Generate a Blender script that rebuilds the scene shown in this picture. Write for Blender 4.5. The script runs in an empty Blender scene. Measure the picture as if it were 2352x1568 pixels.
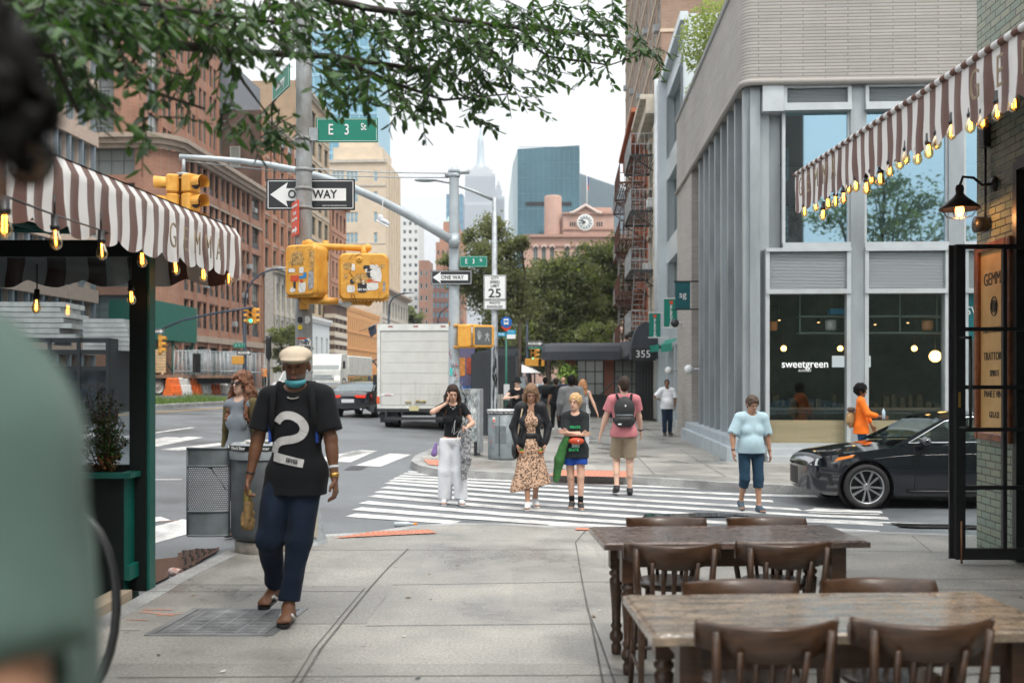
import bpy,math,random
import numpy as np
from math import sin,cos,pi,radians,sqrt,atan2,hypot
from mathutils import Vector,Matrix,Euler
random.seed(11)
R=random.Random(5)
sc=bpy.context.scene
# ---------------------------------------------------------------- camera
FPX,CX,HY=2352*35/36,1176.0,872.0      # focal length, centre and horizon in photo pixels (2352 wide)
EYE=1.65
cam=bpy.data.cameras.new('camera');cam.lens=35;cam.sensor_width=36
cam.shift_y=(HY-784)/2352;cam.clip_end=9000;cam.clip_start=.05
cam.dof.use_dof=True;cam.dof.focus_distance=10.5;cam.dof.aperture_fstop=2.1
co=bpy.data.objects.new('camera',cam);sc.collection.objects.link(co)
co.location=(0,0,EYE);co.rotation_euler=(pi/2,0,0);sc.camera=co
# ---------------------------------------------------------------- light
SUN_EL,SUN_AZ=radians(58),radians(205)   # high, behind the camera to the right, through cloud
w=bpy.data.worlds.new('World');sc.world=w;w.use_nodes=True
nt=w.node_tree;nt.nodes.clear()
N=nt.nodes.new;L=nt.links.new
out=N('ShaderNodeOutputWorld');bg=N('ShaderNodeBackground');bg.inputs[1].default_value=.1
sky=N('ShaderNodeTexSky');sky.sky_type='NISHITA';sky.sun_disc=False
sky.sun_elevation=SUN_EL;sky.sun_rotation=SUN_AZ;sky.air_density=1.0;sky.dust_density=3
tc=N('ShaderNodeTexCoord');mp=N('ShaderNodeMapping');mp.inputs['Scale'].default_value=(1,1,3.2)
ns=N('ShaderNodeTexNoise');ns.inputs['Scale'].default_value=2.6;ns.inputs['Detail'].default_value=6;ns.inputs['Roughness'].default_value=.55
cr=N('ShaderNodeValToRGB');e=cr.color_ramp.elements
e[0].position=.32;e[0].color=(.80,.835,.86,1);e[1].position=.62;e[1].color=(1.0,.985,.955,1)
L(tc.outputs['Generated'],mp.inputs[0]);L(mp.outputs[0],ns.inputs['Vector']);L(ns.outputs['Fac'],cr.inputs[0])
sx=N('ShaderNodeSeparateXYZ');L(tc.outputs['Generated'],sx.inputs[0])
mr=N('ShaderNodeMapRange');mr.inputs['From Min'].default_value=.0;mr.inputs['From Max'].default_value=1
mr.inputs['To Min'].default_value=6.1;mr.inputs['To Max'].default_value=19.5;L(sx.outputs[2],mr.inputs[0])
ml=N('ShaderNodeVectorMath');ml.operation='SCALE';L(cr.outputs[0],ml.inputs[0]);L(mr.outputs[0],ml.inputs['Scale'])
mx=N('ShaderNodeMix');mx.data_type='RGBA';mx.inputs[0].default_value=.88
L(sky.outputs[0],mx.inputs[6]);L(ml.outputs[0],mx.inputs[7]);L(mx.outputs[2],bg.inputs[0]);L(bg.outputs[0],out.inputs[0])
sl=bpy.data.lights.new('sun','SUN');sl.energy=1.6;sl.angle=radians(14);sl.color=(1,.94,.86)
so=bpy.data.objects.new('sun',sl);sc.collection.objects.link(so)
so.rotation_euler=(pi/2-SUN_EL,0,pi-SUN_AZ+pi);so.location=(10,-10,40)
so.rotation_euler=Vector((-cos(SUN_EL)*.55,cos(SUN_EL)*.83,-sin(SUN_EL))).to_track_quat('-Z','Y').to_euler()
sc.view_settings.view_transform='Standard';sc.view_settings.look='None';sc.view_settings.exposure=0.70;sc.view_settings.gamma=1
sc.render.engine='CYCLES';cy=sc.cycles
cy.max_bounces=7;cy.diffuse_bounces=3;cy.glossy_bounces=3;cy.transmission_bounces=5;cy.transparent_max_bounces=14
cy.caustics_reflective=False;cy.caustics_refractive=False;cy.use_denoising=True;cy.sample_clamp_indirect=6;cy.volume_bounces=0
# ---------------------------------------------------------------- helpers
def tag(o,label=None,cat=None,group=None,kind=None):
    if label: o['label']=label
    if cat: o['category']=cat
    if group: o['group']=group
    if kind: o['kind']=kind
    return o
def link(o,parent=None):
    sc.collection.objects.link(o)
    if parent is not None: o.parent=parent
    return o
def thing(name,label,cat,loc=(0,0,0),rz=0,group=None):
    o=bpy.data.objects.new(name,None);o.empty_display_size=.2
    o.location=loc;o.rotation_euler=(0,0,rz);link(o)
    return tag(o,label,cat,group)
def dup(root,loc=None,rz=None,label=None,group=None):
    r=root.copy();link(r)
    if loc is not None: r.location=loc
    if rz is not None: r.rotation_euler=(0,0,rz)
    if label: r['label']=label
    if group: r['group']=group
    def rec(src,dst):
        for ch in list(src.children):
            c=ch.copy();link(c);c.parent=dst;rec(ch,c)
    rec(root,r)
    return r
def U(px,d): return (px-CX)/FPX*d
def PZ(py,d): return EYE-(py-HY)/FPX*d
def P(px,py,d): return Vector((U(px,d),d,PZ(py,d)))
def sstep(t): t=min(1,max(0,t));return t*t*(3-2*t)
def gh(x,y):      # the ground climbs gently to the far left of the avenue
    k=-.042*x if x < 0 else -.03*x
    return min(.85,max(-.13,k))*sstep((y-7)/9)
def G(px,py,off=0.0):   # the point of the ground seen at a pixel of the photograph
    d=max(1.0,(EYE-off)*FPX/max(1,(py-HY)))
    for _ in range(25): d=.6*d+.4*((EYE-off-gh(U(px,d),d))*FPX/max(1,(py-HY)))
    return Vector((U(px,d),d,off+gh(U(px,d),d)))
SA=.054
AL,AR=radians(90-3.09),radians(-90-3.09)   # along the avenue: facades facing right / left
EA=radians(-3.09)
class MB:
    def __init__(s): s.v=[];s.f=[];s.m=[];s.sm=[]
    def add(s,vs,fs,mi=0,smooth=False):
        n=len(s.v);s.v += [tuple(v) for v in vs]
        for f in fs: s.f.append(tuple(i+n for i in f));s.m.append(mi);s.sm.append(smooth)
        return s
    def box(s,a,b,mi=0,M=None):
        x0,y0,z0=a;x1,y1,z1=b
        vs=[(x0,y0,z0),(x1,y0,z0),(x1,y1,z0),(x0,y1,z0),(x0,y0,z1),(x1,y0,z1),(x1,y1,z1),(x0,y1,z1)]
        if M is not None: vs=[M @ Vector(v) for v in vs]
        return s.add(vs,[(0,3,2,1),(4,5,6,7),(0,1,5,4),(1,2,6,5),(2,3,7,6),(3,0,4,7)],mi)
    def bbox(s,a,b,r=.02,mi=0,M=None):   # box with chamfered edges
        x0,y0,z0=a;x1,y1,z1=b
        pts=[];fs=[]
        prof=[(x0+r,y0),(x1-r,y0),(x1,y0+r),(x1,y1-r),(x1-r,y1),(x0+r,y1),(x0,y1-r),(x0,y0+r)]
        cx,cy_=(x0+x1)/2,(y0+y1)/2
        def ring(z,ins):
            return [(cx+(p[0]-cx)*(1-ins/max(1e-6,abs(x1-x0)/2)),cy_+(p[1]-cy_)*(1-ins/max(1e-6,abs(y1-y0)/2)),z) for p in prof]
        for z,i in ((z0,r),(z0+r,0),(z1-r,0),(z1,r)): pts += ring(z,i)
        for k in range(3):
            for i in range(8): j=(i+1) % 8;fs.append((k*8+i,k*8+j,k*8+8+j,k*8+8+i))
        fs.append(tuple(range(7,-1,-1)));fs.append(tuple(range(24,32)))
        if M is not None: pts=[M @ Vector(v) for v in pts]
        return s.add(pts,fs,mi)
    def tube(s,a,b,r0,r1=None,n=10,mi=0,cap=True):
        a=Vector(a);b=Vector(b);r1=r0 if r1 is None else r1
        return s.path([a,b],[r0,r1],n,mi,cap)
    def path(s,pts,rs,n=8,mi=0,cap=True):
        pts=[Vector(p) for p in pts]
        if not hasattr(rs,'__len__'): rs=[rs]*len(pts)
        vs=[];up=None
        for i,p in enumerate(pts):
            t=(pts[min(i+1,len(pts)-1)]-pts[max(i-1,0)])
            t=t.normalized() if t.length > 1e-9 else Vector((0,0,1))
            if up is None: up=Vector((0,0,1)) if abs(t.z) < .9 else Vector((1,0,0))
            x=t.cross(up)
            if x.length < 1e-4: x=t.cross(Vector((.3,1,.2)))
            x.normalize();y=x.cross(t);up=y
            for k in range(n):
                q=2*pi*k/n;vs.append(p+(x*cos(q)+y*sin(q))*rs[i])
        fs=[(i*n+k,i*n+(k+1) % n,(i+1)*n+(k+1) % n,(i+1)*n+k) for i in range(len(pts)-1) for k in range(n)]
        if cap: fs += [tuple(range(n-1,-1,-1)),tuple((len(pts)-1)*n+k for k in range(n))]
        return s.add(vs,fs,mi,True)
    def lathe(s,prof,n=20,mi=0,M=None,a0=0,a1=2*pi,smooth=True):
        full=abs(a1-a0-2*pi) < 1e-6;m=n if full else n+1;vs=[]
        for r,z in prof:
            for k in range(m): q=a0+(a1-a0)*k/n;vs.append((r*cos(q),r*sin(q),z))
        fs=[(i*m+k,i*m+(k+1) % m,(i+1)*m+(k+1) % m,(i+1)*m+k) for i in range(len(prof)-1) for k in range(n)]
        if M is not None: vs=[M @ Vector(v) for v in vs]
        return s.add(vs,fs,mi,smooth)
    def disc(s,c,r,nrm=(0,0,1),n=20,mi=0,t=0):
        q=Vector(nrm).to_track_quat('Z','Y');c=Vector(c)
        if t: return s.lathe([(0.0001,0),(r,0),(r,t),(0.0001,t)],n,mi,Matrix.Translation(c) @ q.to_matrix().to_4x4(),smooth=False)
        vs=[c+q @ Vector((r*cos(2*pi*k/n),r*sin(2*pi*k/n),0)) for k in range(n)]
        return s.add(vs,[tuple(range(n))],mi)
    def prism(s,poly,z0,z1,mi=0,M=None):   # poly in xy
        n=len(poly);vs=[(x,y,z0) for x,y in poly]+[(x,y,z1) for x,y in poly]
        if M is not None: vs=[M @ Vector(v) for v in vs]
        return s.add(vs,[tuple(range(n-1,-1,-1)),tuple(range(n,2*n))]+[(i,(i+1) % n,n+(i+1) % n,n+i) for i in range(n)],mi)
    def ball(s,c,r,n=10,mi=0,M=None):
        rx,ry,rz=r if hasattr(r,'__len__') else (r,r,r);prof=[]
        vs=[];m=n
        for i in range(m+1):
            t=-pi/2+pi*i/m
            for k in range(n*2): q=pi*k/n;vs.append(Vector((c[0]+rx*cos(t)*cos(q),c[1]+ry*cos(t)*sin(q),c[2]+rz*sin(t))))
        fs=[(i*2*n+k,i*2*n+(k+1) % (2*n),(i+1)*2*n+(k+1) % (2*n),(i+1)*2*n+k) for i in range(m) for k in range(2*n)]
        if M is not None: vs=[M @ v for v in vs]
        return s.add(vs,fs,mi,True)
    def quad(s,a,b,c,d,mi=0): return s.add([a,b,c,d],[(0,1,2,3)],mi)
    def build(s,name,mats,parent=None,loc=None,rz=None):
        me=bpy.data.meshes.new(name);me.from_pydata(s.v,[],s.f)
        for m in (mats if isinstance(mats,(list,tuple)) else [mats]): me.materials.append(m)
        if len(me.polygons) == len(s.m):
            me.polygons.foreach_set('material_index',s.m);me.polygons.foreach_set('use_smooth',s.sm)
        me.update();o=bpy.data.objects.new(name,me);link(o,parent)
        if loc is not None: o.location=loc
        if rz is not None: o.rotation_euler=(0,0,rz)
        return o
def RZ(a): return Matrix.Rotation(a,4,'Z')
def TR(x,y,z): return Matrix.Translation((x,y,z))
def text(s,size,mat,parent,M,name='lettering',depth=.002,sx=1.0,bold=0.0,align='CENTER',spacing=1.0):
    """lettering as a mesh; M places it, text reads in local XZ facing -Y"""
    c=bpy.data.curves.new(name,'FONT');c.body=s;c.size=size;c.extrude=depth;c.offset=bold*size
    c.align_x=align;c.align_y='CENTER';c.space_character=spacing;c.resolution_u=3
    t=bpy.data.objects.new('tmp',c);sc.collection.objects.link(t)
    me=bpy.data.meshes.new_from_object(t);bpy.data.objects.remove(t);bpy.data.curves.remove(c)
    me.transform(M @ Matrix.Rotation(pi/2,4,'X') @ Matrix.Diagonal((sx,1,1,1)))
    me.materials.clear();me.materials.append(mat);me.name=name
    o=bpy.data.objects.new(name,me);return link(o,parent)
# ---------------------------------------------------------------- materials
def nm(name):
    m=bpy.data.materials.new(name);m.use_nodes=True;t=m.node_tree
    return m,t,t.nodes['Principled BSDF']
def mat(name,col,rough=.6,metal=0.0,var=0.0,vs=3.0,bump=0.0,bs=30.0,rvar=0.0,emit=None,es=1.0,spec=.5,coat=0,col2=None,stretch=None,sheen=0):
    m,t,b=nm(name);col=tuple(col)+(1,) if len(col) == 3 else col
    b.inputs['Base Color'].default_value=col;b.inputs['Roughness'].default_value=rough;b.inputs['Metallic'].default_value=metal
    b.inputs['Specular IOR Level'].default_value=spec;b.inputs['Coat Weight'].default_value=coat;b.inputs['Coat Roughness'].default_value=.05
    b.inputs['Sheen Weight'].default_value=sheen
    if emit: b.inputs['Emission Color'].default_value=tuple(emit)+(1,);b.inputs['Emission Strength'].default_value=es
    if var or bump or rvar or col2:
        tc=t.nodes.new('ShaderNodeTexCoord');src=tc.outputs['Object']
        if stretch:
            mp=t.nodes.new('ShaderNodeMapping');mp.inputs['Scale'].default_value=stretch;t.links.new(src,mp.inputs[0]);src=mp.outputs[0]
        n1=t.nodes.new('ShaderNodeTexNoise');n1.inputs['Scale'].default_value=vs;n1.inputs['Detail'].default_value=6;n1.inputs['Roughness'].default_value=.6
        t.links.new(src,n1.inputs['Vector'])
        if var or col2:
            r=t.nodes.new('ShaderNodeValToRGB');e=r.color_ramp.elements;e[0].position=.33;e[1].position=.67
            if col2: e[0].color=tuple(col2)+(1,);e[1].color=col
            else:
                e[0].color=tuple(max(0,c*(1-var)) for c in col[:3])+(1,);e[1].color=tuple(min(1,c*(1+var)) for c in col[:3])+(1,)
            t.links.new(n1.outputs['Fac'],r.inputs[0]);t.links.new(r.outputs[0],b.inputs['Base Color'])
        if rvar:
            q=t.nodes.new('ShaderNodeMapRange');q.inputs[1].default_value=.35;q.inputs[2].default_value=.65
            q.inputs[3].default_value=max(.02,rough-rvar);q.inputs[4].default_value=min(1,rough+rvar)
            t.links.new(n1.outputs['Fac'],q.inputs[0]);t.links.new(q.outputs[0],b.inputs['Roughness'])
        if bump:
            n2=t.nodes.new('ShaderNodeTexNoise');n2.inputs['Scale'].default_value=bs;n2.inputs['Detail'].default_value=4
            t.links.new(src,n2.inputs['Vector']);bp=t.nodes.new('ShaderNodeBump');bp.inputs['Strength'].default_value=bump;bp.inputs['Distance'].default_value=.02
            t.links.new(n2.outputs['Fac'],bp.inputs['Height']);t.links.new(bp.outputs[0],b.inputs['Normal'])
    return m
def brick(name,c1,c2,mortar,bw=.22,bh=.075,ms=.012,rough=.8,bump=.4,offset=.5,var=.25,bias=0.0,rvar=0):
    m,t,b=nm(name);n=t.nodes.new;l=t.links.new
    tc=n('ShaderNodeTexCoord');sp=n('ShaderNodeSeparateXYZ');l(tc.outputs['Object'],sp.inputs[0])
    ad=n('ShaderNodeMath');ad.operation='ADD';l(sp.outputs[0],ad.inputs[0]);l(sp.outputs[1],ad.inputs[1])
    cb=n('ShaderNodeCombineXYZ');l(ad.outputs[0],cb.inputs[0]);l(sp.outputs[2],cb.inputs[1])
    bt=n('ShaderNodeTexBrick');bt.offset=offset;bt.inputs['Scale'].default_value=1;bt.inputs['Brick Width'].default_value=bw;bt.inputs['Row Height'].default_value=bh
    bt.inputs['Mortar Size'].default_value=ms;bt.inputs['Mortar Smooth'].default_value=.3;bt.inputs['Bias'].default_value=bias
    bt.inputs['Color1'].default_value=tuple(c1)+(1,);bt.inputs['Color2'].default_value=tuple(c2)+(1,);bt.inputs['Mortar'].default_value=tuple(mortar)+(1,)
    l(cb.outputs[0],bt.inputs['Vector'])
    ns=n('ShaderNodeTexNoise');ns.inputs['Scale'].default_value=.35;ns.inputs['Detail'].default_value=8;ns.inputs['Roughness'].default_value=.7;l(tc.outputs['Object'],ns.inputs['Vector'])
    mr=n('ShaderNodeMapRange');mr.inputs[1].default_value=.3;mr.inputs[2].default_value=.7;mr.inputs[3].default_value=1-var;mr.inputs[4].default_value=1+var*.6;l(ns.outputs['Fac'],mr.inputs[0])
    vm=n('ShaderNodeVectorMath');vm.operation='SCALE';l(bt.outputs['Color'],vm.inputs[0]);l(mr.outputs[0],vm.inputs['Scale']);l(vm.outputs[0],b.inputs['Base Color'])
    bp=n('ShaderNodeBump');bp.invert=True;bp.inputs['Strength'].default_value=bump;bp.inputs['Distance'].default_value=.01;l(bt.outputs['Fac'],bp.inputs['Height']);l(bp.outputs[0],b.inputs['Normal'])
    b.inputs['Roughness'].default_value=rough
    return m
def glass(name,tint=(.7,.8,.82),refl=(1,1,1),fmin=.12,rough=.02):
    """thin window pane: part reflection, part see-through"""
    m,t,b=nm(name);t.nodes.remove(b);n=t.nodes.new;l=t.links.new
    o=t.nodes['Material Output'];tr=n('ShaderNodeBsdfTransparent');tr.inputs[0].default_value=tuple(tint)+(1,)
    g=n('ShaderNodeBsdfGlossy');g.inputs['Color'].default_value=tuple(refl)+(1,);g.inputs['Roughness'].default_value=rough
    lw=n('ShaderNodeLayerWeight');lw.inputs[0].default_value=.35
    mr=n('ShaderNodeMapRange');mr.inputs[3].default_value=fmin;mr.inputs[4].default_value=max(.5,fmin+.3);l(lw.outputs['Fresnel'],mr.inputs[0])
    mx=n('ShaderNodeMixShader');l(mr.outputs[0],mx.inputs[0]);l(tr.outputs[0],mx.inputs[1]);l(g.outputs[0],mx.inputs[2]);l(mx.outputs[0],o.inputs[0])
    return m
WHITE=mat('white_paint',(.72,.74,.74),.45,var=.06)
BLACK=mat('black_metal',(.012,.013,.014),.38,spec=.5,var=.2)
DARKSTEEL=mat('dark_steel',(.02,.022,.025),.5,var=.3,bump=.1)
GALV=mat('galvanised_steel',(.36,.39,.41),.5,.35,var=.22,vs=9,bump=.12,bs=60)
GREYPAINT=mat('grey_painted_steel',(.3,.34,.37),.5,.1,var=.18,vs=5,bump=.06)
YEL=mat('signal_yellow',(.74,.40,.07),.5,var=.2,vs=9,bump=.12,col2=(.62,.27,.03))
SIGNGREEN=mat('sign_green',(.0,.20,.135),.4,var=.06)
SIGNWHITE=mat('sign_white',(.78,.8,.8),.4,var=.04)
SIGNBLACK=mat('sign_black',(.015,.018,.022),.4)
INK=mat('black_lettering',(.012,.012,.014),.5)
RED=mat('sign_red',(.66,.06,.02),.45,var=.1)
def varpane(name,a,c,r):   # blinds and curtains differ from window to window
    m=mat(name,a,r,spec=.9);t=m.node_tree;b=t.nodes['Principled BSDF'];oi=t.nodes.new('ShaderNodeObjectInfo');cr=t.nodes.new('ShaderNodeValToRGB');e=cr.color_ramp.elements
    e[0].position=.45;e[0].color=tuple(a)+(1,);e[1].position=1.0;e[1].color=tuple(c)+(1,);q=e.new(.8);q.color=tuple((x+y)/2*.8 for x,y in zip(a,c))+(1,);t.links.new(oi.outputs['Random'],cr.inputs[0]);t.links.new(cr.outputs[0],b.inputs['Base Color']);return m
PANE=varpane('window_glass',(.035,.055,.062),(.30,.33,.31),.06)
PANEL=varpane('pale_window_glass',(.12,.17,.18),(.42,.46,.44),.08)
CLEAR=glass('clear_glass',(.86,.9,.89),fmin=.06)
# ---------------------------------------------------------------- the ground
def wetmat(name,c,c2,r0,r1,bump,bs,scale=.5,spots=None):
    m,t,b=nm(name);n=t.nodes.new;l=t.links.new
    tc=n('ShaderNodeTexCoord');a=n('ShaderNodeTexNoise');a.inputs['Scale'].default_value=scale;a.inputs['Detail'].default_value=9;a.inputs['Roughness'].default_value=.62
    l(tc.outputs['Object'],a.inputs['Vector'])
    r=n('ShaderNodeValToRGB');e=r.color_ramp.elements;e[0].position=.36;e[0].color=tuple(c2)+(1,);e[1].position=.62;e[1].color=tuple(c)+(1,)
    l(a.outputs['Fac'],r.inputs[0])
    g=n('ShaderNodeTexNoise');g.inputs['Scale'].default_value=55;g.inputs['Detail'].default_value=5;l(tc.outputs['Object'],g.inputs['Vector'])
    gr=n('ShaderNodeMapRange');gr.inputs[1].default_value=.3;gr.inputs[2].default_value=.7;gr.inputs[3].default_value=.72;gr.inputs[4].default_value=1.28;l(g.outputs['Fac'],gr.inputs[0])
    vm=n('ShaderNodeVectorMath');vm.operation='SCALE';l(r.outputs[0],vm.inputs[0]);l(gr.outputs[0],vm.inputs['Scale']);last=vm.outputs[0]
    if spots:
        bt=n('ShaderNodeTexBrick');bt.inputs['Scale'].default_value=1;bt.inputs['Brick Width'].default_value=1.6;bt.inputs['Row Height'].default_value=1.45;bt.inputs['Mortar Size'].default_value=0;bt.inputs['Color1'].default_value=(.82,.82,.81,1);bt.inputs['Color2'].default_value=(1.08,1.07,1.05,1);l(tc.outputs['Object'],bt.inputs['Vector']);vb=n('ShaderNodeVectorMath');vb.operation='MULTIPLY';l(last,vb.inputs[0]);l(bt.outputs['Color'],vb.inputs[1]);last=vb.outputs[0]
        v=n('ShaderNodeTexVoronoi');v.inputs['Scale'].default_value=spots;l(tc.outputs['Object'],v.inputs['Vector'])
        q=n('ShaderNodeMapRange');q.inputs[1].default_value=.06;q.inputs[2].default_value=.10;q.inputs[3].default_value=.68;q.inputs[4].default_value=1;l(v.outputs['Distance'],q.inputs[0])
        v2=n('ShaderNodeVectorMath');v2.operation='SCALE';l(last,v2.inputs[0]);l(q.outputs[0],v2.inputs['Scale']);last=v2.outputs[0]
    l(last,b.inputs['Base Color'])
    q=n('ShaderNodeMapRange');q.inputs[1].default_value=.36;q.inputs[2].default_value=.6;q.inputs[3].default_value=r0;q.inputs[4].default_value=r1;l(a.outputs['Fac'],q.inputs[0]);l(q.outputs[0],b.inputs['Roughness'])
    bp=n('ShaderNodeBump');bp.inputs['Strength'].default_value=bump;bp.inputs['Distance'].default_value=.01
    f=n('ShaderNodeTexNoise');f.inputs['Scale'].default_value=bs;f.inputs['Detail'].default_value=3;l(tc.outputs['Object'],f.inputs['Vector'])
    l(f.outputs['Fac'],bp.inputs['Height']);l(bp.outputs[0],b.inputs['Normal'])
    return m
ASPH=wetmat('damp_asphalt',(.155,.168,.18),(.085,.095,.103),.3,.62,.5,120,.35)
SIDE=wetmat('damp_concrete',(.345,.335,.31),(.175,.172,.165),.17,.66,.25,90,.6,spots=3.2)
CURB=wetmat('curb_stone',(.36,.365,.36),(.2,.2,.2),.4,.7,.5,40,1.6)
PAINT=wetmat('road_paint',(.66,.66,.64),(.40,.40,.40),.4,.6,.4,100,3.2)
WATER=mat('puddle_water',(.03,.03,.03),.03,spec=.7)
def sheet(name,poly,off,m,nx=1,kind='structure'):
    """a polygon of ground points (x, y) triangulated on the ground's own height"""
    mb=MB();mb.add([(x,y,off+gh(x,y)) for x,y in poly],[tuple(range(len(poly)))])
    o=mb.build(name,m);o['kind']=kind;return o
# roadway: a grid that follows the ground
def grid_sheet(name,xs,ys,off,m,keep=None):
    mb=MB();vs=[(x,y,off+gh(x,y)) for y in ys for x in xs];n=len(xs)
    fs=[(j*n+i,j*n+i+1,(j+1)*n+i+1,(j+1)*n+i) for j in range(len(ys)-1) for i in range(n-1)]
    mb.add(vs,fs,0,True);o=mb.build(name,m);o['kind']='structure';return o
xs=[-3000,-600,-200,-90,-60,-45]+[-40+i*1.0 for i in range(0,61)]+[30,60,200,600,3000]
ys=[-400,-60,-10]+[0+i*1.0 for i in range(0,41)]+[45,50,60,75,90,120,160,240,600,3500]
grid_sheet('roadway',xs,ys,-.14,ASPH)
def curbed(name,line,fill,ch=.14,cw=.16,closed_poly=None):
    """a pavement slab with its own kerb: line = curb edge points; fill = rest of the outline"""
    def dens(pts,step=.7):
        o=[pts[0]]
        for a,b in zip(pts[:-1],pts[1:]):
            n=max(1,min(60,int(hypot(b[0]-a[0],b[1]-a[1])/step)))
            for k in range(1,n+1): o.append((a[0]+(b[0]-a[0])*k/n,a[1]+(b[1]-a[1])*k/n))
        return o
    ln=dens(line)
    cx=sum(p[0] for p in fill)/len(fill);cyy=sum(p[1] for p in fill)/len(fill)
    inn=[]
    for i,p in enumerate(ln):
        a=ln[max(0,i-1)];b=ln[min(len(ln)-1,i+1)];t=Vector((b[0]-a[0],b[1]-a[1])).normalized();nrm=Vector((-t.y,t.x))
        if nrm.dot(Vector((cx-p[0],cyy-p[1]))) < 0 and not SIDEFLIP.get(name): nrm=-nrm
        inn.append((p[0]+nrm.x*cw,p[1]+nrm.y*cw))
    mb=MB();n=len(ln)
    for i in range(n-1):
        a,b,c,d=ln[i],ln[i+1],inn[i+1],inn[i];z=lambda p,o: (p[0],p[1],o+gh(*p))
        mb.quad(z(a,-.16),z(b,-.16),z(b,.0),z(a,.0));mb.quad(z(a,0),z(b,0),z(c,0),z(d,0))
    o=mb.build(name+'_kerb',CURB);o['kind']='structure'
    import mathutils
    poly=inn+fill
    import mathutils.geometry as geo
    # interior points give the slab the ground's own height
    xs_=[p[0] for p in poly];ys_=[p[1] for p in poly]
    pts=[Vector(p) for p in poly];edges=[(i,(i+1) % len(poly)) for i in range(len(poly))]
    def inside(x,y):
        c=False;j=len(poly)-1
        for i in range(len(poly)):
            if (poly[i][1] > y) != (poly[j][1] > y) and x < (poly[j][0]-poly[i][0])*(y-poly[i][1])/(poly[j][1]-poly[i][1])+poly[i][0]: c=not c
            j=i
        return c
    y=min(ys_)
    while y < min(max(ys_),110):
        x=max(min(xs_),-60)
        while x < min(max(xs_),40):
            if inside(x,y) and inside(x+.25,y) and inside(x-.25,y) and inside(x,y+.25) and inside(x,y-.25): pts.append(Vector((x,y)))
            x += 1.5
        y += 1.5 if y < 30 else 5
    V,E_,F,*_=geo.delaunay_2d_cdt(pts,edges,[],1,1e-5)
    mb=MB();mb.add([(v.x,v.y,-.001+gh(v.x,v.y)) for v in V],[tuple(f) for f in F],0,True)
    o=mb.build(name,SIDE);o['kind']='structure';return o
SIDEFLIP={}
g2=lambda px,py,o=0: tuple(G(px,py,o).xy)
near_line=[(-3.6,-12),(-3.05,.5)]+[g2(*p) for p in ((270,1395),(400,1322),(535,1258),(640,1236),(750,1226),(847,1221),(905,1212),(955,1205),(1049,1200),(1160,1201),(1266,1206),(1500,1212),(2065,1221),(2350,1232))]+[(14,10.2),(40,8.8)]
curbed('near_sidewalk',near_line,[(40,-12)])
far_line=[(.5+.054*240,240),(-3.0+.054*60,60)]+[g2(*p) for p in ((1040,1010),(985,1032),(952,1046),(944,1058),(965,1069),(1006,1077),(1129,1083),(1297,1089),(1465,1095),(1660,1107),(1787,1113),(2350,1137))]+[(14,15.4),(40,13)]
curbed('far_sidewalk',far_line,[(40,240)])
# left pavement across the avenue
XL=-26.0
curbed('west_sidewalk',[(XL+.054*20,20),(XL+.054*60,60),(XL+.054*140,140),(XL+.054*240,240)],[(XL-30,240),(XL-30,20)])
# median with a planted strip
m0=[tuple(G(*p).xy) for p in ((150,938),(340,930),(800,905))]
med=[G(120,945).xy,G(330,934).xy,G(560,921).xy,G(700,912).xy]
mb=MB();a,b=G(100,944),G(640,917)
dirv=(b-a).normalized();nrm=Vector((-dirv.y,dirv.x,0));nrm=nrm if nrm.y > 0 else -nrm
pl=[a,b,b+nrm*1.9,a+nrm*1.9]
mb.prism([(p.x,p.y) for p in pl],0,1);mb.v=[(x,y,(gh(x,y)-.16 if z == 0 else gh(x,y)+.02)) for x,y,z in mb.v]
o=mb.build('median_island',CURB);o['kind']='structure'
MEDA,MEDB,MEDN=a,b,nrm
# ---- painted markings
marks=MB()
def stripe(a,b,wd,off=-.135,mbx=None):
    """painted bar between two ground points"""
    t=Vector((b[0]-a[0],b[1]-a[1]));ln=t.length;t.normalize();nn=Vector((-t.y,t.x))*wd/2
    k=max(1,int(ln/1.0));M=mbx or marks;vs=[]
    for i in range(k+1):
        p=Vector((a[0],a[1]))+t*ln*i/k
        for s in (-1,1): q=p+nn*s;vs.append((q.x,q.y,off+gh(q.x,q.y)))
    M.add(vs,[(2*i,2*i+1,2*i+3,2*i+2) for i in range(k)])
def pxs(x0,y0,x1,y1,wd,o=-.136): stripe(G(x0,y0,-.136),G(x1,y1,-.136),wd)
# crosswalk over the side street, source crop measured bars
def c1(x,y): return ((840+x*.29762)*.9408,(1080+y*.29762)*.9408)
bars=[((525,238),(2352,292)),((490,252),(2352,322)),((455,270),(2352,352)),((420,288),(2352,384)),((385,307),(2352,420)),((357,329),(2352,465)),((327,365),(2352,508)),((280,399),(2352,553)),((232,434),(2352,605)),((160,487),(2352,655)),((100,540),(2200,690))]
ext=[(1120,1.0),(1150,1.0),(1185,1.0),(1560,0),(1660,0),(1720,0),(1790,0),(1840,0),(1880,0),(1900,0),(1700,0)]
zs_=[(1800,1140),(1775,1135),(1840,1150),(1545,1166),(1815,1163),(1812,1182)]
for i,(a,b) in enumerate(bars):
    (xa,ya),(xb,yb)=c1(*a),c1(*b)
    A,B=G(xa,ya,-.136),G(xb,yb,-.136)
    xe=[1.35,1.6,1.9,1.75,1.55,1.9,1.9,1.85,1.8,1.72,1.15][i]
    B=A+(B-A)*xe
    stripe(A,B,.30 if i > 2 else .26)
(xa,ya),(xb,yb)=c1(50,592),c1(930,655);stripe(G(xa,ya,-.136),G(xb,yb,-.136),.3)
(xa,ya),(xb,yb)=c1(1680,672),c1(2352,697);stripe(G(xa,ya,-.136),G(xb,yb,-.136),.16)
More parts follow.
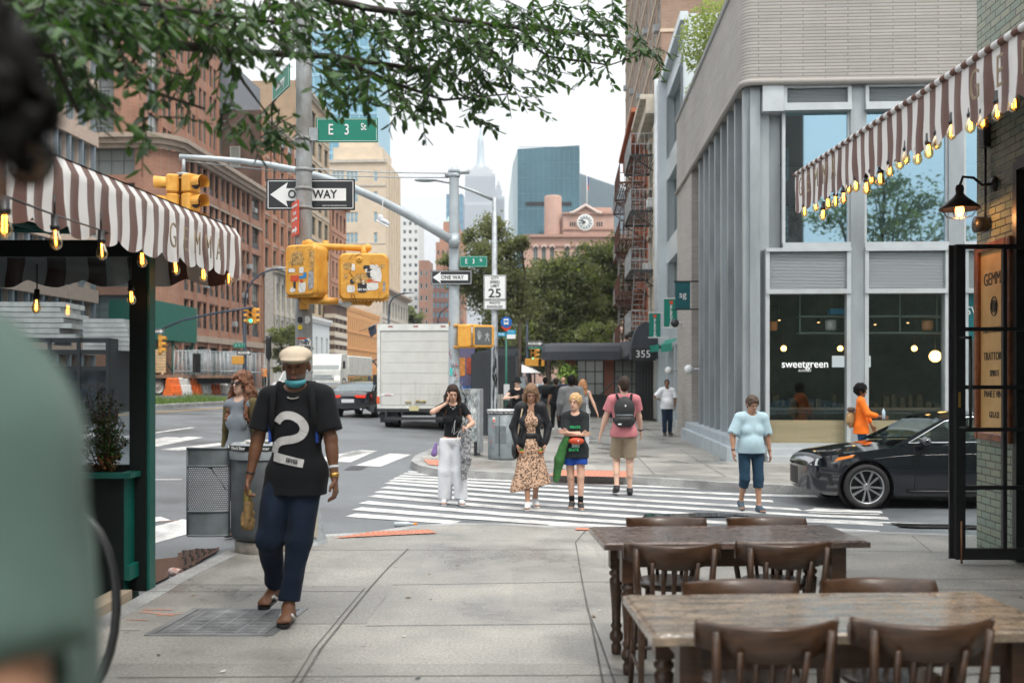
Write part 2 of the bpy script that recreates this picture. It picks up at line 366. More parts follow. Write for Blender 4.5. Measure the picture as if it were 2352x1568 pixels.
pxs(1843,1166,1955,1171,.12);pxs(1855,1176,2020,1181,.1);pxs(1850,1191,2240,1207,.12)
# crosswalk over the avenue, left and centre
for a in ((340,1024,450,1003),(388,1033,520,1018),(455,1056,620,1022),(330,1018,400,1004),(250,1012,330,998),(150,1010,230,996),(700,1062,850,1034)):
    pxs(*a,.42)
pxs(777,1060,835,1036,.5);pxs(845,1070,920,1042,.5);pxs(330,997,445,981,.14)
pxs(340,1101,418,1101,.1);pxs(300,1198,380,1190,.3);pxs(180,1275,470,1196,.62)
marks.build('road_markings',PAINT)['kind']='structure'
ylw=MB()
for a,b in zip([(250,954),(345,947),(500,937),(640,927)][:-1],[(345,947),(500,937),(640,927)]): stripe(G(*a,-.136),G(*b,-.136),.13,mbx=ylw)
ylw.build('yellow_lane_line',mat('yellow_road_paint',(.62,.34,.05),.6,var=.2))['kind']='structure'
# pavement joints
JM=mat('joint_dark',(.10,.097,.09),.8,var=.4)
j=MB()
def joint(pts,wd=.009):
    for a,b in zip(pts[:-1],pts[1:]): stripe(G(*a),G(*b),wd,off=.003,mbx=j)
joint([(690,1568),(737,1490),(850,1350),(895,1300),(938,1260)],.016);joint([(672,1568),(720,1490),(838,1350)],.01)
joint([(1412,1568),(1378,1470),(1350,1400),(1338,1340)],.013);joint([(1385,1568),(1362,1450),(1338,1340),(1322,1245),(1345,1218)],.013)
for a in ([(270,1358),(850,1358)],[(380,1342),(690,1343)],[(900,1358-15),(1340,1336),(1960,1332),(2352,1328)],[(840,1437),(1360,1432)],[(270,1556),(715,1553),(2352,1545)],
          [(560,1263),(1330,1262)],[(265,1448),(320,1447)],[(1760,1263),(2352,1268)],[(2095,1230),(2140,1268)],[(2000,1350),(2352,1356)],[(2100,1560),(2352,1540)]):
    joint(a)
for k in range(9):   # joints of the far pavement
    d=18.6+k*2.2+k*k*.25;a=G(1000,HY+FPX*1.65/d);stripe((U(1090,d),d+.2),(7+.05*d,d-.05),.02,off=.003,mbx=j)
for x0 in (-.6,1.3,2.6,3.9):
    if x0 > 0: stripe((x0,18.2),(x0+.054*22,40),.02,off=.003,mbx=j)
j.build('pavement_joints',JM)['kind']='structure'
# darker damp flagstones and patch marks on the near pavement
dm=wetmat('damp_patch',(.27,.26,.24),(.2,.195,.19),.2,.5,.2,90,.8)
sheet('damp_paving_slab',[G(470,1432).xy,G(838,1432).xy,G(905,1345).xy,G(560,1345).xy],.0015,dm)
# tactile warning strips
TAC=mat('red_tactile_plastic',(.55,.19,.11),.6,col2=(.42,.20,.14),var=.1,vs=6)
def tactile(name,label,pts,off):
    mb=MB();c=[G(*p,off) for p in pts]
    mb.add([(p.x,p.y,off+gh(p.x,p.y)+.006) for p in c],[tuple(range(len(c)))])
    a,b,d=c[0],c[1],c[-1];nu=max(2,int((b-a).length/.09));nv=max(2,int((d-a).length/.09))
    for i in range(nu):
        for k in range(nv):
            p=a.lerp(b,(i+.5)/nu).lerp(d.lerp(c[2],(i+.5)/nu),(k+.5)/nv)
            mb.lathe([(.02,0),(.014,.007),(.001,.008)],6,0,TR(p.x,p.y,off+gh(p.x,p.y)+.006))
    tag(mb.build(name,TAC),label,'paving')
tactile('tactile_paving','red tactile warning strip at the near corner beside the litter bin',[(765,1236),(1005,1224),(985,1217),(860,1221)],.004)
tactile('tactile_paving','red tactile warning strip at the far kerb behind the boy',[(1260,1092),(1440,1096),(1440,1082),(1285,1079)],.004)
tactile('tactile_paving','small red tactile patch at the curved far corner beside the girl in white trousers',[(985,1067),(1010,1069),(1012,1056),(972,1055)],.004)
tactile('tactile_paving','short red tactile piece at the kerb left of the far table',[(1322,1217),(1364,1218),(1358,1213),(1322,1212)],.004)
SPR=mat('orange_spray_paint',(.48,.20,.13),.7,col2=(.34,.28,.24),var=.1,vs=14)
mb=MB()
for a,b,w_ in (((325,1404),(400,1412),.05),(((330,1399)),(395,1400),.03),((360,1413),(420,1408),.03),((290,1422),(340,1424),.02),((430,1164),(480,1160),.04),((365,1170),(450,1168),.03),((1090,1070),(1150,1072),.05),((1085,1065),(1140,1063),.04)):
    stripe(G(*a),G(*b),w_,off=.002 if a[1] > 1200 or a[0] > 1000 else -.135,mbx=mb)
mb.build('spray_marks',SPR)['kind']='structure'
# puddles along the gutters
def puddle(name,pts):
    c=[G(*p,-.137) for p in pts];q=[]
    for i in range(len(c)):
        a,b=c[i],c[(i+1) % len(c)]
        for k in range(4):
            t=k/4;p=a.lerp(b,t);q.append((p.x+R.uniform(-.04,.04),p.y+R.uniform(-.03,.03)))
    mb=MB();mb.add([(x,y,-.120+gh(x,y)) for x,y in q],[tuple(range(len(q)))]);mb.build(name,WATER)['kind']='structure'
puddle('puddle',[(330,1352),(420,1312),(515,1260),(470,1262),(420,1268),(400,1282),(345,1290),(300,1310)])
puddle('puddle',[(1480,1192),(1760,1187),(1650,1180),(1480,1183)])
puddle('puddle',[(2060,1212),(2260,1216),(2250,1209),(2050,1203)])
# the utility grate in the near pavement
gm=MB();a,b,c,d=[G(*p) for p in ((353,1457),(612,1457),(688,1400),(455,1400))]
u=(b-a);v=(d-a);gw,gl=u.length,v.length
root=thing('pavement_grate','dark slatted metal grate set in the pavement before the man in sandals','grate',(a.x,a.y,0),atan2(u.y,u.x))
vx=v.normalized();ux=u.normalized();sk=vx.dot(ux)/max(.01,sqrt(1-vx.dot(ux)**2))
def gq(x,y): return (x+sk*y,y)
gl2=gl*sqrt(1-vx.dot(ux)**2)
fr=MB()
for (x0,y0,x1,y1) in ((-.05,0,0,gl2),(gw,0,gw+.05,gl2),(-.05,-.03,gw+.05,0),(-.05,gl2,gw+.05,gl2+.03)):
    fr.prism([gq(x0,y0),gq(x1,y0),gq(x1,y1),gq(x0,y1)],-.0005,.008)
fr.build('frame',mat('grate_rim',(.28,.29,.3),.4,.5,var=.3),root)
sl_=MB();sl_.prism([gq(0,0),gq(gw,0),gq(gw,gl2),gq(0,gl2)],.0,.002)
ns_=17
for k in range(ns_):
    y0=gl2*(k+.2)/ns_;sl_.prism([gq(.01,y0),gq(gw-.01,y0),gq(gw-.01,y0+gl2*.5/ns_),gq(.01,y0+gl2*.5/ns_)],.002,.0075,1)
for k in range(5): x0=gw*(k+.5)/5;sl_.prism([gq(x0,.0),gq(x0+.015,.0),gq(x0+.015,gl2),gq(x0,gl2)],.002,.006,1)
sl_.build('slats',[mat('grate_dark',(.02,.02,.02),.9),mat('grate_steel',(.30,.31,.32),.45,.3,var=.4,vs=5)],root)
# drain grates in the avenue
mb=MB();c=[G(*p,-.136) for p in ((790,1079),(830,1079),(845,1070),(805,1070))]
mb.add([(p.x,p.y,-.134+gh(p.x,p.y)) for p in c],[(0,1,2,3)]);tag(mb.build('drain_grate',DARKSTEEL),'flat dark storm drain grate in the avenue left of the crosswalk','drain')
# scraps on the near pavement
lt=MB();rr=random.Random(17)
for k in range(90):
    x,y=rr.uniform(-2.6,4),rr.uniform(2.6,10.6);a=rr.uniform(0,6);s=rr.uniform(.006,.02);lt.add([(x+s*cos(a+q*1.57+rr.uniform(-.3,.3))*(1.6 if q % 2 else .8),y+s*sin(a+q*1.57)*(1.6 if q % 2 else .8),.004+rr.uniform(0,.004)) for q in range(4)],[(0,1,2,3)],rr.randint(0,2))
tag(lt.build('litter_scraps',[mat('dead_leaf',(.16,.10,.04),.8),mat('pale_scrap',(.55,.54,.5),.8),mat('gum_dark',(.06,.06,.06),.8)]),'tiny dead leaves and paper scraps scattered over the near pavement','litter',kind='stuff')
# grass of the median
gr=MB();rr=random.Random(3)
for k in range(5200):
    t=rr.random();s=rr.random();p=MEDA.lerp(MEDB,t)+MEDN*(.25+1.3*s);h=rr.uniform(.05,.22)*(1+2.2*max(0,1-abs(t-.33)*6)+1.2*max(0,1-abs(t-.62)*9))
    a=rr.uniform(0,6.3);z=gh(p.x,p.y)+.02;dx,dy=cos(a)*.02,sin(a)*.02;lx,ly=rr.uniform(-.08,.08),rr.uniform(-.08,.08)
    gr.add([(p.x-dx,p.y-dy,z),(p.x+dx,p.y+dy,z),(p.x+lx,p.y+ly,z+h)],[(0,1,2)])
tag(gr.build('grass',mat('weed_green',(.10,.17,.03),.6,var=.4,vs=8)),'weeds and grass growing on the median strip','grass',kind='stuff')
# ---------------------------------------------------------------- buildings
def facade(root,W,H,wins,wallmat,depth=12.0,z0=-1.0,reveal=.18,name='wall',back=True,x0=0.0,yf=0.0):
    """a wall in local XZ facing -Y with real openings; wins = (x, z, w, h)"""
    xs=sorted(set([x0,x0+W]+[v for q in wins for v in (q[0],q[0]+q[2])]));zs=sorted(set([z0,H]+[v for q in wins for v in (q[1],q[1]+q[3])]))
    ops=[(q[0],q[1],q[0]+q[2],q[1]+q[3]) for q in wins]
    mb=MB();ix={round(x,5): i for i,x in enumerate(xs)};iz={round(z,5): i for i,z in enumerate(zs)}
    hole=np.zeros((len(xs),len(zs)),bool)
    for a,b,c,d in ops: hole[ix[round(a,5)]:ix[round(c,5)],iz[round(b,5)]:iz[round(d,5)]]=True
    for k in range(len(zs)-1):
        i=0
        while i < len(xs)-1:
            if hole[i,k]: i += 1;continue
            jx=i
            while jx < len(xs)-1 and not hole[jx,k]: jx += 1
            mb.quad((xs[i],yf,zs[k]),(xs[jx],yf,zs[k]),(xs[jx],yf,zs[k+1]),(xs[i],yf,zs[k+1]));i=jx
    for a,b,c,d in ops:
        r=yf+reveal
        mb.quad((a,yf,b),(a,yf,d),(a,r,d),(a,r,b));mb.quad((c,yf,d),(c,yf,b),(c,r,b),(c,r,d))
        mb.quad((a,yf,b),(a,r,b),(c,r,b),(c,yf,b));mb.quad((a,yf,d),(c,yf,d),(c,r,d),(a,r,d))
    if back:
        a,c=x0,x0+W
        mb.quad((a,depth,z0),(a,yf,z0),(a,yf,H),(a,depth,H));mb.quad((c,yf,z0),(c,depth,z0),(c,depth,H),(c,yf,H))
        mb.quad((c,depth,z0),(a,depth,z0),(a,depth,H),(c,depth,H));mb.quad((a,yf,H),(c,yf,H),(c,depth,H),(a,depth,H))
    return mb.build(name,wallmat,root)
_wc={}
def window_mesh(w,h,cols=2,rows=2,fr=.07,m=None,pane=None,split=False,bar=.045):
    key=(round(w,3),round(h,3),cols,rows,fr,m.name,pane.name,split)
    if key in _wc: return _wc[key]
    f=MB();t=.06
    for a,b in (((0,-t,0),(fr,0,h)),((w-fr,-t,0),(w,0,h)),((fr,-t,0),(w-fr,0,fr)),((fr,-t,h-fr),(w-fr,0,h))): f.box(a,b)
    for i in range(1,cols): x=w*i/cols;f.box((x-bar/2,-t*.8,fr),(x+bar/2,0,h-fr))
    for i in range(1,rows): z=h*i/rows;f.box((fr,-t*.7,z-bar/2),(w-fr,0,z+bar/2))
    g=MB();g.quad((fr*.5,-.012,fr*.5),(w-fr*.5,-.012,fr*.5),(w-fr*.5,-.012,h-fr*.5),(fr*.5,-.012,h-fr*.5),0 if split else 1)
    if not split:
        f.add(g.v,g.f,1);o=f.build('window',[m,pane]);me=o.data;bpy.data.objects.remove(o);_wc[key]=(me,None)
    else:
        o=f.build('window',[m]);me=o.data;bpy.data.objects.remove(o);o=g.build('pane',[pane]);m2=o.data;bpy.data.objects.remove(o);_wc[key]=(me,m2)
    return _wc[key]
def place_windows(root,wins,y,m,pane,cols=2,rows=2,fr=.07,split=False,cap=95,label=None):
    wins=list(wins)
    for i,q in enumerate(wins[:cap]):
        a,b=window_mesh(q[2],q[3],q[4] if len(q) > 4 else cols,q[5] if len(q) > 5 else rows,fr,m,pane,split)
        o=bpy.data.objects.new('window',a);link(o,root);o.location=(q[0],y,q[1])
        if b: p=bpy.data.objects.new('pane',b);link(p,o)
    if len(wins) > cap:
        mb=MB();idx=0
        for q in wins[cap:]:
            a,b=window_mesh(q[2],q[3],cols,rows,fr,m,pane,False);n=len(mb.v)
            mb.v += [(v.co.x+q[0],v.co.y+y,v.co.z+q[1]) for v in a.vertices]
            for p in a.polygons: mb.f.append(tuple(i+n for i in p.vertices));mb.m.append(p.material_index);mb.sm.append(False)
        o=mb.build('far_windows',[m,pane],root);o['kind']='stuff'
def avpt(X0,Y): return (X0+SA*Y,Y,0)
def bands(root,items,m,name='cornice'):
    """items: (x0, x1, z0, z1, out) horizontal trim on a facade at y=0"""
    for x0,x1,z0,z1,o in items: mb=MB();mb.box((x0,-o,z0),(x1,.02,z1));mb.build(name,m,root)
# --- materials
BR1=brick('red_brick',(.44,.20,.125),(.34,.15,.10),(.36,.27,.21),rough=.85)
BR2=brick('dark_brown_brick',(.16,.085,.06),(.11,.065,.05),(.16,.13,.11),rough=.9,var=.5)
BR3=brick('orange_brick',(.50,.23,.14),(.42,.19,.12),(.42,.28,.2),rough=.85)
TAN=brick('tan_brick',(.55,.42,.28),(.50,.38,.25),(.42,.34,.26),rough=.85)
CREAM=brick('cream_brick',(.70,.60,.46),(.66,.56,.42),(.55,.48,.40),rough=.85,var=.12)
TERRA=mat('terracotta_panel',(.62,.32,.13),.7,var=.12,vs=2)
LIME=mat('limestone_trim',(.40,.33,.27),.8,var=.15,vs=2)
LIMEG=mat('pale_stone',(.50,.47,.41),.8,var=.15,vs=2)
FRM=mat('grey_green_window_frame',(.07,.085,.08),.5)
FRL=mat('pale_window_frame',(.45,.47,.44),.5)
# 1 -- long brick block across the avenue: six floors, rounded corner, tall set-back tower
X0=-30.0;Ya,Yb=75.4,98.2;W=(Yb-Ya)/cos(radians(3.09))
t=thing('brick_building','six floor red brick corner block with rounded corner and stone cornice across the avenue','building',avpt(X0,Ya),AL)
wins=[];gw=[]
nb=7;bw=(W-3.2)/nb
for f in range(5):
    zb=5.9+f*2.83
    for k in range(nb-1):
        x=2.6+k*bw
        for s in (0,1): wins.append((x+.25+s*1.32,zb,1.05,2.1))
    wins.append((W-3.0,zb-.1,2.3,2.3,3,2))
for k in range(nb): gw.append((2.4+k*bw+.3,.2,2.3,4.2,3,3))
wins.sort(key=lambda q: q[1]);facade(t,W-2,19.2,[(q[0],q[1],q[2],q[3]) for q in wins+gw],BR1,depth=16,reveal=.3,x0=2)
for i in (2,9,17,24,31,38,45,52):
    q=wins[i];mb=MB();mb.bbox((q[0]+.15,-.28,q[1]+.56),(q[0]+.85,.25,q[1]+1.0),.02);mb.build('air_conditioner',GALV,t)
SPAN=mat('dark_spandrel',(.05,.058,.058),.5)
place_windows(t,[(q[0],q[1]+.55,q[2],q[3]-.55)+tuple(q[4:]) for q in wins],.28,FRM,PANE,1,2,split=False)
for q in wins: mb=MB();mb.box((q[0],.12,q[1]),(q[0]+q[2],.29,q[1]+.55));mb.build('spandrel_panel',SPAN,t)
place_windows(t,gw,.28,FRM,PANE,3,3)
bands(t,[(1.6,W,4.75,5.25,.25),(1.6,W,19.2,19.5,.3),(1.6,W,19.5,19.9,.55),(1.6,W,19.9,20.25,.8),(1.6,W,16.3,16.5,.1)],LIME)
pil=MB()
for k in range(nb):
    x=2.05+k*bw;pil.box((x,-.16,-1),(x+.42,0,4.75));pil.box((x,-.12,5.25),(x+.16,0,19.2));pil.box((x+.3,-.12,5.25),(x+.46,0,19.2))
for f in range(5): z=5.25+f*2.83;pil.box((2,-.05,z),(W,0,z+.12))
pil.build('pilasters',BR1,t)
# rounded corner and the side-street front
cm=MB();cm.lathe([(2.0,-1),(2.0,19.2)],14,0,TR(2,2,0),pi,1.5*pi);cm.lathe([(2.3,19.2),(2.3,19.5),(2.55,19.5),(2.55,19.9),(2.8,19.9),(2.8,20.25),(1.5,20.25)],14,1,TR(2,2,0),pi,1.5*pi,smooth=False)
cm.lathe([(2.25,4.75),(2.25,5.25)],14,1,TR(2,2,0),pi,1.5*pi)
cm.build('corner',[BR1,LIME],t)
side=bpy.data.objects.new('side_front',None);link(side,t);side.location=(0,22,0);side.rotation_euler=(0,0,-pi/2)
sw=[(20-4.6-k*5.2,5.9+f*2.83,3.9,2.2) for k in range(4) for f in range(5)]
facade(side,20,19.2,sw,BR1,depth=3,reveal=.35,back=False,name='side_wall')
place_windows(side,sw,.33,FRM,PANEL,4,2);bands(side,[(0,20,19.2,19.5,.3),(0,20,19.5,19.9,.55),(0,20,19.9,20.25,.8),(0,20,4.75,5.25,.25)],LIME)
# tower
tw=thing('brick_tower','tall red brick apartment tower rising set back above the corner block','tower',avpt(-33.9,78.8),AL)
TW=21.5;wins=[];big=[]
for f in range(10):
    zb=20.9+f*2.9
    big.append((1.9,zb-.1,2.3,2.6,2,2));big.append((TW-3.0,zb-.1,2.5,2.6,3,2))
    for k in range(5):
        for s in (0,1): wins.append((4.9+k*2.75+s*1.15,zb,.85,2.0,1,2))
facade(tw,TW-1.6,50,[q[:4] for q in big+wins],BR1,depth=9,z0=16,reveal=.25,x0=1.6)
place_windows(tw,(big+wins)[:95],.22,FRM,PANEL,2,2);place_windows(tw,(big+wins)[95:],.22,FRM,PANE,1,2,cap=0)
mb=MB();mb.lathe([(1.6,16),(1.6,50)],12,0,TR(1.6,1.6,0),pi,1.5*pi);mb.build('corner',BR1,tw)
mb=MB()
for k in range(6): x=4.45+k*2.75;mb.box((x,-.12,18),(x+.16,0,50))
mb.build('piers',BR3,tw)
side=bpy.data.objects.new('side_front',None);link(side,tw);side.location=(0,10.4,0);side.rotation_euler=(0,0,-pi/2)
sw=[(4.4-k*4.4+.2,20.7+f*2.9,3.9,2.7) for k in range(2) for f in range(10)]
facade(side,8.8,50,sw,BR1,depth=2,z0=16,reveal=.5,back=False,name='side_wall');place_windows(side,sw,.45,FRM,PANEL,3,2)
mb=MB()
for q in sw:
    mb.box((q[0],-.7,q[1]-.35),(q[0]+q[2],.02,q[1]-.2));mb.box((q[0],-.7,q[1]+.7),(q[0]+q[2],-.65,q[1]+.76))
    for i in range(14): x=q[0]+q[2]*(i+.5)/14;mb.box((x-.02,-.69,q[1]-.2),(x+.02,-.66,q[1]+.7))
mb.build('balconies',DARKSTEEL,side)
# 2 -- nearer concrete and glass block at the far left
t=thing('concrete_building','concrete and glass office block with vertical blue panes left of the brick tower','building',avpt(-30,44),AL)
W=19.2;CB=mat('beige_concrete_band',(.50,.40,.33),.8,var=.1);BG=mat('blue_grey_glass',(.07,.13,.17),.12,.2,spec=.8,var=.4,vs=.4)
wins=[(.4+k*1.55,1+f*3.3,1.35,2.35) for f in range(9) for k in range(12)]
facade(t,W,31.5,wins,CB,depth=14,reveal=.35);place_windows(t,[q for q in wins if q[1] > 3],.33,mat('pale_blue_mullion',(.30,.38,.42),.5),BG,1,1,fr=.1)
mb=MB()
for k in range(13): mb.box((.25+k*1.55,-.28,0),(.4+k*1.55,0,31.5))
mb.build('fins',mat('concrete_fin',(.2,.24,.27),.6),t)
mb=MB()
for f in range(10): mb.box((-.1,-.32,0+f*3.3-.1),(W+.1,-.02,f*3.3+.72))
mb.build('floor_bands',CB,t)
# 3 -- green sidewalk shed beside the brick block
t=thing('sidewalk_shed','green plywood sidewalk shed on steel posts at the brick corner','shed',avpt(-27.6,66.5),AL)
mb=MB();mb.box((0,0,4.4),(8,3,7.0));mb.build('hoarding',mat('green_plywood',(.0,.12,.085),.6,var=.12),t)
for x in (.3,3.9,7.7):
    for y in (.2,2.8): mb=MB();mb.tube((x,y,0),(x,y,4.4),.09,n=8);mb.build('post',mat('shed_green_steel',(.01,.07,.05),.5),t)
mb=MB()
for x in (.3,3.9): mb.tube((x,.2,2.2),(x+3.6,.2,4.3),.05);mb.tube((x,.2,4.3),(x+3.6,.2,2.2),.05)
mb.build('braces',mat('shed_brace',(.01,.07,.05),.5),t)
# generic street building on the left row
def row(name,label,Y0,Y1,H,wallm,X0=-30.0,floors=6,z1=5,cols=5,ww=.55,wh=.62,fm=FRM,pm=PANE,cor=LIME,depth=15,trim=.35,top=None,wc=1,wr=2,extra=None,cap=95):
    W=(Y1-Y0)/cos(radians(3.09));t=thing(name,label,'building',avpt(X0,Y0),AL)
    fh=(H-1.0-z1)/floors;cw=W/cols;wins=[]
    for f in range(floors):
        for k in range(cols): wins.append((k*cw+cw*(1-ww)/2,z1+f*fh+fh*(1-wh)/2,cw*ww,fh*wh))
    facade(t,W,H,wins,wallm,depth=depth,reveal=.25);place_windows(t,wins,.23,fm,pm,wc,wr,cap=cap)
    bands(t,[(-.15,W+.15,H-.5,H-.2,trim*.6),(-.25,W+.25,H-.2,H+.15,trim),(0,W,z1-.35,z1-.05,.2)]+[(0,W,z1+f*fh-.08,z1+f*fh+.08,.08) for f in range(1,floors)],cor)
    return t,W,fh,cw
# 4 -- arched orange brick loft
t,W,fh,cw=row('loft_building','orange brick loft with arched top windows and a dark brown side wall',98.4,112,27.8,BR3,floors=5,z1=12.5,cols=5,ww=.62,wh=.72,wc=2)
mb=MB();mb.box((-.05,.02,-1),(.0,15,28.3));mb.build('side_wall',BR2,t)
mb=MB()
for k in range(5):
    cx_=k*cw+cw/2;r=cw*.31;z=12.5+5*fh-fh*.14-.2
    mb.add([(cx_+r*cos(a*pi/10),-.03,z+r*sin(a*pi/10)) for a in range(11)],[tuple(range(11))])
mb.build('arch_windows',PANE,t)
mb=MB()
for k in range(5):
    cx_=k*cw+cw/2;r=cw*.31;z=12.5+5*fh-fh*.14-.2
    mb.path([(cx_+r*1.08*cos(a*pi/10),-.06,z+r*1.08*sin(a*pi/10)) for a in range(11)],.09,5)
mb.build('arch_trims',LIMEG,t)
mb=MB()
for k in range(6): mb.box((k*cw-.2,-.22,12.2),(k*cw+.2,0,27.3))
mb.build('piers',BR3,t)
side=bpy.data.objects.new('side_front',None);link(side,t);side.location=(-.06,15,0);side.rotation_euler=(0,0,-pi/2)
place_windows(side,[(15-3.2-k*2.1,z,1.0,2.1) for k in range(3) for z in (19.2,22.6)],0,FRL,PANE,1,2)
mb=MB();mb.box((-1,3,28.2),(9,14,33));mb.box((2,6,33),(8,12,35));mb.build('penthouse',mat('slate_grey_metal',(.17,.20,.23),.6,var=.15),t)
# 5 -- white cast-iron front before it
t,W,fh,cw=row('cast_iron_building','white cast-iron storefront with a bracketed cornice below the orange loft',98.8,112.2,12.8,mat('white_cast_iron',(.50,.50,.48),.6,var=.15),X0=-29.0,floors=2,z1=4.6,cols=7,ww=.66,wh=.74,cor=LIMEG,depth=.9,trim=.7,wc=1)
mb=MB()
for k in range(8): mb.lathe([(.16,4.6),(.13,7.9),(.2,8.1),(.16,8.3),(.13,12)],8,0,TR(k*cw if 0 < k < 7 else (.15 if k == 0 else W-.15),-.12,0))
mb.build('columns',LIMEG,t)
# 6.. the rest of the row
row('tan_building','narrow tan brick loft with tall window bays behind the signal pole',112.2,128,35.4,TAN,floors=9,z1=6,cols=5,ww=.6,wh=.7,cor=LIMEG,trim=.6,X0=-30.4)
row('white_low_building','low white painted building with four small windows behind the man in the cap',113,123,8.8,mat('white_stucco',(.62,.67,.68),.7,var=.1),X0=-29.2,floors=1,z1=3.4,cols=4,ww=.3,wh=.5,cor=WHITE,depth=1.1)
t,W,fh,cw=row('striped_building','red and cream striped brick building beside the low white one',124.5,131.5,11.6,BR2,X0=-28.9,floors=2,z1=3.6,cols=3,ww=.45,wh=.6,cor=LIMEG,depth=1.3,trim=.5)
mb=MB()
for k in range(9): z=.6+k*1.1;mb.box((-.03,-.04,z),(W+.03,1.3,z+.5))
mb.build('cream_bands',mat('cream_band',(.62,.55,.45),.8),t)
row('red_loft_building','orange red brick building with deep cornice left of the cream tower',128.2,137,25.2,BR3,floors=6,z1=4.5,cols=4,ww=.5,wh=.66,cor=BR3,trim=.9,X0=-30.2)
t,W,fh,cw=row('terracotta_building','long low terracotta panelled building with narrow vertical slits behind the parked truck',134,158,11.6,TERRA,X0=-29.6,floors=3,z1=3.6,cols=20,ww=.34,wh=.8,cor=TERRA,trim=.1,depth=6)
mb=MB()
for k in range(34): mb.box((k*W/34,-1.0,-.5),(k*W/34+.22,-.8,3.4))
mb.build('colonnade',TERRA,t)
mb=MB()
mb.tube((6,-.5,8.4),(6,-3.2,9.6),.05);mb.build('flag_pole',GALV,t)
mb=MB();mb.add([(6,-1.8,9.0),(6,-2.9,9.5),(6.2,-3.0,8.2),(6.1,-2.2,7.6),(6.3,-1.9,8.2)],[(0,1,2,3,4)]);mb.build('flag',mat('dark_flag',(.03,.05,.09),.8),t)
# cream tower turned to face the camera
t=thing('cream_building','tall cream brick building with blue window groups and a recessed top','building',(U(756,168),168,0),EA)
W=9.7
wins=[(.55+k*2.35+j*.68,4+f*3.45,.62,1.75,1,2) for f in range(10) for k in (1,3) for j in range(3) if k*2.35+j*.68 < W-2]
wins += [(.5+j*.7,4+f*3.45,.62,1.75,1,2) for f in range(10) for j in range(3)]
BLUEW=mat('sky_blue_window',(.25,.42,.52),.12,spec=.9,var=.4,vs=.4);WSH=mat('cream_window_frame',(.66,.64,.58),.6)
facade(t,W,38.6,[q[:4] for q in wins],CREAM,depth=13,reveal=.2);place_windows(t,wins,.18,WSH,BLUEW,1,2)
mb=MB();mb.box((0,3,38.6),(8.5,12,41.5));mb.box((.5,5,41.5),(6.5,11,44));mb.build('rooftop',CREAM,t)
bands(t,[(-.1,W+.1,38.2,38.7,.3),(0,W,34.2,34.5,.12),(0,W,15,15.25,.12),(0,W,24.5,24.7,.08)],LIMEG)
side=bpy.data.objects.new('side_front',None);link(side,t);side.location=(W+.02,0,0);side.rotation_euler=(0,0,pi/2)
place_windows(side,[(.8+k*2.4,4+f*3.45,.9,2.0) for k in range(5) for f in range(10)],0,WSH,PANEL,1,2)
mb=MB()
for k in range(6): mb.box((.2+k*2.5,-.25,2),(.55+k*2.5,0,38.4))
mb.build('piers',CREAM,side)
row('corniced_building','low stone building with a pale cornice between terracotta and white tower',159,185,16.4,LIMEG,X0=-29.3,floors=3,z1=4,cols=9,ww=.45,wh=.65,cor=LIME,trim=.9,depth=8)
# blue glass tower behind the branches
BGL=mat('sky_blue_curtain_wall',(.17,.38,.50),.1,.3,spec=1,var=.35,vs=.12)
def tower(name,label,x0,x1,ytop,d,m,fm,cols,rows,depth=None,rz=EA,roof=None,z0=-2,frac=(.7,.6),cat='building',pane=None,cap=90):
    Wd=U(x1,d)-U(x0,d);H=PZ(ytop,d);t=thing(name,label,cat,(U(x0,d),d,0),rz)
    cw,fh=Wd/cols,(H-4)/rows
    wins=[(k*cw+cw*(1-frac[0])/2,3+f*fh,cw*frac[0],fh*frac[1]) for f in range(rows-1,-1,-1) for k in range(cols)]
    facade(t,Wd,H,wins,m,depth=depth or Wd,reveal=.15,z0=z0);place_windows(t,wins,.14,fm,pane or PANE,1,1,fr=.1,cap=cap)
    return t,Wd,H
tower('glass_tower','pale blue glass tower behind the street sign and the branches',700,868,70,230,mat('blue_mullion',(.28,.5,.62),.4),mat('blue_mullion_thin',(.35,.55,.66),.4),8,26,pane=BGL,frac=(.94,.8))
tower('white_apartment_tower','white brick apartment tower with many dark windows right of the cream building',872,962,492,320,mat('white_brick_far',(.70,.71,.69),.8,var=.05),mat('white_frame_far',(.6,.6,.6),.6),7,19,frac=(.55,.45))
t,Wd,H=tower('red_brick_building','slim red brick apartment block right of the white tower',962,985,598,305,BR1,mat('white_frame_b',(.6,.58,.55),.6),2,9,frac=(.5,.45),depth=10)
tower('dark_brick_building','darker red brick slab behind the slim red block',980,1052,632,330,brick('far_dark_brick',(.27,.10,.07),(.22,.08,.06),(.25,.2,.17)),mat('blue_frame',(.25,.35,.42),.5),7,10,pane=BGL,frac=(.6,.5))
t,Wd,H=tower('stepped_brick_tower','orange brick tower with stepped top and green copper roof left of the grey pole',1001,1066,556,360,BR3,mat('tan_frame',(.5,.35,.25),.6),6,13,frac=(.5,.5))
mb=MB();mb.box((1.3,.5,H),(Wd-1,8,H+4.3));mb.box((2.6,1,H+4.3),(Wd-2.2,7,H+7.5));mb.build('upper_storeys',BR3,t)
mb=MB();mb.add([(3,1,H+7.5),(Wd-2.4,1,H+7.5),(Wd-2.4,7,H+7.5),(3,7,H+7.5),(5.2,4,H+11),(Wd-3.8,4,H+11)],[(0,1,5,4),(1,2,5),(2,3,4,5),(3,0,4)]);mb.build('roof',mat('green_copper',(.28,.42,.38),.6),t)
tower('blue_glass_tower','slim dark blue glass tower beside the art deco skyscraper',1025,1063,446,620,mat('slate_blue_panel',(.12,.22,.32),.4),mat('slate_blue_frame',(.2,.33,.42),.4),6,22,pane=BGL,frac=(.9,.7))
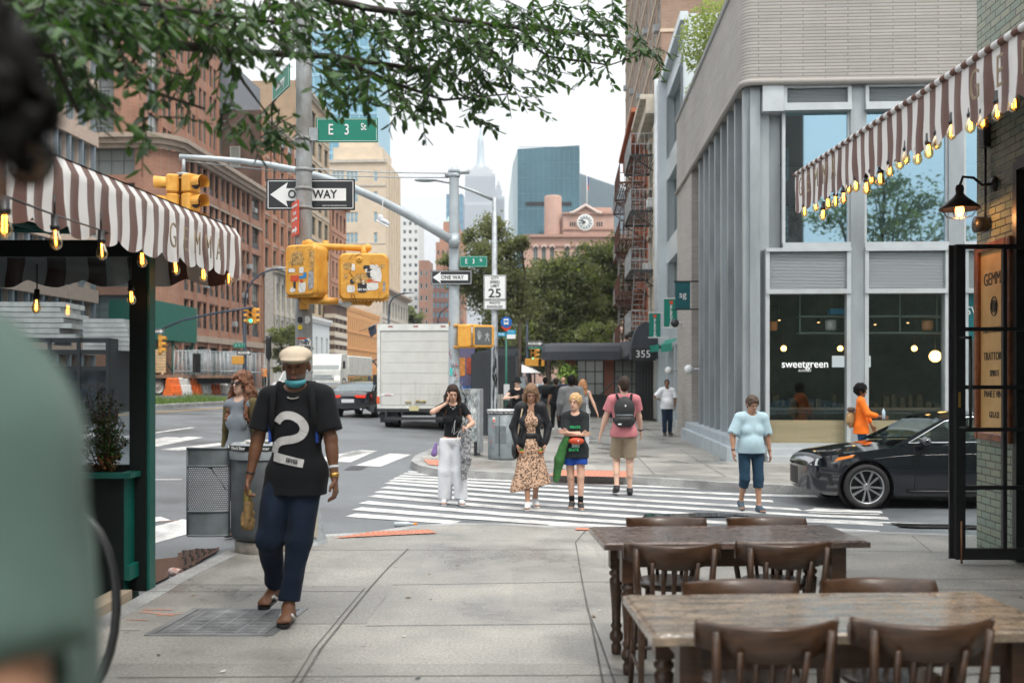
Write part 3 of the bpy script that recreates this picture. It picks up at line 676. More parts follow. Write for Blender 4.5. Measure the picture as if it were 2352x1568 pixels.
# art deco skyscraper far away
d=1680;t=thing('art_deco_skyscraper','pale art deco skyscraper with a tall spire far away on the skyline','skyscraper',(U(1104,d),d,0),0)
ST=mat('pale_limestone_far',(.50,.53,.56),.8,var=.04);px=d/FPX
mb=MB()
def blk(xa,xb,ya,yb,dep=None,mi=0):
    dep=dep or (xb-xa)*.7;mb.box(((xa-1104)*px,-dep*px/2,EYE-(yb-HY)*px),((xb-1104)*px,dep*px/2,EYE-(ya-HY)*px),mi)
blk(1058,1154,600,900);blk(1062,1146,470,600,62);blk(1069,1138,404,470,50);blk(1078,1131,394,404,44);blk(1086,1124,386,394,32)
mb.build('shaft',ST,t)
mb=MB();mb.lathe([(15*px,EYE+(HY-386)*px),(9*px,EYE+(HY-372)*px),(7.5*px,EYE+(HY-330)*px),(7*px,EYE+(HY-322)*px),(4*px,EYE+(HY-314)*px),(2*px,EYE+(HY-300)*px),(1.8*px,EYE+(HY-286)*px),(.8*px,EYE+(HY-284)*px),(.4*px,EYE+(HY-266)*px)],8);mb.build('spire',mat('steel_spire',(.42,.5,.55),.35,.3),t)
mb=MB();DW=mat('far_window_strip',(.22,.27,.31),.5)
for k in range(17): x=1071+k*4;mb.box(((x-1104)*px,-25.6*px,EYE),((x+1.6-1104)*px,-24.9*px,EYE+(HY-410)*px))
for k in range(20): x=1064+k*4.15;mb.box(((x-1104)*px,-31.6*px,EYE),((x+1.6-1104)*px,-30.9*px,EYE+(HY-476)*px))
mb.build('window_strips',DW,t)
t=thing('gothic_skyscraper','grey skyscraper with a pointed stepped top right of the art deco one','skyscraper',(U(1147,1300),1300,0),0)
px=1300/FPX;mb=MB()
for a,b,y in ((-22,22,520),(-14,12,452),(-10,6,436),(-7,3,426),(-4,0,418)): mb.box((a*px,-(8-(520-y)*.02)*px,-2),(b*px,(8-(520-y)*.02)*px,EYE+(HY-y)*px))
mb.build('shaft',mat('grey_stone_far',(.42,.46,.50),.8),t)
mb=MB()
for k in range(9): mb.box(((-20+k*4.6)*px,-8.5*px,EYE),((-18+k*4.6)*px,-7.9*px,EYE+(HY-(524 if k < 2 or k > 6 else 458))*px))
mb.build('window_strips',DW,t)
# dark glass cube and its pale side
d=250;GT=mat('teal_curtain_wall',(.07,.16,.20),.05,.55,spec=1,var=.3,vs=.06)
t=thing('curtain_wall_building','blue grey glass office block behind the clock building','building',(U(1189,d),d,0),0)
Wd=U(1331,d)-U(1189,d);H=PZ(334,d)
mb=MB();mb.add([(0,0,-2),(Wd,0,-2),(Wd,0,H),(0,0,H-.9),(0,22,-2),(Wd,22,-2),(Wd,22,H),(0,22,H-.9)],[(0,1,2,3),(5,4,7,6),(1,5,6,2),(4,0,3,7),(3,2,6,7)]);mb.build('glass_wall',GT,t)
mb=MB()
for k in range(15): z=H-.4-k*3.9;mb.box((0,-.06,z-.08),(Wd,.01,z+.04))
for k in range(13): x=Wd*k/12;mb.box((x-.05,-.09,0),(x+.05,.01,H-1))
mb.build('mullions',mat('teal_mullion',(.12,.22,.27),.4),t)
mb=MB();mb.box((2,-.2,H-15.2),(Wd-2,-.07,H-14.2));mb.build('dark_louvre',DARKSTEEL,t)
mb=MB();mb.add([(-1.9,2,-2),(-.02,.2,-2),(-.02,.2,H-1),(-1.3,2,H-4.5),(-2.3,2,H-14)],[(0,1,2,3,4)]);mb.add([(-1.9,2,-2),(-1.9,16,-2),(-2.3,16,H-14),(-2.3,2,H-14),(-1.3,2,H-4.5),(-1.3,16,H-4.5)],[(0,3,2,1),(3,4,5,2)])
mb.build('pale_side',mat('pale_glass_side',(.5,.58,.6),.2),t)
t=thing('ribbed_grey_building','grey ribbed building with a slanting roofline right of the glass block','building',(U(1331,300),300,0),0)
Wd=U(1440,300)-U(1331,300);Ha,Hb=PZ(398,300),PZ(436,300)
mb=MB();mb.add([(0,0,-2),(Wd,0,-2),(Wd,0,Hb),(0,0,Ha),(0,20,-2),(Wd,20,-2),(Wd,20,Hb),(0,20,Ha)],[(0,1,2,3),(5,4,7,6),(1,5,6,2),(4,0,3,7),(3,2,6,7)]);mb.build('wall',mat('blue_grey_ribbed',(.2,.26,.30),.5),t)
mb=MB()
for k in range(24): x=Wd*k/24;mb.box((x,-.25,0),(x+.25,.01,Ha+(Hb-Ha)*k/24-.3))
mb.build('ribs',mat('rib_grey',(.26,.33,.37),.5),t)
# brownstone clock building
d=185;px=d/FPX;BS=mat('pink_brownstone',(.50,.33,.27),.85,var=.08,vs=1);BSD=mat('brownstone_trim',(.42,.26,.21),.85)
t=thing('clock_building','pink brownstone hall with a white faced clock in its gable above the trees','building',(U(1205,d),d,0),0)
def X(x): return (x-1205)*px
def Z(y): return EYE+(HY-y)*px
ar=[(1230,8),(1249,8),(1268,8),(1303,9),(1327,9),(1361,10),(1384,8),(1404,8)]
wins=[(X(x-w/2-1),Z(612),(w+2)*px,46*px) for x,w in ar]+[(X(x-w/2-1),Z(700),(w+2)*px,60*px) for x,w in ar]
facade(t,X(1440),Z(540),wins,BS,depth=25,reveal=.4);place_windows(t,wins,.38,FRL,PANEL,2,3)
mb=MB();mb.box((X(1293),.02,Z(545)),(X(1410),20,Z(490)));mb.box((X(1345),4,Z(490)),(X(1410),16,Z(468)));mb.box((X(1352),3,Z(490)),(X(1392),3.9,Z(478)))
mb.add([(X(1318),.0,Z(490)),(X(1345),.0,Z(474)),(X(1372),.0,Z(490)),(X(1318),3,Z(490)),(X(1345),3,Z(474)),(X(1372),3,Z(490))],[(0,2,1),(3,4,5),(0,1,4,3),(1,2,5,4)])
mb.build('upper_block',BS,t)
mb=MB();mb.lathe([(20*px,Z(545)),(20*px,Z(450)),(19*px,Z(447)),(.01,Z(447))],20,0,TR(X(1271),22*px,0));mb.build('round_tower',BS,t)
bands(t,[(X(1203),X(1440),Z(545),Z(539),.6),(X(1203),X(1440),Z(566),Z(563),.3),(X(1291),X(1412),Z(528),Z(524),.25),(X(1291),X(1412),Z(492),Z(488),.35)],BSD)
mb=MB();mb.path([(X(1308),-.3,Z(491)),(X(1318),-.3,Z(489)),(X(1345),-.3,Z(472.5)),(X(1372),-.3,Z(489)),(X(1382),-.3,Z(491))],.35,5)
for x,y,w in ((1230,566,8),(1249,566,8),(1268,566,8),(1303,566,9),(1327,566,9),(1361,566,10),(1384,566,8),(1404,566,8)):
    r=(w/2+1.5)*px;mb.path([(X(x)+r*cos(a*pi/8),-.15,Z(566)+r*sin(a*pi/8)-.3) for a in range(9)],.22,5)
mb.build('arch_mouldings',mat('pale_arch_stone',(.55,.45,.4),.8),t)
mb=MB()
for x in (1310,1315,1320,1372,1377,1382): mb.box((X(x-1.5),-.02,Z(520)),(X(x+1.5),.01,Z(510)))
mb.build('slit_windows',PANE,t)
ck=MB();ck.lathe([(0.01,0),(19*px,0),(19*px,.35),(16.3*px,.4),(0.01,.4)],32,0,TR(X(1344),.05,Z(511)) @ Matrix.Rotation(pi/2,4,'X'),smooth=False)
ckn=ck.build('clock',mat('clock_white',(.78,.8,.78),.6),t)
ck=MB();ck.lathe([(8*px,.41),(15.4*px,.41)],32,0,TR(X(1344),.05,Z(511)) @ Matrix.Rotation(pi/2,4,'X'),smooth=False)
for k in range(12):
    a=k*pi/6;ck.tube((X(1344)+9*px*cos(a),-.37,Z(511)+9*px*sin(a)),(X(1344)+15*px*cos(a),-.37,Z(511)+15*px*sin(a)),.12,n=4,mi=1)
ck.build('dial',[mat('dial_grey',(.25,.3,.32),.6),mat('numeral_white',(.75,.77,.75),.6)],ckn)
ck=MB();cc=Vector((X(1344),-.45,Z(511)))
for a,l in ((radians(152),13),(radians(200),8)): ck.tube(cc,cc+Vector((cos(a),0,sin(a)))*l*px,.16,.06,5)
ck.build('hands',INK,ckn)
t=thing('flag_pole','flag pole with a limp striped flag above the clock building','flag',(U(1351,183),186,Z(470)),0)
mb=MB();mb.tube((0,0,0),(0,0,6.4),.12,.05);mb.build('pole',WHITE,t)
mb=MB();mb.add([(0,0,5.6),(.35,0,5.3),(.4,.1,3.9),(.1,0,3.6)],[(0,1,2,3)]);mb.add([(.1,0,3.6),(.4,.1,3.9),(.25,.05,2.9),(.0,0,2.7)],[(0,1,2,3)],1);mb.build('flag',[mat('flag_blue',(.08,.1,.25),.8),mat('flag_red',(.6,.12,.1),.8)],t)
# ---------------------------------------------------------------- corner storefront building on the right
ZINC=mat('zinc_panel',(.33,.365,.385),.42,.35,var=.28,vs=.9,stretch=(1,1,.35),bump=.03,bs=8)
ZINCL=mat('light_zinc_frame',(.53,.57,.59),.38,.35,var=.08)
LONGBR=brick('long_grey_brick',(.44,.42,.39),(.37,.355,.335),(.24,.225,.21),bw=.95,bh=.070,ms=.010,rough=.85,bump=.8,var=.16)
BLUEGL=glass('blue_tinted_glass',(.62,.80,.86),(.50,.78,.95),fmin=.60)
SHOPGL=glass('shop_window_glass',(.88,.93,.92),(.8,.95,.95),fmin=.10)
C=Vector((5.12,21.75,0))
def fx(px): r=(px-CX)/FPX;return (C.y*r-C.x)/(.9985+.054*r)
def fz(py): return PZ(py,21.55)
t=thing('storefront_building','two storey corner building of long grey bricks over zinc fins and big windows','building',C,EA)
mb=MB()   # brick upper band with rounded corner and sloping side, overhanging a little
zb,zt=fz(190),10.55;r=.24
out=[(-.12+r*(1-sin(a)),-.22+r*(1-cos(a))) for a in [pi/2*k/6 for k in range(7)]]
line=[(-.12,12.6)]+[(-.12,y) for y in (9,6,3)]+[(-.12+r*(1-sin(a)),-.22+r*(1-cos(a))) for a in [pi/2*(1-k/6) for k in range(7)]]+[(x,-.22) for x in (2,4,7,12)]
n=len(line);vs=[(x,y,zb) for x,y in line]+[(x,y,zt) for x,y in line]
mb.add(vs,[(i,i+1,n+i+1,n+i) for i in range(n-1)],0,False)
mb.add([(x,y,zb) for x,y in line]+[(x+.6,y+.6,zb) for x,y in line],[(i,n+i,n+i+1,i+1) for i in range(n-1)],0)
mb.box((.3,.3,zb+.02),(12,12.6,zb+.1));mb.box((.1,.1,zt-.3),(12,12.6,zt-.25))
mb.build('brick_band',LONGBR,t)
mb=MB();rr_=.07
mb.path([(x,y,zb) for x,y in line],.07,8);mb.build('bullnose_course',mat('brick_bullnose',(.36,.34,.32),.8),t)
mb=MB();mb.path([(x-.02,y-.02,zt) for x,y in line[:6]],.06,4);mb.build('coping',ZINCL,t)
# front frames
def fbox(M,a,b,ya,yb,out,inn=.0): M.box((fx(a),-out,fz(yb)),(fx(b),inn+.001,fz(ya)))
mb=MB()
fbox(mb,1722,1745,196,1046,.05,.5);fbox(mb,1745,1797,250,572,-.22,.5);fbox(mb,1745,1757,572,1046,-.05,.5)
fbox(mb,1952,1984,190,1046,.06,.4);fbox(mb,2177,2212,190,1046,.06,.4)
mb.build('columns',ZINC,t)
mb=MB()
fbox(mb,1748,1796,194,256,.2,.3)
BAYS=[(1797,1952,1757),(1984,2177,1984),(2212,2395,2212),(2430,2640,2430),(2680,2900,2680)]
for a,b,al in BAYS:
    for (x0,x1,y0,y1,o) in ((a,b,191,201,.14),(a,b,237,254,.18),(a,a+8,201,237,.14),(b-8,b,201,237,.14),(a,a+7,254,572,.0),(b-5,b,254,572,.0),(a,b,556,569,.08),(al,b,569,577,.14),(al,al+9,577,667,.1),(b-9,b,577,667,.1),(al,b,663,674,.12),(al,al+9,674,1022,.08),(b-9,b,674,1022,.08),(al,b,1018,1030,.10),(al,b,1030,1046,.2),(al,b,1046,1064,.34)):
        fbox(mb,x0,x1,y0,y1,o,.12)
mb.box((fx(2720+200),-.1,0),(12,12,zb));mb.build('window_frames',ZINCL,t)
LVM=mat('louvre_zinc',(.66,.70,.72),.5,.0)
for a,b,al in BAYS:
    for (x0,x1,y0,y1,nn) in ((a+8,b-8,201,237,11),(al+9,b-9,577,663,26)):
        za,zb2=fz(y1),fz(y0);lv=MB()
        for k in range(nn):
            z=za+(zb2-za)*k/nn;h=(zb2-za)/nn
            lv.add([(fx(x0),-.05,z),(fx(x1),-.05,z),(fx(x1),.02,z+h),(fx(x0),.02,z+h)],[(0,1,2,3)]);lv.add([(fx(x0),-.05,z),(fx(x1),-.05,z),(fx(x1),.0,z-.004),(fx(x0),.0,z-.004)],[(0,3,2,1)])
        lv.build('louvre',LVM,t)
for a,b,al in BAYS[:3]:
    mb=MB();mb.quad((fx(a+5),.05,fz(558)),(fx(b-3),.05,fz(558)),(fx(b-3),.05,fz(252)),(fx(a+5),.05,fz(252)));mb.build('upper_pane',BLUEGL,t)
    mb=MB();mb.quad((fx(al+7),.03,fz(1020)),(fx(b-7),.03,fz(1020)),(fx(b-7),.03,fz(672)),(fx(al+7),.03,fz(672)));mb.build('shop_pane',SHOPGL,t)
# side: deep fins seen edge on
sd=bpy.data.objects.new('side_front',None);link(sd,t);sd.location=(0,12.6,0);sd.rotation_euler=(0,0,-pi/2)
mb=MB();base=MB();slot=MB();lv=MB()
sx_=12.6
pos=[sx_-.05-k*1.02 for k in range(8)]
for k,x in enumerate(pos):
    mb.box((x-.16,-.06,.35),(x,.5,zb));mb.box((x-.86,.16,.35),(x-.16,.5,zb))
    slot.box((x-.50,.12,.55),(x-.38,.17,3.3+.0));lv.box((x-.60,.08,3.45),(x-.30,.17,4.5))
    for q in range(14): lv.box((x-.60,.06,3.47+q*.073),(x-.30,.08,3.49+q*.073),1)
    for q in range(9): lv.box((x-.7,.1,5+.0),(x-.69,.15,5.1),1)
mb.build('fins',ZINC,sd);slot.build('slot_windows',PANE,sd);lv.build('side_louvres',[ZINCL,DARKSTEEL],sd)
base.box((3.9,-.42,-.3),(sx_-.0,.3,.18));base.box((3.9,-.3,.18),(sx_,.3,.36));base.build('plinth',mat('plinth_zinc',(.40,.46,.50),.5,.2,var=.15),sd)
mb=MB();mb.box((2.9,-.10,-.3),(3.9,.4,zb));mb.box((0,-.1,-.3),(2.9,.3,zb+.3));mb.build('brick_pier',LONGBR,sd)
# inside: shop on the ground floor, office above
INW=mat('dark_interior_wall',(.06,.066,.064),.8,var=.5,vs=1.5);WOOD=mat('pale_plywood',(.78,.60,.38),.55,var=.12,vs=2,stretch=(.3,1,4))
mb=MB();x0,x1=fx(1757)+.05,11.5
mb.box((x0,6.4,-.2),(x1,6.5,8));mb.box((x0-.1,.5,-.2),(x0,6.5,zb));mb.box((x0,.15,-.2),(x1,6.5,-.1));mb.box((x0,.2,4.2),(x1,6.5,4.5));mb.build('interior',INW,t)
mb=MB();mb.box((x0,6.2,4.5),(x1,6.3,7.6));mb.box((x0,.2,4.5),(x1,6.2,4.55));mb.box((x0,.2,7.7),(x1,6.2,7.75));mb.build('office_walls',mat('office_white',(.6,.6,.57),.8),t)
mb=MB();mb.box((x0,.16,.05),(x1,.24,fz(966)));mb.build('timber_panel',WOOD,t)
mb=MB()
for y in (722,761): mb.box((fx(1850),.5,fz(y)-.02),(x1,.9,fz(y)+.015))
for p in (1850,1958,2085,2172): mb.box((fx(p)-.015,.5,fz(761)),(fx(p)+.015,.52,4.2))
mb.build('shelf',mat('grey_green_shelf',(.16,.21,.20),.6),t)
def at_front(px,py,dep): return t.matrix_world
def fw(px,py,dep):  # world point inside the shop
    r=(px-CX)/FPX;x=((C.y+dep)*r-C.x-SA*dep)/(.9985+.054*r);d=C.y+dep-.054*x
    return P(px,py,d)
def pot(px,py,r,h,m,label):
    p=fw(px,py,.68);mb=MB();mb.lathe([(.01,0),(r*.85,0),(r,h*.2),(r,h),(r*.88,h),(r*.85,h*.8),(.01,h*.8)],16)
    o=mb.build('plant_pot',m,None,p);tag(o,label,'pot','pots on the shop shelf')
pot(1908,759,.12,.23,mat('white_ceramic',(.7,.7,.66),.4),'white pot on the shop shelf');pot(2130,759,.12,.22,mat('terracotta_pot',(.75,.33,.14),.6),'terracotta pot at the right end of the shop shelf');pot(1775,759,.1,.2,mat('orange_pot',(.8,.28,.08),.6),'orange pot at the left end of the shop shelf')
mb=MB();mb.box((-.32,0,0),(.32,.25,.13));tag(mb.build('blue_box',mat('blue_box',(.02,.3,.55),.5),None,fw(1940,722,.6),EA),'flat blue box on the upper shop shelf','box')
def pend(px,py,dep,r,m,label):
    p=fw(px,py,dep);q=thing('pendant_lamp',label,'lamp',p);b=MB();b.ball((0,0,0),r,10);b.build('globe',m,q);b=MB();b.tube((0,0,r),(0,0,4.2-p.z),.008,n=5);b.build('cord',INK,q)
GLOBE=mat('lit_globe',(.9,.6,.2),.4,emit=(1,.55,.16),es=4.5)
pend(2148,818,2.6,.14,GLOBE,'glowing round pendant lamp inside the right shop window')
for i,(a,b) in enumerate(((1880,740),(1905,744),(2010,745),(2085,741),(1790,735))):
    p=fw(a,b,3.5);q=thing('track_light',['small track light left of the white pot','small track light above the white pot','small track light at the left of the second shop window','small track light at the middle of the second shop window','small track light above the orange pot'][i],'lamp',p);b_=MB();b_.tube((0,0,0),(0,.05,.12),.04,n=8);b_.tube((0,.05,.12),(0,.05,4.2-p.z),.008,n=5);b_.build('head',BLACK,q);b_=MB();b_.disc((0,-.005,-.005),.03,(0,-.4,-1));b_.build('bulb',mat('warm_spot',(1,.6,.3),emit=(1,.5,.2),es=2.5),q)
mb=MB();mb.box((-.46,0,0),(.46,.05,.28));tag(mb.build('menu_board',mat('backlit_menu',(.75,.75,.75),.5,emit=(.8,.85,.9),es=.45),None,fw(1956,843,2.8),EA),'white menu board hanging inside the shop behind the middle column','board')
for k,(p,dep) in enumerate(((1830,3.0),(2010,3.3),(2060,2.2),(2120,3.6))):
    q=thing('cafe_table',['small cafe table inside the left shop window','small cafe table just right of the middle column in the shop','tall cafe table in the middle of the second shop window','small cafe table at the right in the second shop window'][k],'table',(fw(p,900,dep).x,fw(p,900,dep).y,-.1),0,'tables inside the shop')
    b=MB();b.disc((0,0,.95),.33,n=20,t=.03);b.build('tabletop',mat('cafe_grey',(.3,.32,.32),.5),q);b=MB();b.tube((0,0,.02),(0,0,.95),.035);b.disc((0,0,0),.22,t=.02);b.build('pedestal',mat('cafe_leg',(.3,.31,.31),.4,.5),q)
ct=thing('shop_counter','long pale service counter deep inside the shop','counter',tuple(fw(1990,905,4.6)),EA);ct.location.z=-.1;b=MB();b.bbox((-3,0,.95),(3,.6,1.02),.01);b.build('countertop',mat('counter_pale',(.55,.5,.42),.4),ct);b=MB();b.box((-2.95,.05,0),(2.95,.55,.95));b.build('front',mat('counter_front',(.12,.15,.13),.6,var=.3),ct)
b=MB();rr=random.Random(5);[b.box((-2.8+k*.22,.2,1.02),(-2.8+k*.22+rr.uniform(.06,.16),.4,1.02+rr.uniform(.05,.35))) for k in range(24)];tag(b.build('counter_goods',mat('counter_goods',(.3,.2,.1),.5,col2=(.04,.08,.05),vs=6),None,ct.location,EA),'jars and boxes standing on the shop counter','goods',kind='stuff')
for k,(px_,dep) in enumerate(((1800,2.6),(1930,3.6),(2100,2.8))): pend(px_,800,dep,.07,GLOBE,['small warm lamp at the left of the left shop window','small warm lamp beside the menu board','small warm lamp left of the big glowing globe'][k])
def Msign(p,a=0.0): return TR(*p) @ RZ(a)
o=text('sweetgreen',.235,mat('white_vinyl',(.85,.87,.87),.5,emit=(.8,.85,.85),es=.25),t,TR(fx(1849),.0,fz(836)),'shop_lettering',sx=.92,bold=.004)
text('BOWERY',.075,SIGNWHITE,t,TR(fx(1849),.0,fz(851)),'shop_sublettering',sx=.9)
b=MB();b.box((fx(2206),.02,fz(780)),(fx(2250),.05,fz(676)));b.build('teal_window_band',mat('teal_board',(.0,.13,.15),.5),t)
text('SWEETGREEN',.26,SIGNWHITE,t,TR(fx(2218),.0,fz(715)),'window_band_lettering',sx=.95,align='LEFT')
# office furniture upstairs
def office_chair(px,label,flip):
    p=fw(px,545,1.6);q=thing('office_chair',label,'chair',(p.x,p.y,4.55),EA+flip,'office chairs upstairs');m=mat('cream_mesh',(.62,.56,.42),.6)
    b=MB();b.path([(0,.28,1.25),(0,.3,.9),(0,.22,.6),(0,.1,.5),(0,-.28,.5)],.02,5);b.bbox((-.25,-.28,.48),(.25,.2,.54),.02);b.build('seat',m,q)
    b=MB();b.prism([(-.24,0),(.24,0),(.2,.65),(-.2,.65)],0,.03,M=TR(0,.25,.58) @ Matrix.Rotation(radians(80),4,'X'));b.build('backrest',m,q)
    for s in (-1,1): b=MB();b.path([(s*.27,.22,.8),(s*.3,.0,.82),(s*.3,-.2,.78),(s*.26,-.22,.52)],.018,6);b.build('armrest',GALV,q)
    b=MB();b.tube((0,0,.12),(0,0,.48),.03)
    for k in range(5): a=k*2*pi/5;b.tube((0,0,.14),(.3*cos(a),.3*sin(a),.06),.02);b.ball((.3*cos(a),.3*sin(a),.04),.035,5)
    b.build('swivel_base',GALV,q)
office_chair(1880,'cream office chair upstairs in the left window',2.0);office_chair(2030,'cream office chair upstairs in the second window',-1.9)
p=fw(1915,545,2.2);q=thing('office_desk','cream cabinet desk upstairs in the left window','desk',(p.x,p.y,4.55),EA);b=MB();b.box((-.5,0,0),(.5,.6,.75));b.build('cabinet',WOOD,q);b=MB();b.box((-.45,-.02,.8),(.5,.02,1.25));b.build('panel_screen',mat('screen_cream',(.6,.57,.48),.7),q)
def houseplant(p,h,label,seed=1,spread=.35,m=None,name='house_plant'):
    q=thing(name,label,'plant',p);rr=random.Random(seed);b=MB();b.lathe([(.01,0),(.14,0),(.17,.3),(.01,.3)],12);b.build('pot',mat('plant_pot_white',(.6,.6,.57),.5),q)
    b=MB();st=MB()
    for k in range(7):
        a=rr.uniform(0,6.3);top=Vector((cos(a)*spread*.6,sin(a)*spread*.6,h*rr.uniform(.6,1)));st.path([(0,0,.25),tuple(top*.5),tuple(top)],.012,5)
        for j in range(9): leaf(b,top*rr.uniform(.4,1.0)+Vector((rr.gauss(0,.05),rr.gauss(0,.05),0)),rr,.22,.07)
    st.build('stem',mat('plant_stem',(.12,.09,.05),.8),q);b.build('leaves',m or mat('house_leaf',(.06,.12,.06),.4,var=.3),q)
def leaf(b,p,rr,ln,wd,droop=.3,mi=0,d=None):
    if d is None: d=Vector((rr.gauss(0,1),rr.gauss(0,1),rr.gauss(-.1,.6)))
    d=d.normalized();sd_=d.cross(Vector((rr.gauss(0,.6),rr.gauss(0,.6),1))).normalized()*wd/2;nn=d.cross(sd_).normalized()*wd*.18
    p=Vector(p);a=p;e=p+d*ln-Vector((0,0,droop*ln*.4));m1=p+d*ln*.35;m2=p+d*ln*.72-Vector((0,0,droop*ln*.2))
    b.add([a,m1+sd_+nn,m2+sd_*.75+nn,e,m2-sd_*.75+nn,m1-sd_+nn,m1,m2],[(0,6,1),(6,7,2,1),(7,3,2),(0,5,6),(6,5,4,7),(7,4,3)],mi)
p=fw(1815,545,.9);houseplant((p.x,p.y,4.56),1.35,'leafy rubber plant upstairs in the left window',3)
# ---------------------------------------------------------------- white metal building next door
t=thing('metal_clad_building','narrow pale metal clad building with slatted windows beside the grey brick one','building',(5.12+SA*20.2+.25,41.9,0),AR)
PM=mat('pale_metal_cladding',(.58,.64,.67),.35,.4,var=.06,vs=1);W=7.5;H=14.3
wins=[(.9,3.95+k*3.4,5.6,2.5) for k in range(3)]+[(.6,.1,2.6,2.9),(3.6,.1,3.2,2.9)]
facade(t,W,H,wins[:3] and wins,PM,depth=12,reveal=.35)
place_windows(t,[q+(9,1) for q in wins[:3]]+[q+(2,1) for q in wins[3:]],.33,ZINC,PANEL,9,1,split=True)
mb=MB()
for k in range(3):
    for i in range(22): z=3.95+k*3.4+i*.115;mb.box((.86,-.06,z),(1.5,-.02,z+.035));mb.box((6.0,-.06,z),(6.55,-.02,z+.035))
mb.build('slat_screens',ZINC,t)
bands(t,[(-.1,W+.1,H-.25,H+.05,.25),(-.2,.5,-.2,H-.3,.35),(W-.4,W,-.2,H-.3,.1)],PM,'frame')
mb=MB();mb.tube((-.05,-.35,0),(-.05,-.35,H),.12);mb.build('drainpipe',ZINCL,t)
# banners, small awnings on the metal building
BG_=mat('banner_green',(.0,.19,.14),.7,var=.08);BGd=mat('banner_teal',(.0,.085,.10),.7,var=.08)
def banner(px0,px1,py0,py1,d,m,txt,label,name='banner',vert=False):
    Wd=U(px1,d)-U(px0,d);Hh=(py1-py0)/FPX*d;t=thing(name,label,'banner',(U(px0,d),d,PZ(py1,d)),-.06)
    b=MB();b.box((0,0,.04),(Wd,.02,Hh-.04));b.build('cloth',m,t)
    for z in (0,Hh-.04): b=MB();b.box((-.04,-.01,z),(Wd+.35,.03,z+.04));b.build('bracket',BLACK if not vert else WHITE,t)
    if vert:
        for i,ch in enumerate(txt): text(ch,Hh*.15,SIGNWHITE,t,TR(Wd*.5,-.012,Hh*(.70-.125*i)),'lettering',sx=1.0,bold=.03)
        b=MB();b.prism([(-.07,0),(.07,0),(.04,-.12),(-.04,-.12)],0,.01,M=TR(Wd*.5,-.01,Hh*.9) @ Matrix.Rotation(pi/2,4,'X'));b.build('emblem',RED,t)
    else: text(txt,Wd*.62,SIGNWHITE,t,TR(Wd*.5,-.012,Hh*.52),'lettering')
    return t
banner(1551,1585,645,712,29.5,BGd,'sg','dark teal banner reading sg on the grey brick pier')
banner(1525,1558,684,753,35,BG_,'ELEVEN','larger green banner reading ELEVEN beside the teal one',vert=True)
banner(1491,1517,717,776,40,BG_,'ELEVEN','smaller farther green banner reading ELEVEN',vert=True)
for (pa,pb,ya,yb,d,lb) in ((1492,1522,800,808,40.5,'small green awning under the smaller banner'),(1518,1558,775,806,36.5,'small green awning under the larger banner')):
    t=thing('shop_awning',lb,'awning',(0,0,0));a=P(pa,yb-14,d+.8);b_=P(pb,ya,d-1.4);
    b=MB();w_=.9
    b.add([a,a+Vector((.1,-2.0,.0)),b_+Vector((0,0,.0)),b_+Vector((-.1,2.2,0)),a+Vector((0,0,-.28)),a+Vector((.1,-2,-.28))],[(0,1,2,3),(0,4,5,1)]);b.build('canopy',BG_,t)
    b=MB();b.box((a.x+.5,a.y-2.06,a.z-.2),(a.x+.62,a.y-2.03,a.z-.02));b.build('label_patch',WHITE,t)
for (px_,py_,d,lb) in ((1456*1.0+94,912*0+742,33,'round dark dome camera on the grey brick pier'),(1590*1.0-8,848,30,'white globe wall light on the grey brick pier'),(1536,851,36,'white globe wall light above the shop door')):
    p=P(px_,py_,d);q=thing('wall_fixture',lb,'light' if 'globe' in lb else 'camera',p);b=MB();b.ball((0,0,0),.14,8);b.build('globe',(WHITE if 'globe' in lb else DARKSTEEL),q);b=MB();b.tube((0,0,0),(.8,0,.02),.03);b.build('arm',GALV,q)
# ---------------------------------------------------------------- tenements with fire escapes
RUSTR=brick('rust_red_brick',(.50,.15,.07),(.42,.12,.055),(.3,.15,.1),rough=.85,var=.3);CRM=mat('cream_flaking_paint',(.58,.52,.43),.8,var=.25,vs=2)
RUST=mat('rusty_iron',(.13,.06,.04),.8,var=.4,vs=4);GREYIRON=mat('grey_painted_iron',(.38,.40,.40),.6,var=.3,vs=4);BLKIRON=mat('black_iron',(.03,.035,.035),.6)
def tenement(name,label,Y0,Y1,H,wm,floors,cols,cm):
    W=Y1-Y0;t=thing(name,label,'building',(5.12+SA*(Y1-21.75),Y1,0),AR)
    wins=[(W/cols*(k+.28),4.1+f*(H-5)/floors,W/cols*.46,1.9,1,2) for f in range(floors) for k in range(cols)]
    facade(t,W,H,[q[:4] for q in wins],wm,depth=12,reveal=.2);place_windows(t,wins,.18,FRL,PANE)
    bands(t,[(-.1,W+.1,H-.7,H-.1,.55),(-.1,W+.1,H-.1,H+.1,.8),(0,W,3.3,3.7,.25)],cm)
    for q in wins: mb=MB();mb.box((q[0]-.12,-.1,q[1]-.15),(q[0]+q[2]+.12,0,q[1]));mb.build('sill',cm,t);mb=MB();mb.box((q[0]-.12,-.14,q[1]+q[3]),(q[0]+q[2]+.12,0,q[1]+q[3]+.22));mb.build('lintel',cm,t)
    return t,W,wins
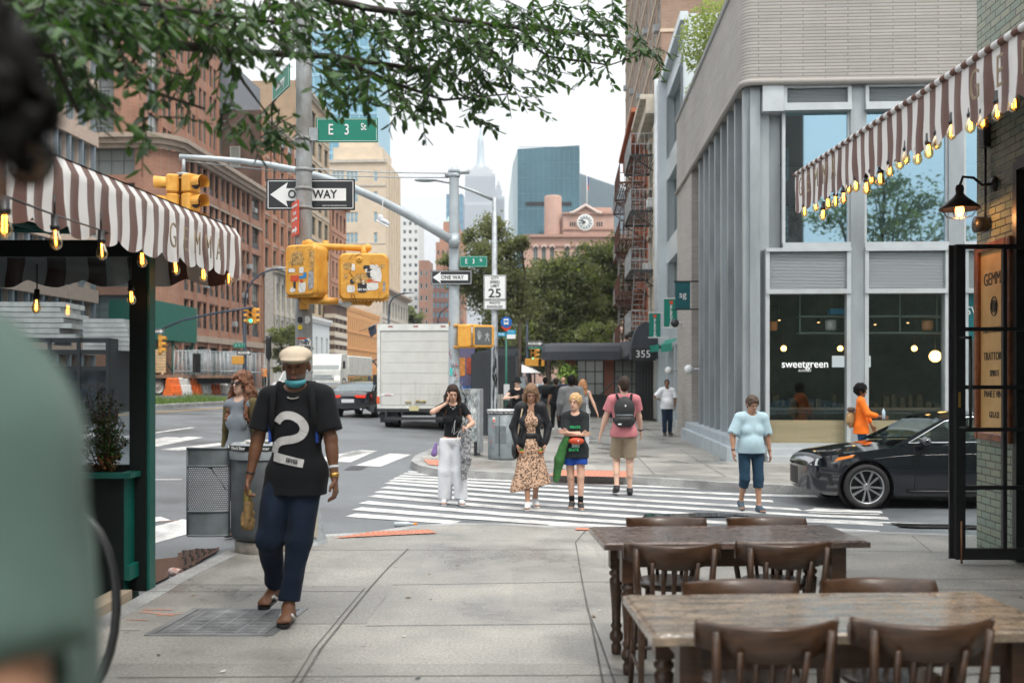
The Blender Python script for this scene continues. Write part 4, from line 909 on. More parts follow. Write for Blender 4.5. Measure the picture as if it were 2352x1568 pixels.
def fire_escape(t,x0,x1,zs,m1,m2,dep=1.15,down=True):
    """platforms with railings and ladders on a facade in local coordinates"""
    for i,z in enumerate(zs):
        b=MB()
        for k in range(11): y=-dep*(k+.5)/11;b.box((x0,y-.022,z),(x1,y+.022,z+.03))
        b.box((x0,-dep-.03,z-.06),(x1,-dep,z+.04));b.box((x0,-dep,z-.06),(x0+.04,0,z+.04));b.box((x1-.04,-dep,z-.06),(x1,0,z+.04))
        for x in (x0+.05,x1-.05): b.tube((x,-dep,z-.03),(x,0,z-.8),.025,n=4)
        o=b.build('fire_escape_platform',m2,t)
        r=MB()
        for zz in (.45,.9): r.box((x0,-dep-.025,z+zz),(x1,-dep+.0,z+zz+.035));r.box((x0-.015,-dep,z+zz),(x0+.015,0,z+zz+.035));r.box((x1-.015,-dep,z+zz),(x1+.015,0,z+zz+.035))
        n_=int((x1-x0)/.16)
        for k in range(n_+1): x=x0+(x1-x0)*k/n_;r.box((x-.01,-dep-.02,z),(x+.01,-dep,z+.93))
        for k in range(7): y=-dep*k/6;r.box((x0-.01,y-.01,z),(x0+.01,y+.01,z+.93));r.box((x1-.01,y-.01,z),(x1+.01,y+.01,z+.93))
        r.build('railing',m1,o)
        if i < len(zs)-1:
            z2=zs[i+1];l=MB();xa,xb=(x0+.5,x1-.5)
            for y in (-.95,-.45): l.tube((xa,y,z),(xb,y,z2),.025,n=4)
            for k in range(1,12): q=k/12;l.tube((xa+(xb-xa)*q,-.95,z+(z2-z)*q),(xa+(xb-xa)*q,-.45,z+(z2-z)*q),.016,n=4)
            l.build('ladder',m1,o)
t,W,wins=tenement('cream_tenement','cream and rust painted tenement with grey fire escapes beside the pale metal building',42.1,47.6,13.6,CRM,4,2,CRM)
fire_escape(t,.7,4.9,[3.7,6.35,8.9,11.3],GREYIRON,BLKIRON)
for i,(x,z) in enumerate(((1.2,6.6),(3.9,9.1))):
    b=MB();b.bbox((x,-.42,z),(x+.62,.02,z+.42),.03);b.build('air_conditioner',WHITE,t)
b=MB();b.path([(5.3,-.15,0),(5.3,-.15,12.5)],.07,8);b.build('drainpipe',CRM,t)
t,W,wins=tenement('rust_red_tenement','rust red brick tenement with brown iron fire escapes farther along',47.8,59,14.6,RUSTR,4,4,RUSTR)
fire_escape(t,5.5,10.4,[3.4,5.9,8.5,11.3],RUST,RUST,1.3);fire_escape(t,1.0,4.8,[3.4,5.9,8.5,11.3],GREYIRON,RUST,1.15)
b=MB();b.lathe([(.01,0),(.55,.0),(.55,.3),(.01,.6)],10,0,TR(8,2,14.6));b.build('roof_vent',GALV,t)
b=MB()
for k in range(4): b.box((2.2+k*.9,-.2,0),(2.5+k*.9,0,3.2))
b.build('shopfront_piers',DARKSTEEL,t)
# white gate ladder at street side
t2=thing('drop_ladder','white painted drop ladder hanging from the lowest fire escape','ladder',(5.12+SA*36-.9,57.8,3.2),AR)
b=MB()
for y in (0,.45): b.tube((0,y,0),(.1,y,6.0),.03,n=5)
for k in range(17): b.tube((0,0,.3+k*.33),(0,.45,.3+k*.33),.018,n=4)
b.build('rungs',GREYIRON,t2)
# tall brown apartment tower
BRT=brick('brown_brick',(.36,.25,.18),(.31,.21,.15),(.3,.24,.19),bw=.5,bh=.2,ms=.03,rough=.85)
t=thing('brown_tower','tall brown brick apartment tower with rows of windows above the tenements','tower',(9.0+SA*36,96,0),AR);W=36;H=62
wins=[(1.2+k*2.95,3+f*2.9,1.5,1.7,1,1) for f in range(20) for k in range(12)];wins=sorted(wins,key=lambda q: -q[1])
facade(t,W,H,[q[:4] for q in wins],BRT,depth=14,reveal=.12);place_windows(t,wins,.1,FRL,PANE,fr=.12)
mb=MB()
for f in range(21): mb.box((0,-.06,2.3+f*2.9),(W+.06,14,2.5+f*2.9))
mb.build('floor_bands',mat('cream_floor_band',(.62,.54,.42),.8),t)
ac=MB()
for i,q in enumerate(wins):
    if (i*7) % 5 == 0: ac.box((q[0]+.1,-.3,q[1]-.05),(q[0]+.75,.05,q[1]+.35))
o=ac.build('air_conditioners',GALV,t);o['kind']='stuff'
# ---------------------------------------------------------------- brick pub with black awning
d=48;t=thing('pub','low red brick bar with dark windows under a long black awning','bar',(2.55,d,gh(4,d)-.05),EA)
PB=brick('pub_brick',(.30,.085,.045),(.24,.07,.04),(.2,.13,.1),rough=.8);W=4.1;H=3.6
wins=[(.55,1.05,1.35,1.75,3,3),(2.35,1.05,1.3,1.75,3,3)]
facade(t,W,H,[q[:4] for q in wins],PB,depth=6,reveal=.15);place_windows(t,wins,.12,BLACK,PANE,split=True)
mb=MB();mb.box((-.03,-.05,0),(W,0,1.0));mb.box((.5,-.08,1.0),(3.7,-.0,1.06));mb.build('dark_dado',DARKSTEEL,t)
AWB=mat('black_awning_canvas',(.035,.042,.055),.6,var=.15,vs=2)
mb=MB();prof=[(-1.3,2.75),(-1.3,3.15),(-1.15,3.42),(-.8,3.55),(0,3.6)]
n=9;L0,L1=-1.1,2.6
for k,x in enumerate([L0,L0+.15,L0+.4,L0+.8]+[L0+.8+(L1-L0-.8)*i/8 for i in range(1,9)]):
    s=[.86,.95,.99,1][min(k,3)]
    for y,z in prof: mb.v.append((x,y*s,2.75+(z-2.75)*(s if k < 3 else 1)))
m_=len(prof);nn=len(mb.v)//m_
for i in range(nn-1):
    for j in range(m_-1): mb.f.append((i*m_+j,(i+1)*m_+j,(i+1)*m_+j+1,i*m_+j+1));mb.m.append(0);mb.sm.append(False)
mb.f.append(tuple(range(m_)));mb.m.append(0);mb.sm.append(False)
mb.build('awning',AWB,t)
mb=MB();mb.add([(2.6,-1.2,2.8),(4.6,-.7,2.7),(4.6,-.3,3.9),(2.6,-.1,3.6)],[(0,1,2,3)]);mb.build('awning_extension',AWB,t)
mb=MB();mb.box((1.0,.3,1.9),(1.1,.35,2.0));mb.ball((1.15,.6,1.95),.09,6);mb.ball((1.4,.9,2.0),.07,6);mb.ball((.85,.9,1.95),.06,6);mb.build('warm_lamps',GLOBE,t)
# hanging fern and shrub beside the pub
def bush(name,label,p,rx,ry,rz,n,lf,m,seed=1,cat='plant',droop=.4,stem=None,parent=None):
    rr=random.Random(seed);b=MB()
    for k in range(n):
        v=Vector((rr.gauss(0,1),rr.gauss(0,1),rr.gauss(0,1))).normalized()*rr.random()**.4
        leaf(b,Vector((v.x*rx,v.y*ry,v.z*rz+rz)),rr,lf*rr.uniform(.6,1.3),lf*.4,droop)
    q=thing(name,label,cat,p);b.build('leaves',m,q)
    if stem: b=MB();b.tube((0,0,-stem[1]),(0,0,rz),stem[0],stem[0]*.6);b.build('stem',mat('bush_stem',(.1,.07,.05),.9),q)
    return q
FERN=mat('fern_green',(.17,.27,.04),.55,var=.4,vs=6);LEAFD=mat('leaf_dark',(.03,.06,.018),.5,var=.5,vs=3);LEAFM=mat('leaf_mid',(.055,.085,.03),.55,var=.5,vs=2)
bush('hanging_fern','bright green hanging fern at the left end of the bar awning',P(1303,872,46.8),.45,.4,.4,260,.28,FERN,4,droop=1.6)
bush('planter_shrub','dark green shrub beside the bar entrance',tuple(P(1292,915,48)),.7,.6,.6,400,.18,LEAFD,5)
# dark dome awning with 355 and iron gate
t=thing('entrance_awning','black dome awning with number 355 over the iron gate','awning',(U(1450,41.5),41.5,0),-.05)
mb=MB();prof=[(.95*cos(a),.0,2.35+.9*sin(a)) for a in [pi*k/10 for k in range(11)]]
vs=[];z0=PZ(808,41.5);s=.62
for yy in (0,1.2): vs += [(.62+.62*cos(a),yy,z0+1.25*sin(a)+(0 if 0 < k < 12 else -.3)) for k,a in enumerate([pi*i/12 for i in range(13)])]
mb.add(vs,[(i,i+1,14+i,13+i) for i in range(12)]+[tuple(range(13))]);mb.build('canopy',AWB,t)
mb=MB();mb.box((-.02,-.35,PZ(828,41.5)),(.98,-.3,PZ(800,41.5)));mb.build('number_board',BLACK,t)
text('355',.42,SIGNWHITE,t,TR(.46,-.37,PZ(814,41.5)),'number')
t=thing('iron_gate','tall black iron gate and railing under the dome awning','gate',(4.15,43,gh(4,43)),EA)
b=MB()
for k in range(21): b.tube((k*.13,0,0),(k*.13,0,2.3 if k > 9 else 1.35),.014,n=5)
for z in (.15,1.1): b.box((0,-.02,z),(2.6,.02,z+.04))
b.box((1.2,-.02,2.1),(2.6,.02,2.14));b.build('bars',BLACK,t)
b=MB();b.box((1.2,.5,0),(2.7,.6,3.2));b.build('dark_door',DARKSTEEL,t)
t=thing('stair_rail','black sloping stair rail beside the bar','railing',(3.5,45,gh(3.5,45)),EA);b=MB();b.tube((0,0,.6),(1.3,0,1.9),.03);b.tube((0,0,0),(0,0,.65),.03);b.tube((1.3,0,0),(1.3,0,1.9),.03);b.build('rail',BLACK,t)
# ---------------------------------------------------------------- green glazed brick building beside the camera
GLZ=brick('green_glazed_brick',(.17,.23,.18),(.25,.27,.19),(.03,.03,.025),bw=.215,bh=.072,ms=.007,rough=.22,bump=.5,var=.3)
XW,YW=4.65,9.96
t=thing('green_brick_building','green glazed brick restaurant wall at the right edge','building',(XW,YW,0),AR)
# local x runs toward the camera, outward normal faces left
mb=MB();mb.box((0,0,-.1),(.93,.35,5.8));mb.box((.93,0,3.63),(12,.35,5.8));mb.box((4.6,0,-.1),(12,.35,3.63));mb.build('wall',GLZ,t)
mb=MB();mb.box((-.002,.35,-.1),(.3,9,5.8));mb.build('front_wall',GLZ,t)
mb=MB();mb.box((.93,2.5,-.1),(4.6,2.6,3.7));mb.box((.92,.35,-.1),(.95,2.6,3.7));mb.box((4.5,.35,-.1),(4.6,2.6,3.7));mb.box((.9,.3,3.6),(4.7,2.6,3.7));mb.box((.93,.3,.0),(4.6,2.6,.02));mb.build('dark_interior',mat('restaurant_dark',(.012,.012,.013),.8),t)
mb=MB();mb.box((.86,-.03,0),(.94,.3,3.63));mb.box((.94,-.03,3.55),(4.6,.3,3.65));mb.build('door_frame',BLACK,t)
mb=MB();mb.box((12,.3,-.1),(22,.6,5.8));mb.box((.3,8.8,0),(22,9,5.8));mb.box((.3,.35,5.7),(22,8.8,5.78));mb.build('upper_wall',BR2,t)
# framed painted sign on that wall
d0=.14;sgn=thing('framed_sign','tall cream painted restaurant sign in a brown tile frame on the green wall','sign',(XW-.0,YW,0),AR)
x0,x1=.14,.82;za,zb2=PZ(1000,9.55),PZ(562,9.35)
SGN=mat('aged_cream_sign',(.62,.38,.16),.45,var=.2,vs=5,col2=(.5,.28,.1));TILE=mat('brown_glazed_tile',(.20,.06,.02),.25,var=.35,vs=9)
b=MB();b.box((x0,-.03,za),(x1,-.002,zb2));b.build('board',SGN,sgn)
for a,c in (((x0-.05,-.07,za-.05),(x0+.03,0,zb2+.05)),((x1-.03,-.07,za-.05),(x1+.05,0,zb2+.05)),((x0+.03,-.07,zb2-.03),(x1-.03,0,zb2+.05)),((x0+.03,-.07,za-.05),(x1-.03,0,za+.03))): b=MB();b.bbox(a,c,.012);b.build('frame_piece',TILE,sgn)
for s_,f,zf_ in (('GEMMA',.17,.83),('FRUTTI DI MARE',.085,.56),('TRATTORIA',.11,.42),('SPIRITI',.085,.33),('PANE E VINO',.095,.22),('GELATI',.085,.11)):
    text(s_,f,INK,sgn,TR((x0+x1)/2,-.032,za+(zb2-za)*zf_),'lettering',sx=.8)
b=MB();cz=za+(zb2-za)*.685
for r_ in (.07,.045): b.path([((x0+x1)/2+r_*cos(a*pi/8),-.035,cz+r_*1.3*sin(a*pi/8)) for a in range(17)],.005,4)
b.ball(((x0+x1)/2,-.03,cz),(.035,.006,.05),6);b.build('emblem',INK,sgn)
# goose-neck wall lamp
lp=thing('wall_lamp','dark industrial gooseneck wall lamp with a glowing bulb above the sign','lamp',(XW,YW,0),AR)
LX,LZ=.42,PZ(478,9.5)
b=MB();b.lathe([(.01,0),(.075,0),(.06,.03),(.01,.04)],14,0,TR(LX,0,LZ+.24) @ Matrix.Rotation(pi/2,4,'X'));b.path([(LX,0,LZ+.24),(LX,-.12,LZ+.23),(LX,-.2,LZ+.3),(LX,-.3,LZ+.31),(LX,-.33,LZ+.22)],.014,8);b.build('arm',BLACK,lp)
b=MB();b.lathe([(.03,.23),(.04,.2),(.035,.15),(.06,.12),(.08,.1),(.18,.02),(.19,0),(.185,-.005),(.07,.08),(.03,.1)],24,0,TR(LX,-.33,LZ));b.build('shade',mat('dark_enamel',(.04,.03,.03),.35,.4),lp)
b=MB();b.ball((LX,-.33,LZ-.01),(.04,.04,.06),8);b.build('bulb',mat('orange_bulb',(1,.4,.1),emit=(1,.30,.05),es=9),lp)
b=MB()
for k in range(8): a=k*pi/4;b.path([(LX+.17*cos(a),-.33+.17*sin(a),LZ),(LX+.12*cos(a),-.33+.12*sin(a),LZ-.07),(LX,-.33,LZ-.1)],.003,4)
b.build('guard',BLACK,lp)
b=MB();b.bbox((.22,-.07,LZ+.62),(.34,.0,LZ+.85),.01);b.tube((.28,-.03,LZ-.1),(.28,-.03,LZ+.62),.012);b.build('conduit',BLACK,lp)
b=MB();b.lathe([(.01,0),(.07,0),(.08,.12),(.01,.13)],14,0,TR(.30,-.02,LZ-.13) @ Matrix.Rotation(pi/2,4,'X'));b.build('junction_horn',BLACK,lp)
pl=bpy.data.lights.new('wall_lamp_light','POINT');pl.energy=9;pl.color=(1,.45,.15);pl.shadow_soft_size=.05;po=bpy.data.objects.new('wall_lamp_light',pl);link(po,lp);po.location=(LX,-.33,LZ-.08)
# black steel and glass door standing open
D0=thing('glass_door','open black steel framed glass door with a long pull handle at the right edge','door',(U(2203,9.0),9.0,.03),-.01)
Wd=1.0;Hd=PZ(562,9.0)-.03;b=MB()
s=9.0/FPX;zz=lambda py: PZ(py,9.0)-.03
b.box((-.04,-.03,0),(.045,.03,Hd));b.box((.045,-.03,0),(Wd,.03,zz(1258)));b.box((.045,-.03,zz(572)),(Wd,.03,Hd));b.box((Wd-.08,-.03,0),(Wd,.03,Hd));b.build('frame',BLACK,D0)
b=MB()
for y in (756,889,986,1119): b.box((.045,-.02,zz(y)-.018),(Wd-.08,.02,zz(y)+.018))
x_=(2306-2203)*s;b.box((x_-.018,-.021,zz(1258)),(x_+.018,.021,zz(572)));b.box((-.075,.03,-.0),(-.04,.05,Hd));b.build('glazing_bars',BLACK,D0)
b=MB();b.quad((.04,0,zz(1260)),(Wd-.06,0,zz(1260)),(Wd-.06,0,zz(570)),(.04,0,zz(570)));b.build('pane',CLEAR,D0)
b=MB();xh=(2221-2203)*s;b.tube((xh,-.07,zz(985)),(xh,-.07,zz(772)),.013);b.tube((.0,-.07,zz(981)),(xh,-.07,zz(981)),.013);b.tube((.0,-.07,zz(776)),(xh,-.07,zz(776)),.013);b.tube((0,-.07,zz(981)),(0,0,zz(981)),.01);b.tube((0,-.07,zz(776)),(0,0,zz(776)),.01);b.build('handle',BLACK,D0)
b=MB();b.box((-.02,-.035,zz(935)),(.0,-.03,zz(900)));b.build('latch_plate',mat('brass',(.55,.35,.08),.35,.8),D0)
b=MB();b.tube((0,-.05,-.03),(0,-.05,.35),.009);b.build('bolt',mat('rusty_bolt',(.2,.1,.05),.6,.5),D0)
# ---------------------------------------------------------------- striped awnings with bulbs
def stripes_mat():
    m,tt,bs=nm('striped_canvas');n_=tt.nodes.new;l=tt.links.new
    a=n_('ShaderNodeAttribute');a.attribute_name='stripe';mt=n_('ShaderNodeMath');mt.operation='PINGPONG';mt.inputs[1].default_value=1;l(a.outputs['Fac'],mt.inputs[0])
    g=n_('ShaderNodeMath');g.operation='GREATER_THAN';g.inputs[1].default_value=.5;l(mt.outputs[0],g.inputs[0])
    mx_=n_('ShaderNodeMix');mx_.data_type='RGBA';mx_.inputs[6].default_value=(.66,.65,.64,1);mx_.inputs[7].default_value=(.115,.05,.038,1);l(g.outputs[0],mx_.inputs[0]);l(mx_.outputs[2],bs.inputs['Base Color']);bs.inputs['Roughness'].default_value=.85;bs.inputs['Sheen Weight'].default_value=.2
    nz=n_('ShaderNodeTexNoise');nz.inputs['Scale'].default_value=240;bp=n_('ShaderNodeBump');bp.inputs['Strength'].default_value=.15;l(nz.outputs['Fac'],bp.inputs['Height']);l(bp.outputs[0],bs.inputs['Normal'])
    return m
STRIPE=stripes_mat()
def valance(name,A,B,drop,sw,parent,top=None,nsc=None,seed=2,amp=.028):
    """hanging striped cloth between A and B with scalloped hem and soft waves; top = vector for the sloping strip above"""
    A,B=Vector(A),Vector(B);t_=B-A;Ln=t_.length;t_.normalize();nrm=Vector((t_.y,-t_.x,0));rr=random.Random(seed)
    nx=int(Ln/.018);nz_=9;vs=[];at=[];nsc=nsc or int(Ln/.36);ph=[rr.uniform(0,6) for _ in range(6)]
    rows=([(-1,1.0)] if top is not None else [])+[(0,j/nz_) for j in range(nz_+1)]
    for i in range(nx+1):
        s=Ln*i/nx;wv=amp*(sin(s*2*pi/.36+ph[0]+.8*sin(s*1.3))+.5*sin(s*2*pi/.21+ph[1])+.4*sin(s*2*pi/.8+ph[2]))
        sc_=abs(sin(pi*s/(Ln/nsc)));dr=drop*(.84+.16*sc_)
        for k,(q,f) in enumerate(rows):
            p=A+t_*s
            if q < 0: p=p+Vector(top)
            else: p=p+nrm*wv*min(1,f*1.5)-Vector((0,0,dr*f))
            vs.append(p);at.append((s+.02*sin(f*5+s*3)*f)/sw)
    m=len(rows);fs=[(i*m+j,(i+1)*m+j,(i+1)*m+j+1,i*m+j+1) for i in range(nx) for j in range(m-1)]
    b=MB();b.add(vs,fs,0,True);o=b.build(name,STRIPE,parent);a=o.data.attributes.new('stripe','FLOAT','POINT');a.data.foreach_set('value',at);return o
FIL=mat('filament',(1,.6,.2),emit=(1,.42,.06),es=14);AMB=glass('amber_bulb_glass',(.98,.80,.50),(1,.9,.7),fmin=.08)
def bulb_proto():
    q=thing('string_bulb','x','bulb');b=MB();b.lathe([(.001,.0),(.018,0),(.02,-.05),(.026,-.055),(.024,-.075),(.001,-.075)],10);b.build('socket',BLACK,q)
    b=MB();b.lathe([(.012,-.072),(.02,-.09),(.031,-.125),(.033,-.14),(.027,-.162),(.012,-.175),(.001,-.178)],14);b.build('glass_bulb',AMB,q)
    b=MB();b.path([(-.006,0,-.08),(-.008,0,-.15),(.008,0,-.15),(.006,0,-.08)],.0035,5);b.build('filament',FIL,q);return q
BULB=bulb_proto();first=[True]
def bulb(p,label,group,sc_=1.0,cord=0.0):
    if first[0]: q=BULB;q.location=p;first[0]=False
    else: q=dup(BULB,p)
    q['label']=label;q['group']=group;q.scale=(sc_,)*3;q.rotation_euler=(R.uniform(-.08,.08),R.uniform(-.08,.08),R.uniform(0,3))
def nth(i): return ['first','second','third','fourth','fifth','sixth','seventh','eighth','ninth','tenth','eleventh','twelfth','thirteenth','fourteenth','fifteenth','sixteenth','seventeenth','eighteenth','nineteenth','twentieth','twenty-first','twenty-second'][i]
aw=thing('striped_awning','brown and white striped awning with scalloped valance on the right wall','awning')
A,B=P(1826,402,10.4),P(2352,62,5.45);A2=B+(B-A)*.45
valance('valance',A,A2,.42,.105,aw,nsc=22,amp=.007)
b=MB();tt=(A2-A)
b.add([A,A2,Vector((XW-.02,A2.y,4.55)),Vector((XW-.02,A.y,4.62))],[(0,1,2,3)]);o=b.build('canopy',STRIPE,aw)
a_=o.data.attributes.new('stripe','FLOAT','POINT');a_.data.foreach_set('value',[0,tt.length/.083,tt.length/.083,0])
b=MB();ns_=int(tt.length/.083)
for k in range(ns_): b.path([A+tt*(k/ns_),A+tt*((k+1)/ns_)],.024,8,k % 2,cap=False)
b.build('piping',[mat('piping_brown',(.12,.055,.04),.8),mat('piping_white',(.6,.6,.6),.8)],aw)
o=valance('end_valance',A,Vector((XW-.03,A.y+.05,A.z+.85)),.2,.105,aw,nsc=5,seed=6,amp=.006)
b=MB();b.tube(A+Vector((.03,0,0)),Vector((XW,A.y,4.6)),.02);b.tube(A2,A2+Vector((1.7,0,.5)),.02);b.build('frame_arm',BLACK,aw)
GOLD=mat('gold_outline',(.27,.21,.14),.7)
def gemma(A,B,s0,s1,parent,zoff=-.2,size=.27,letters='GEMMA',off=.05):
    A,B=Vector(A),Vector(B);t_=(B-A).normalized();ang=atan2(t_.y,t_.x)
    for i,ch in enumerate(letters):
        s=s0+(s1-s0)*i/(len(letters)-1);p=A+t_*s+Vector((t_.y,-t_.x,0))*off+Vector((0,0,zoff))
        text(ch,size,GOLD,parent,TR(*p) @ RZ(ang),'gold_letter',depth=.003,sx=.72,bold=-.012)
gemma(A,A2,.42,1.55,aw);gemma(A,A2,4.45,5.75,aw)
bl=[(1845,487),(1870,474),(1897,468),(1917,463),(1935,455),(1889,494),(1947,432),(1965,427),(1987,432),(2000,410),(2020,412),(2042,391),(2062,374),(2080,362),(2107,362),(2130,348),(2151,327),(2186,302),(2229,287),(2258,278),(2290,257),(2325,236)]
for i,(x,y) in enumerate(bl):
    # depth from where the bulb hangs along the valance
    lo,hi=4.0,10.6;Lx=lambda d: (B.x-A.x)*(d-A.y)/(B.y-A.y)+A.x
    for _ in range(40):
        md=(lo+hi)/2
        if CX+FPX*Lx(md)/md > x: lo=md
        else: hi=md
    p=P(x,y,md);bulb(p+Vector((.02,.03,.13)),nth(i)+' glowing bulb from the far end of the right awning','bulbs under the right awning',1.0)
b=MB();prev=None
pts=[A+tt*s+Vector((.04,.04,-.33+.03*sin(s*60))) for s in [k/60 for k in range(61)]];b.path(pts,.006,5);b.build('cable',BLACK,aw)
# left dining shelter: roof, post, planter, screen, awning
DG=mat('dark_green_paint',(.0,.085,.065),.4,var=.15,vs=3,bump=.06,bs=20);DGK=mat('near_black_shaded_green',(.003,.007,.006),.6,spec=.25)  # near-black copy of the green holds the shade of planter and post fronts
sh=thing('dining_shelter','dark green outdoor dining shelter with a striped awning at the left','shelter')
LA,LB=P(553,546,9.0),P(30,345,5.2);L2=LB+(LB-LA)*.9
valance('valance',L2,LA,.38,.10,sh,top=(-.06,.02,.09),nsc=20,seed=9,amp=.012)
gemma(L2,LA,(LA-L2).length-1.75,(LA-L2).length-.75,sh,off=.055)
far=Vector((LA.x-4.4,LA.y+.24,LA.z-.02));valance('rear_valance',LA+Vector((0,-.02,-.02)),far,.42,.19,sh,nsc=9,seed=4,amp=.02)
b=MB();b.add([LA+Vector((-.05,0,.09)),L2+Vector((-.05,0,.09)),L2+Vector((-4.2,0,.35)),far+Vector((0,0,.35))],[(0,1,2,3)]);b.add([LA+Vector((-.05,0,.07)),L2+Vector((-.05,0,.07)),L2+Vector((-4.2,0,.33)),far+Vector((0,0,.33))],[(3,2,1,0)]);b.build('roof',DGK,sh)
b=MB()
for k in range(7): p=LA.lerp(L2,(k+.2)/7);b.tube(p+Vector((-.1,0,.0)),p+Vector((-4.2,.22,.16)),.035,n=4)
b.tube(LA+Vector((-.5,-.1,-.02)),L2+Vector((-.5,0,-.02)),.045,n=4);b.tube(LA+Vector((-1.6,-.1,.03)),L2+Vector((-1.6,0,.03)),.035,n=4);b.build('rafters',DG,sh)
PX0=U(305,7.85);b=MB();b.box((PX0,7.78,0),(PX0+.13,7.95,2.95));b.box((PX0+.13,7.8,0),(PX0+.15,7.93,2.95),1);b.build('post',[DGK,DG],sh)
b=MB();b.box((-6.2,7.84,2.62),(PX0,7.9,2.75));b.box((-6.2,7.84,.9),(PX0,7.9,.98));b.box((-4.9,7.84,.9),(-4.84,7.9,2.7));b.build('screen_frame',DGK,sh)
VIN=glass('clear_vinyl',(.62,.68,.71),(.9,.95,1),fmin=.26,rough=.06)
b=MB();b.quad((-6.2,7.87,.95),(PX0,7.87,.95),(PX0,7.87,2.65),(-6.2,7.87,2.65));b.build('vinyl_screen',VIN,sh)
b=MB();b.box((-5.2,2.0,0),(-5.1,7.9,2.9));b.build('side_wall',DGK,sh)
b=MB();q0=G(270,1395);b.box((-3.05,3.2,-.13),(-2.9,7.6,.05));b.build('sill_board',mat('weathered_board',(.33,.27,.2),.8,var=.25,vs=3,stretch=(1,.2,1)),sh)
pt=thing('planter_box','tall dark green wooden planter box at the end of the dining shelter','planter',(0,0,0))
b=MB();xr=U(288,7.65);b.box((-5.0,7.62,.12),(xr,7.64,.9));b.box((-5.0,7.64,.12),(xr-.0,7.98,.14));b.box((-5.0,7.98,.12),(xr,8.0,.9));b.box((-5.0,7.62,-.14),(xr-.02,7.98,.12));b.build('front_boards',DGK,pt)  # boards facing the camera: shade put into their near-black colour
b=MB();b.box((xr,7.62,.12),(xr+.02,8.0,.9));b.box((xr-.03,7.66,-.14),(xr-.015,7.96,.12));b.box((xr+.02,7.6,.12),(xr+.055,8.02,.23));b.build('side_board',DG,pt)
b=MB();b.box((-5.0,7.57,.9),(xr+.07,7.66,.94));b.box((-5.0,7.95,.9),(xr+.07,8.04,.94));b.box((xr-.03,7.66,.9),(xr+.07,7.95,.94));b.build('rim',DG,pt)
b=MB();b.box((-4.9,7.66,.8),(xr-.02,7.95,.86));b.build('soil',mat('soil',(.03,.02,.015),.95),pt)
pb=thing('box_shrub','small leafed shrub with brown lower twigs growing in the green planter','plant',(U(240,7.8),7.8,.86))
rr=random.Random(8);lv=MB();tw_=MB();lo_=MB()
for k in range(46):
    a=rr.uniform(0,6.3);h=rr.uniform(.25,.72)*(1 if rr.random() < .8 else 1.15);e_=Vector((cos(a)*rr.uniform(.02,.26),sin(a)*.1,h));tw_.path([(rr.gauss(0,.03),0,0),tuple(e_*.5),tuple(e_)],.003,4)
    for j in range(26):
        q=rr.random();p=e_*(.3+.7*q)+Vector((rr.gauss(0,.02),rr.gauss(0,.02),rr.gauss(0,.015)));leaf(lo_ if p.z < .2 and rr.random() < .7 else lv,p,rr,.042,.02)
tw_.build('twigs',mat('twig_brown',(.12,.06,.03),.9),pb);lv.build('leaves',mat('box_leaf',(.035,.075,.015),.4,var=.5,vs=12),pb);lo_.build('brown_leaves',mat('dry_leaf',(.24,.10,.03),.7,var=.4,vs=12),pb)
LBL=[(12,518,4.4),(125,550,5.3),(232,577,6.2),(325,597,7.0),(400,616,7.7),(466,632,8.2),(525,641,8.8),(85,703,7.6),(300,684,7.6)]
for i,(x,y,d) in enumerate(LBL):
    p=P(x,y,d);bulb(p+Vector((0,0,.13)),(nth(i)+' glowing bulb from the near end under the left awning') if i < 7 else ['glowing bulb hanging low before the left of the vinyl screen','glowing bulb hanging low beside the green post'][i-7],'bulbs under the left awning',1.05)
b=MB();b.path([P(x,y,d)+Vector((0,0,.13+.0)) for x,y,d in LBL[:7]],.006,5)
for x,y,d in LBL: p=P(x,y,d)+Vector((0,0,.12));b.tube(p,p+Vector((0,0,.2 if y > 680 else .12)),.006,n=5)
b.build('cable',BLACK,sh)
hp=thing('black_hoop','black curved hoop of a stand half hidden by the blurred arm','hoop',(U(150,3.4),3.4,0))
b=MB();cz=PZ(1400,3.4)
b.path([(.175*cos(a),.03*sin(a),cz+.33*sin(a)) for a in [2*pi*k/28 for k in range(29)]],.016,8,cap=False);b.tube((0,0,0),(0,0,cz-.3),.02);b.disc((0,0,0),.16,t=.02);b.build('ring',BLACK,hp)
# ---------------------------------------------------------------- poles, signs, signals
def sign(parent,x,z,w_,h_,m,y=-.02,a=0.0,name='sign_plate',border=None,t=.012,r=.02):
    b=MB();M=TR(x,y,z) @ RZ(a);b.bbox((-w_/2,-t/2,-h_/2),(w_/2,t/2,h_/2),.003,0,M)
    o=b.build(name,m,parent)
    if border:
        b=MB();q=border;k=.012 if w_ < .8 else .016
        for (x0,z0,x1,z1) in ((-w_/2+k,-h_/2+k,w_/2-k,-h_/2+k+q),(-w_/2+k,h_/2-k-q,w_/2-k,h_/2-k),(-w_/2+k,-h_/2+k,-w_/2+k+q,h_/2-k),(w_/2-k-q,-h_/2+k,w_/2-k,h_/2-k)): b.box((x0,-t/2-.002,z0),(x1,-t/2,z1),0,M)
        b.build('border',SIGNWHITE if m in (SIGNGREEN,SIGNBLACK) else INK,o)
    return o,M
def street_sign(parent,x,z,w_,h_,words,a=0.0,y=-.02):
    o,M=sign(parent,x,z,w_,h_,SIGNGREEN,y,a,'street_sign',border=.004)
    for s_,f,dx,dz in words: text(s_,h_*f,SIGNWHITE,o,M @ TR(w_*dx,-.009,h_*dz),'lettering',sx=.72,bold=.01)
    return o
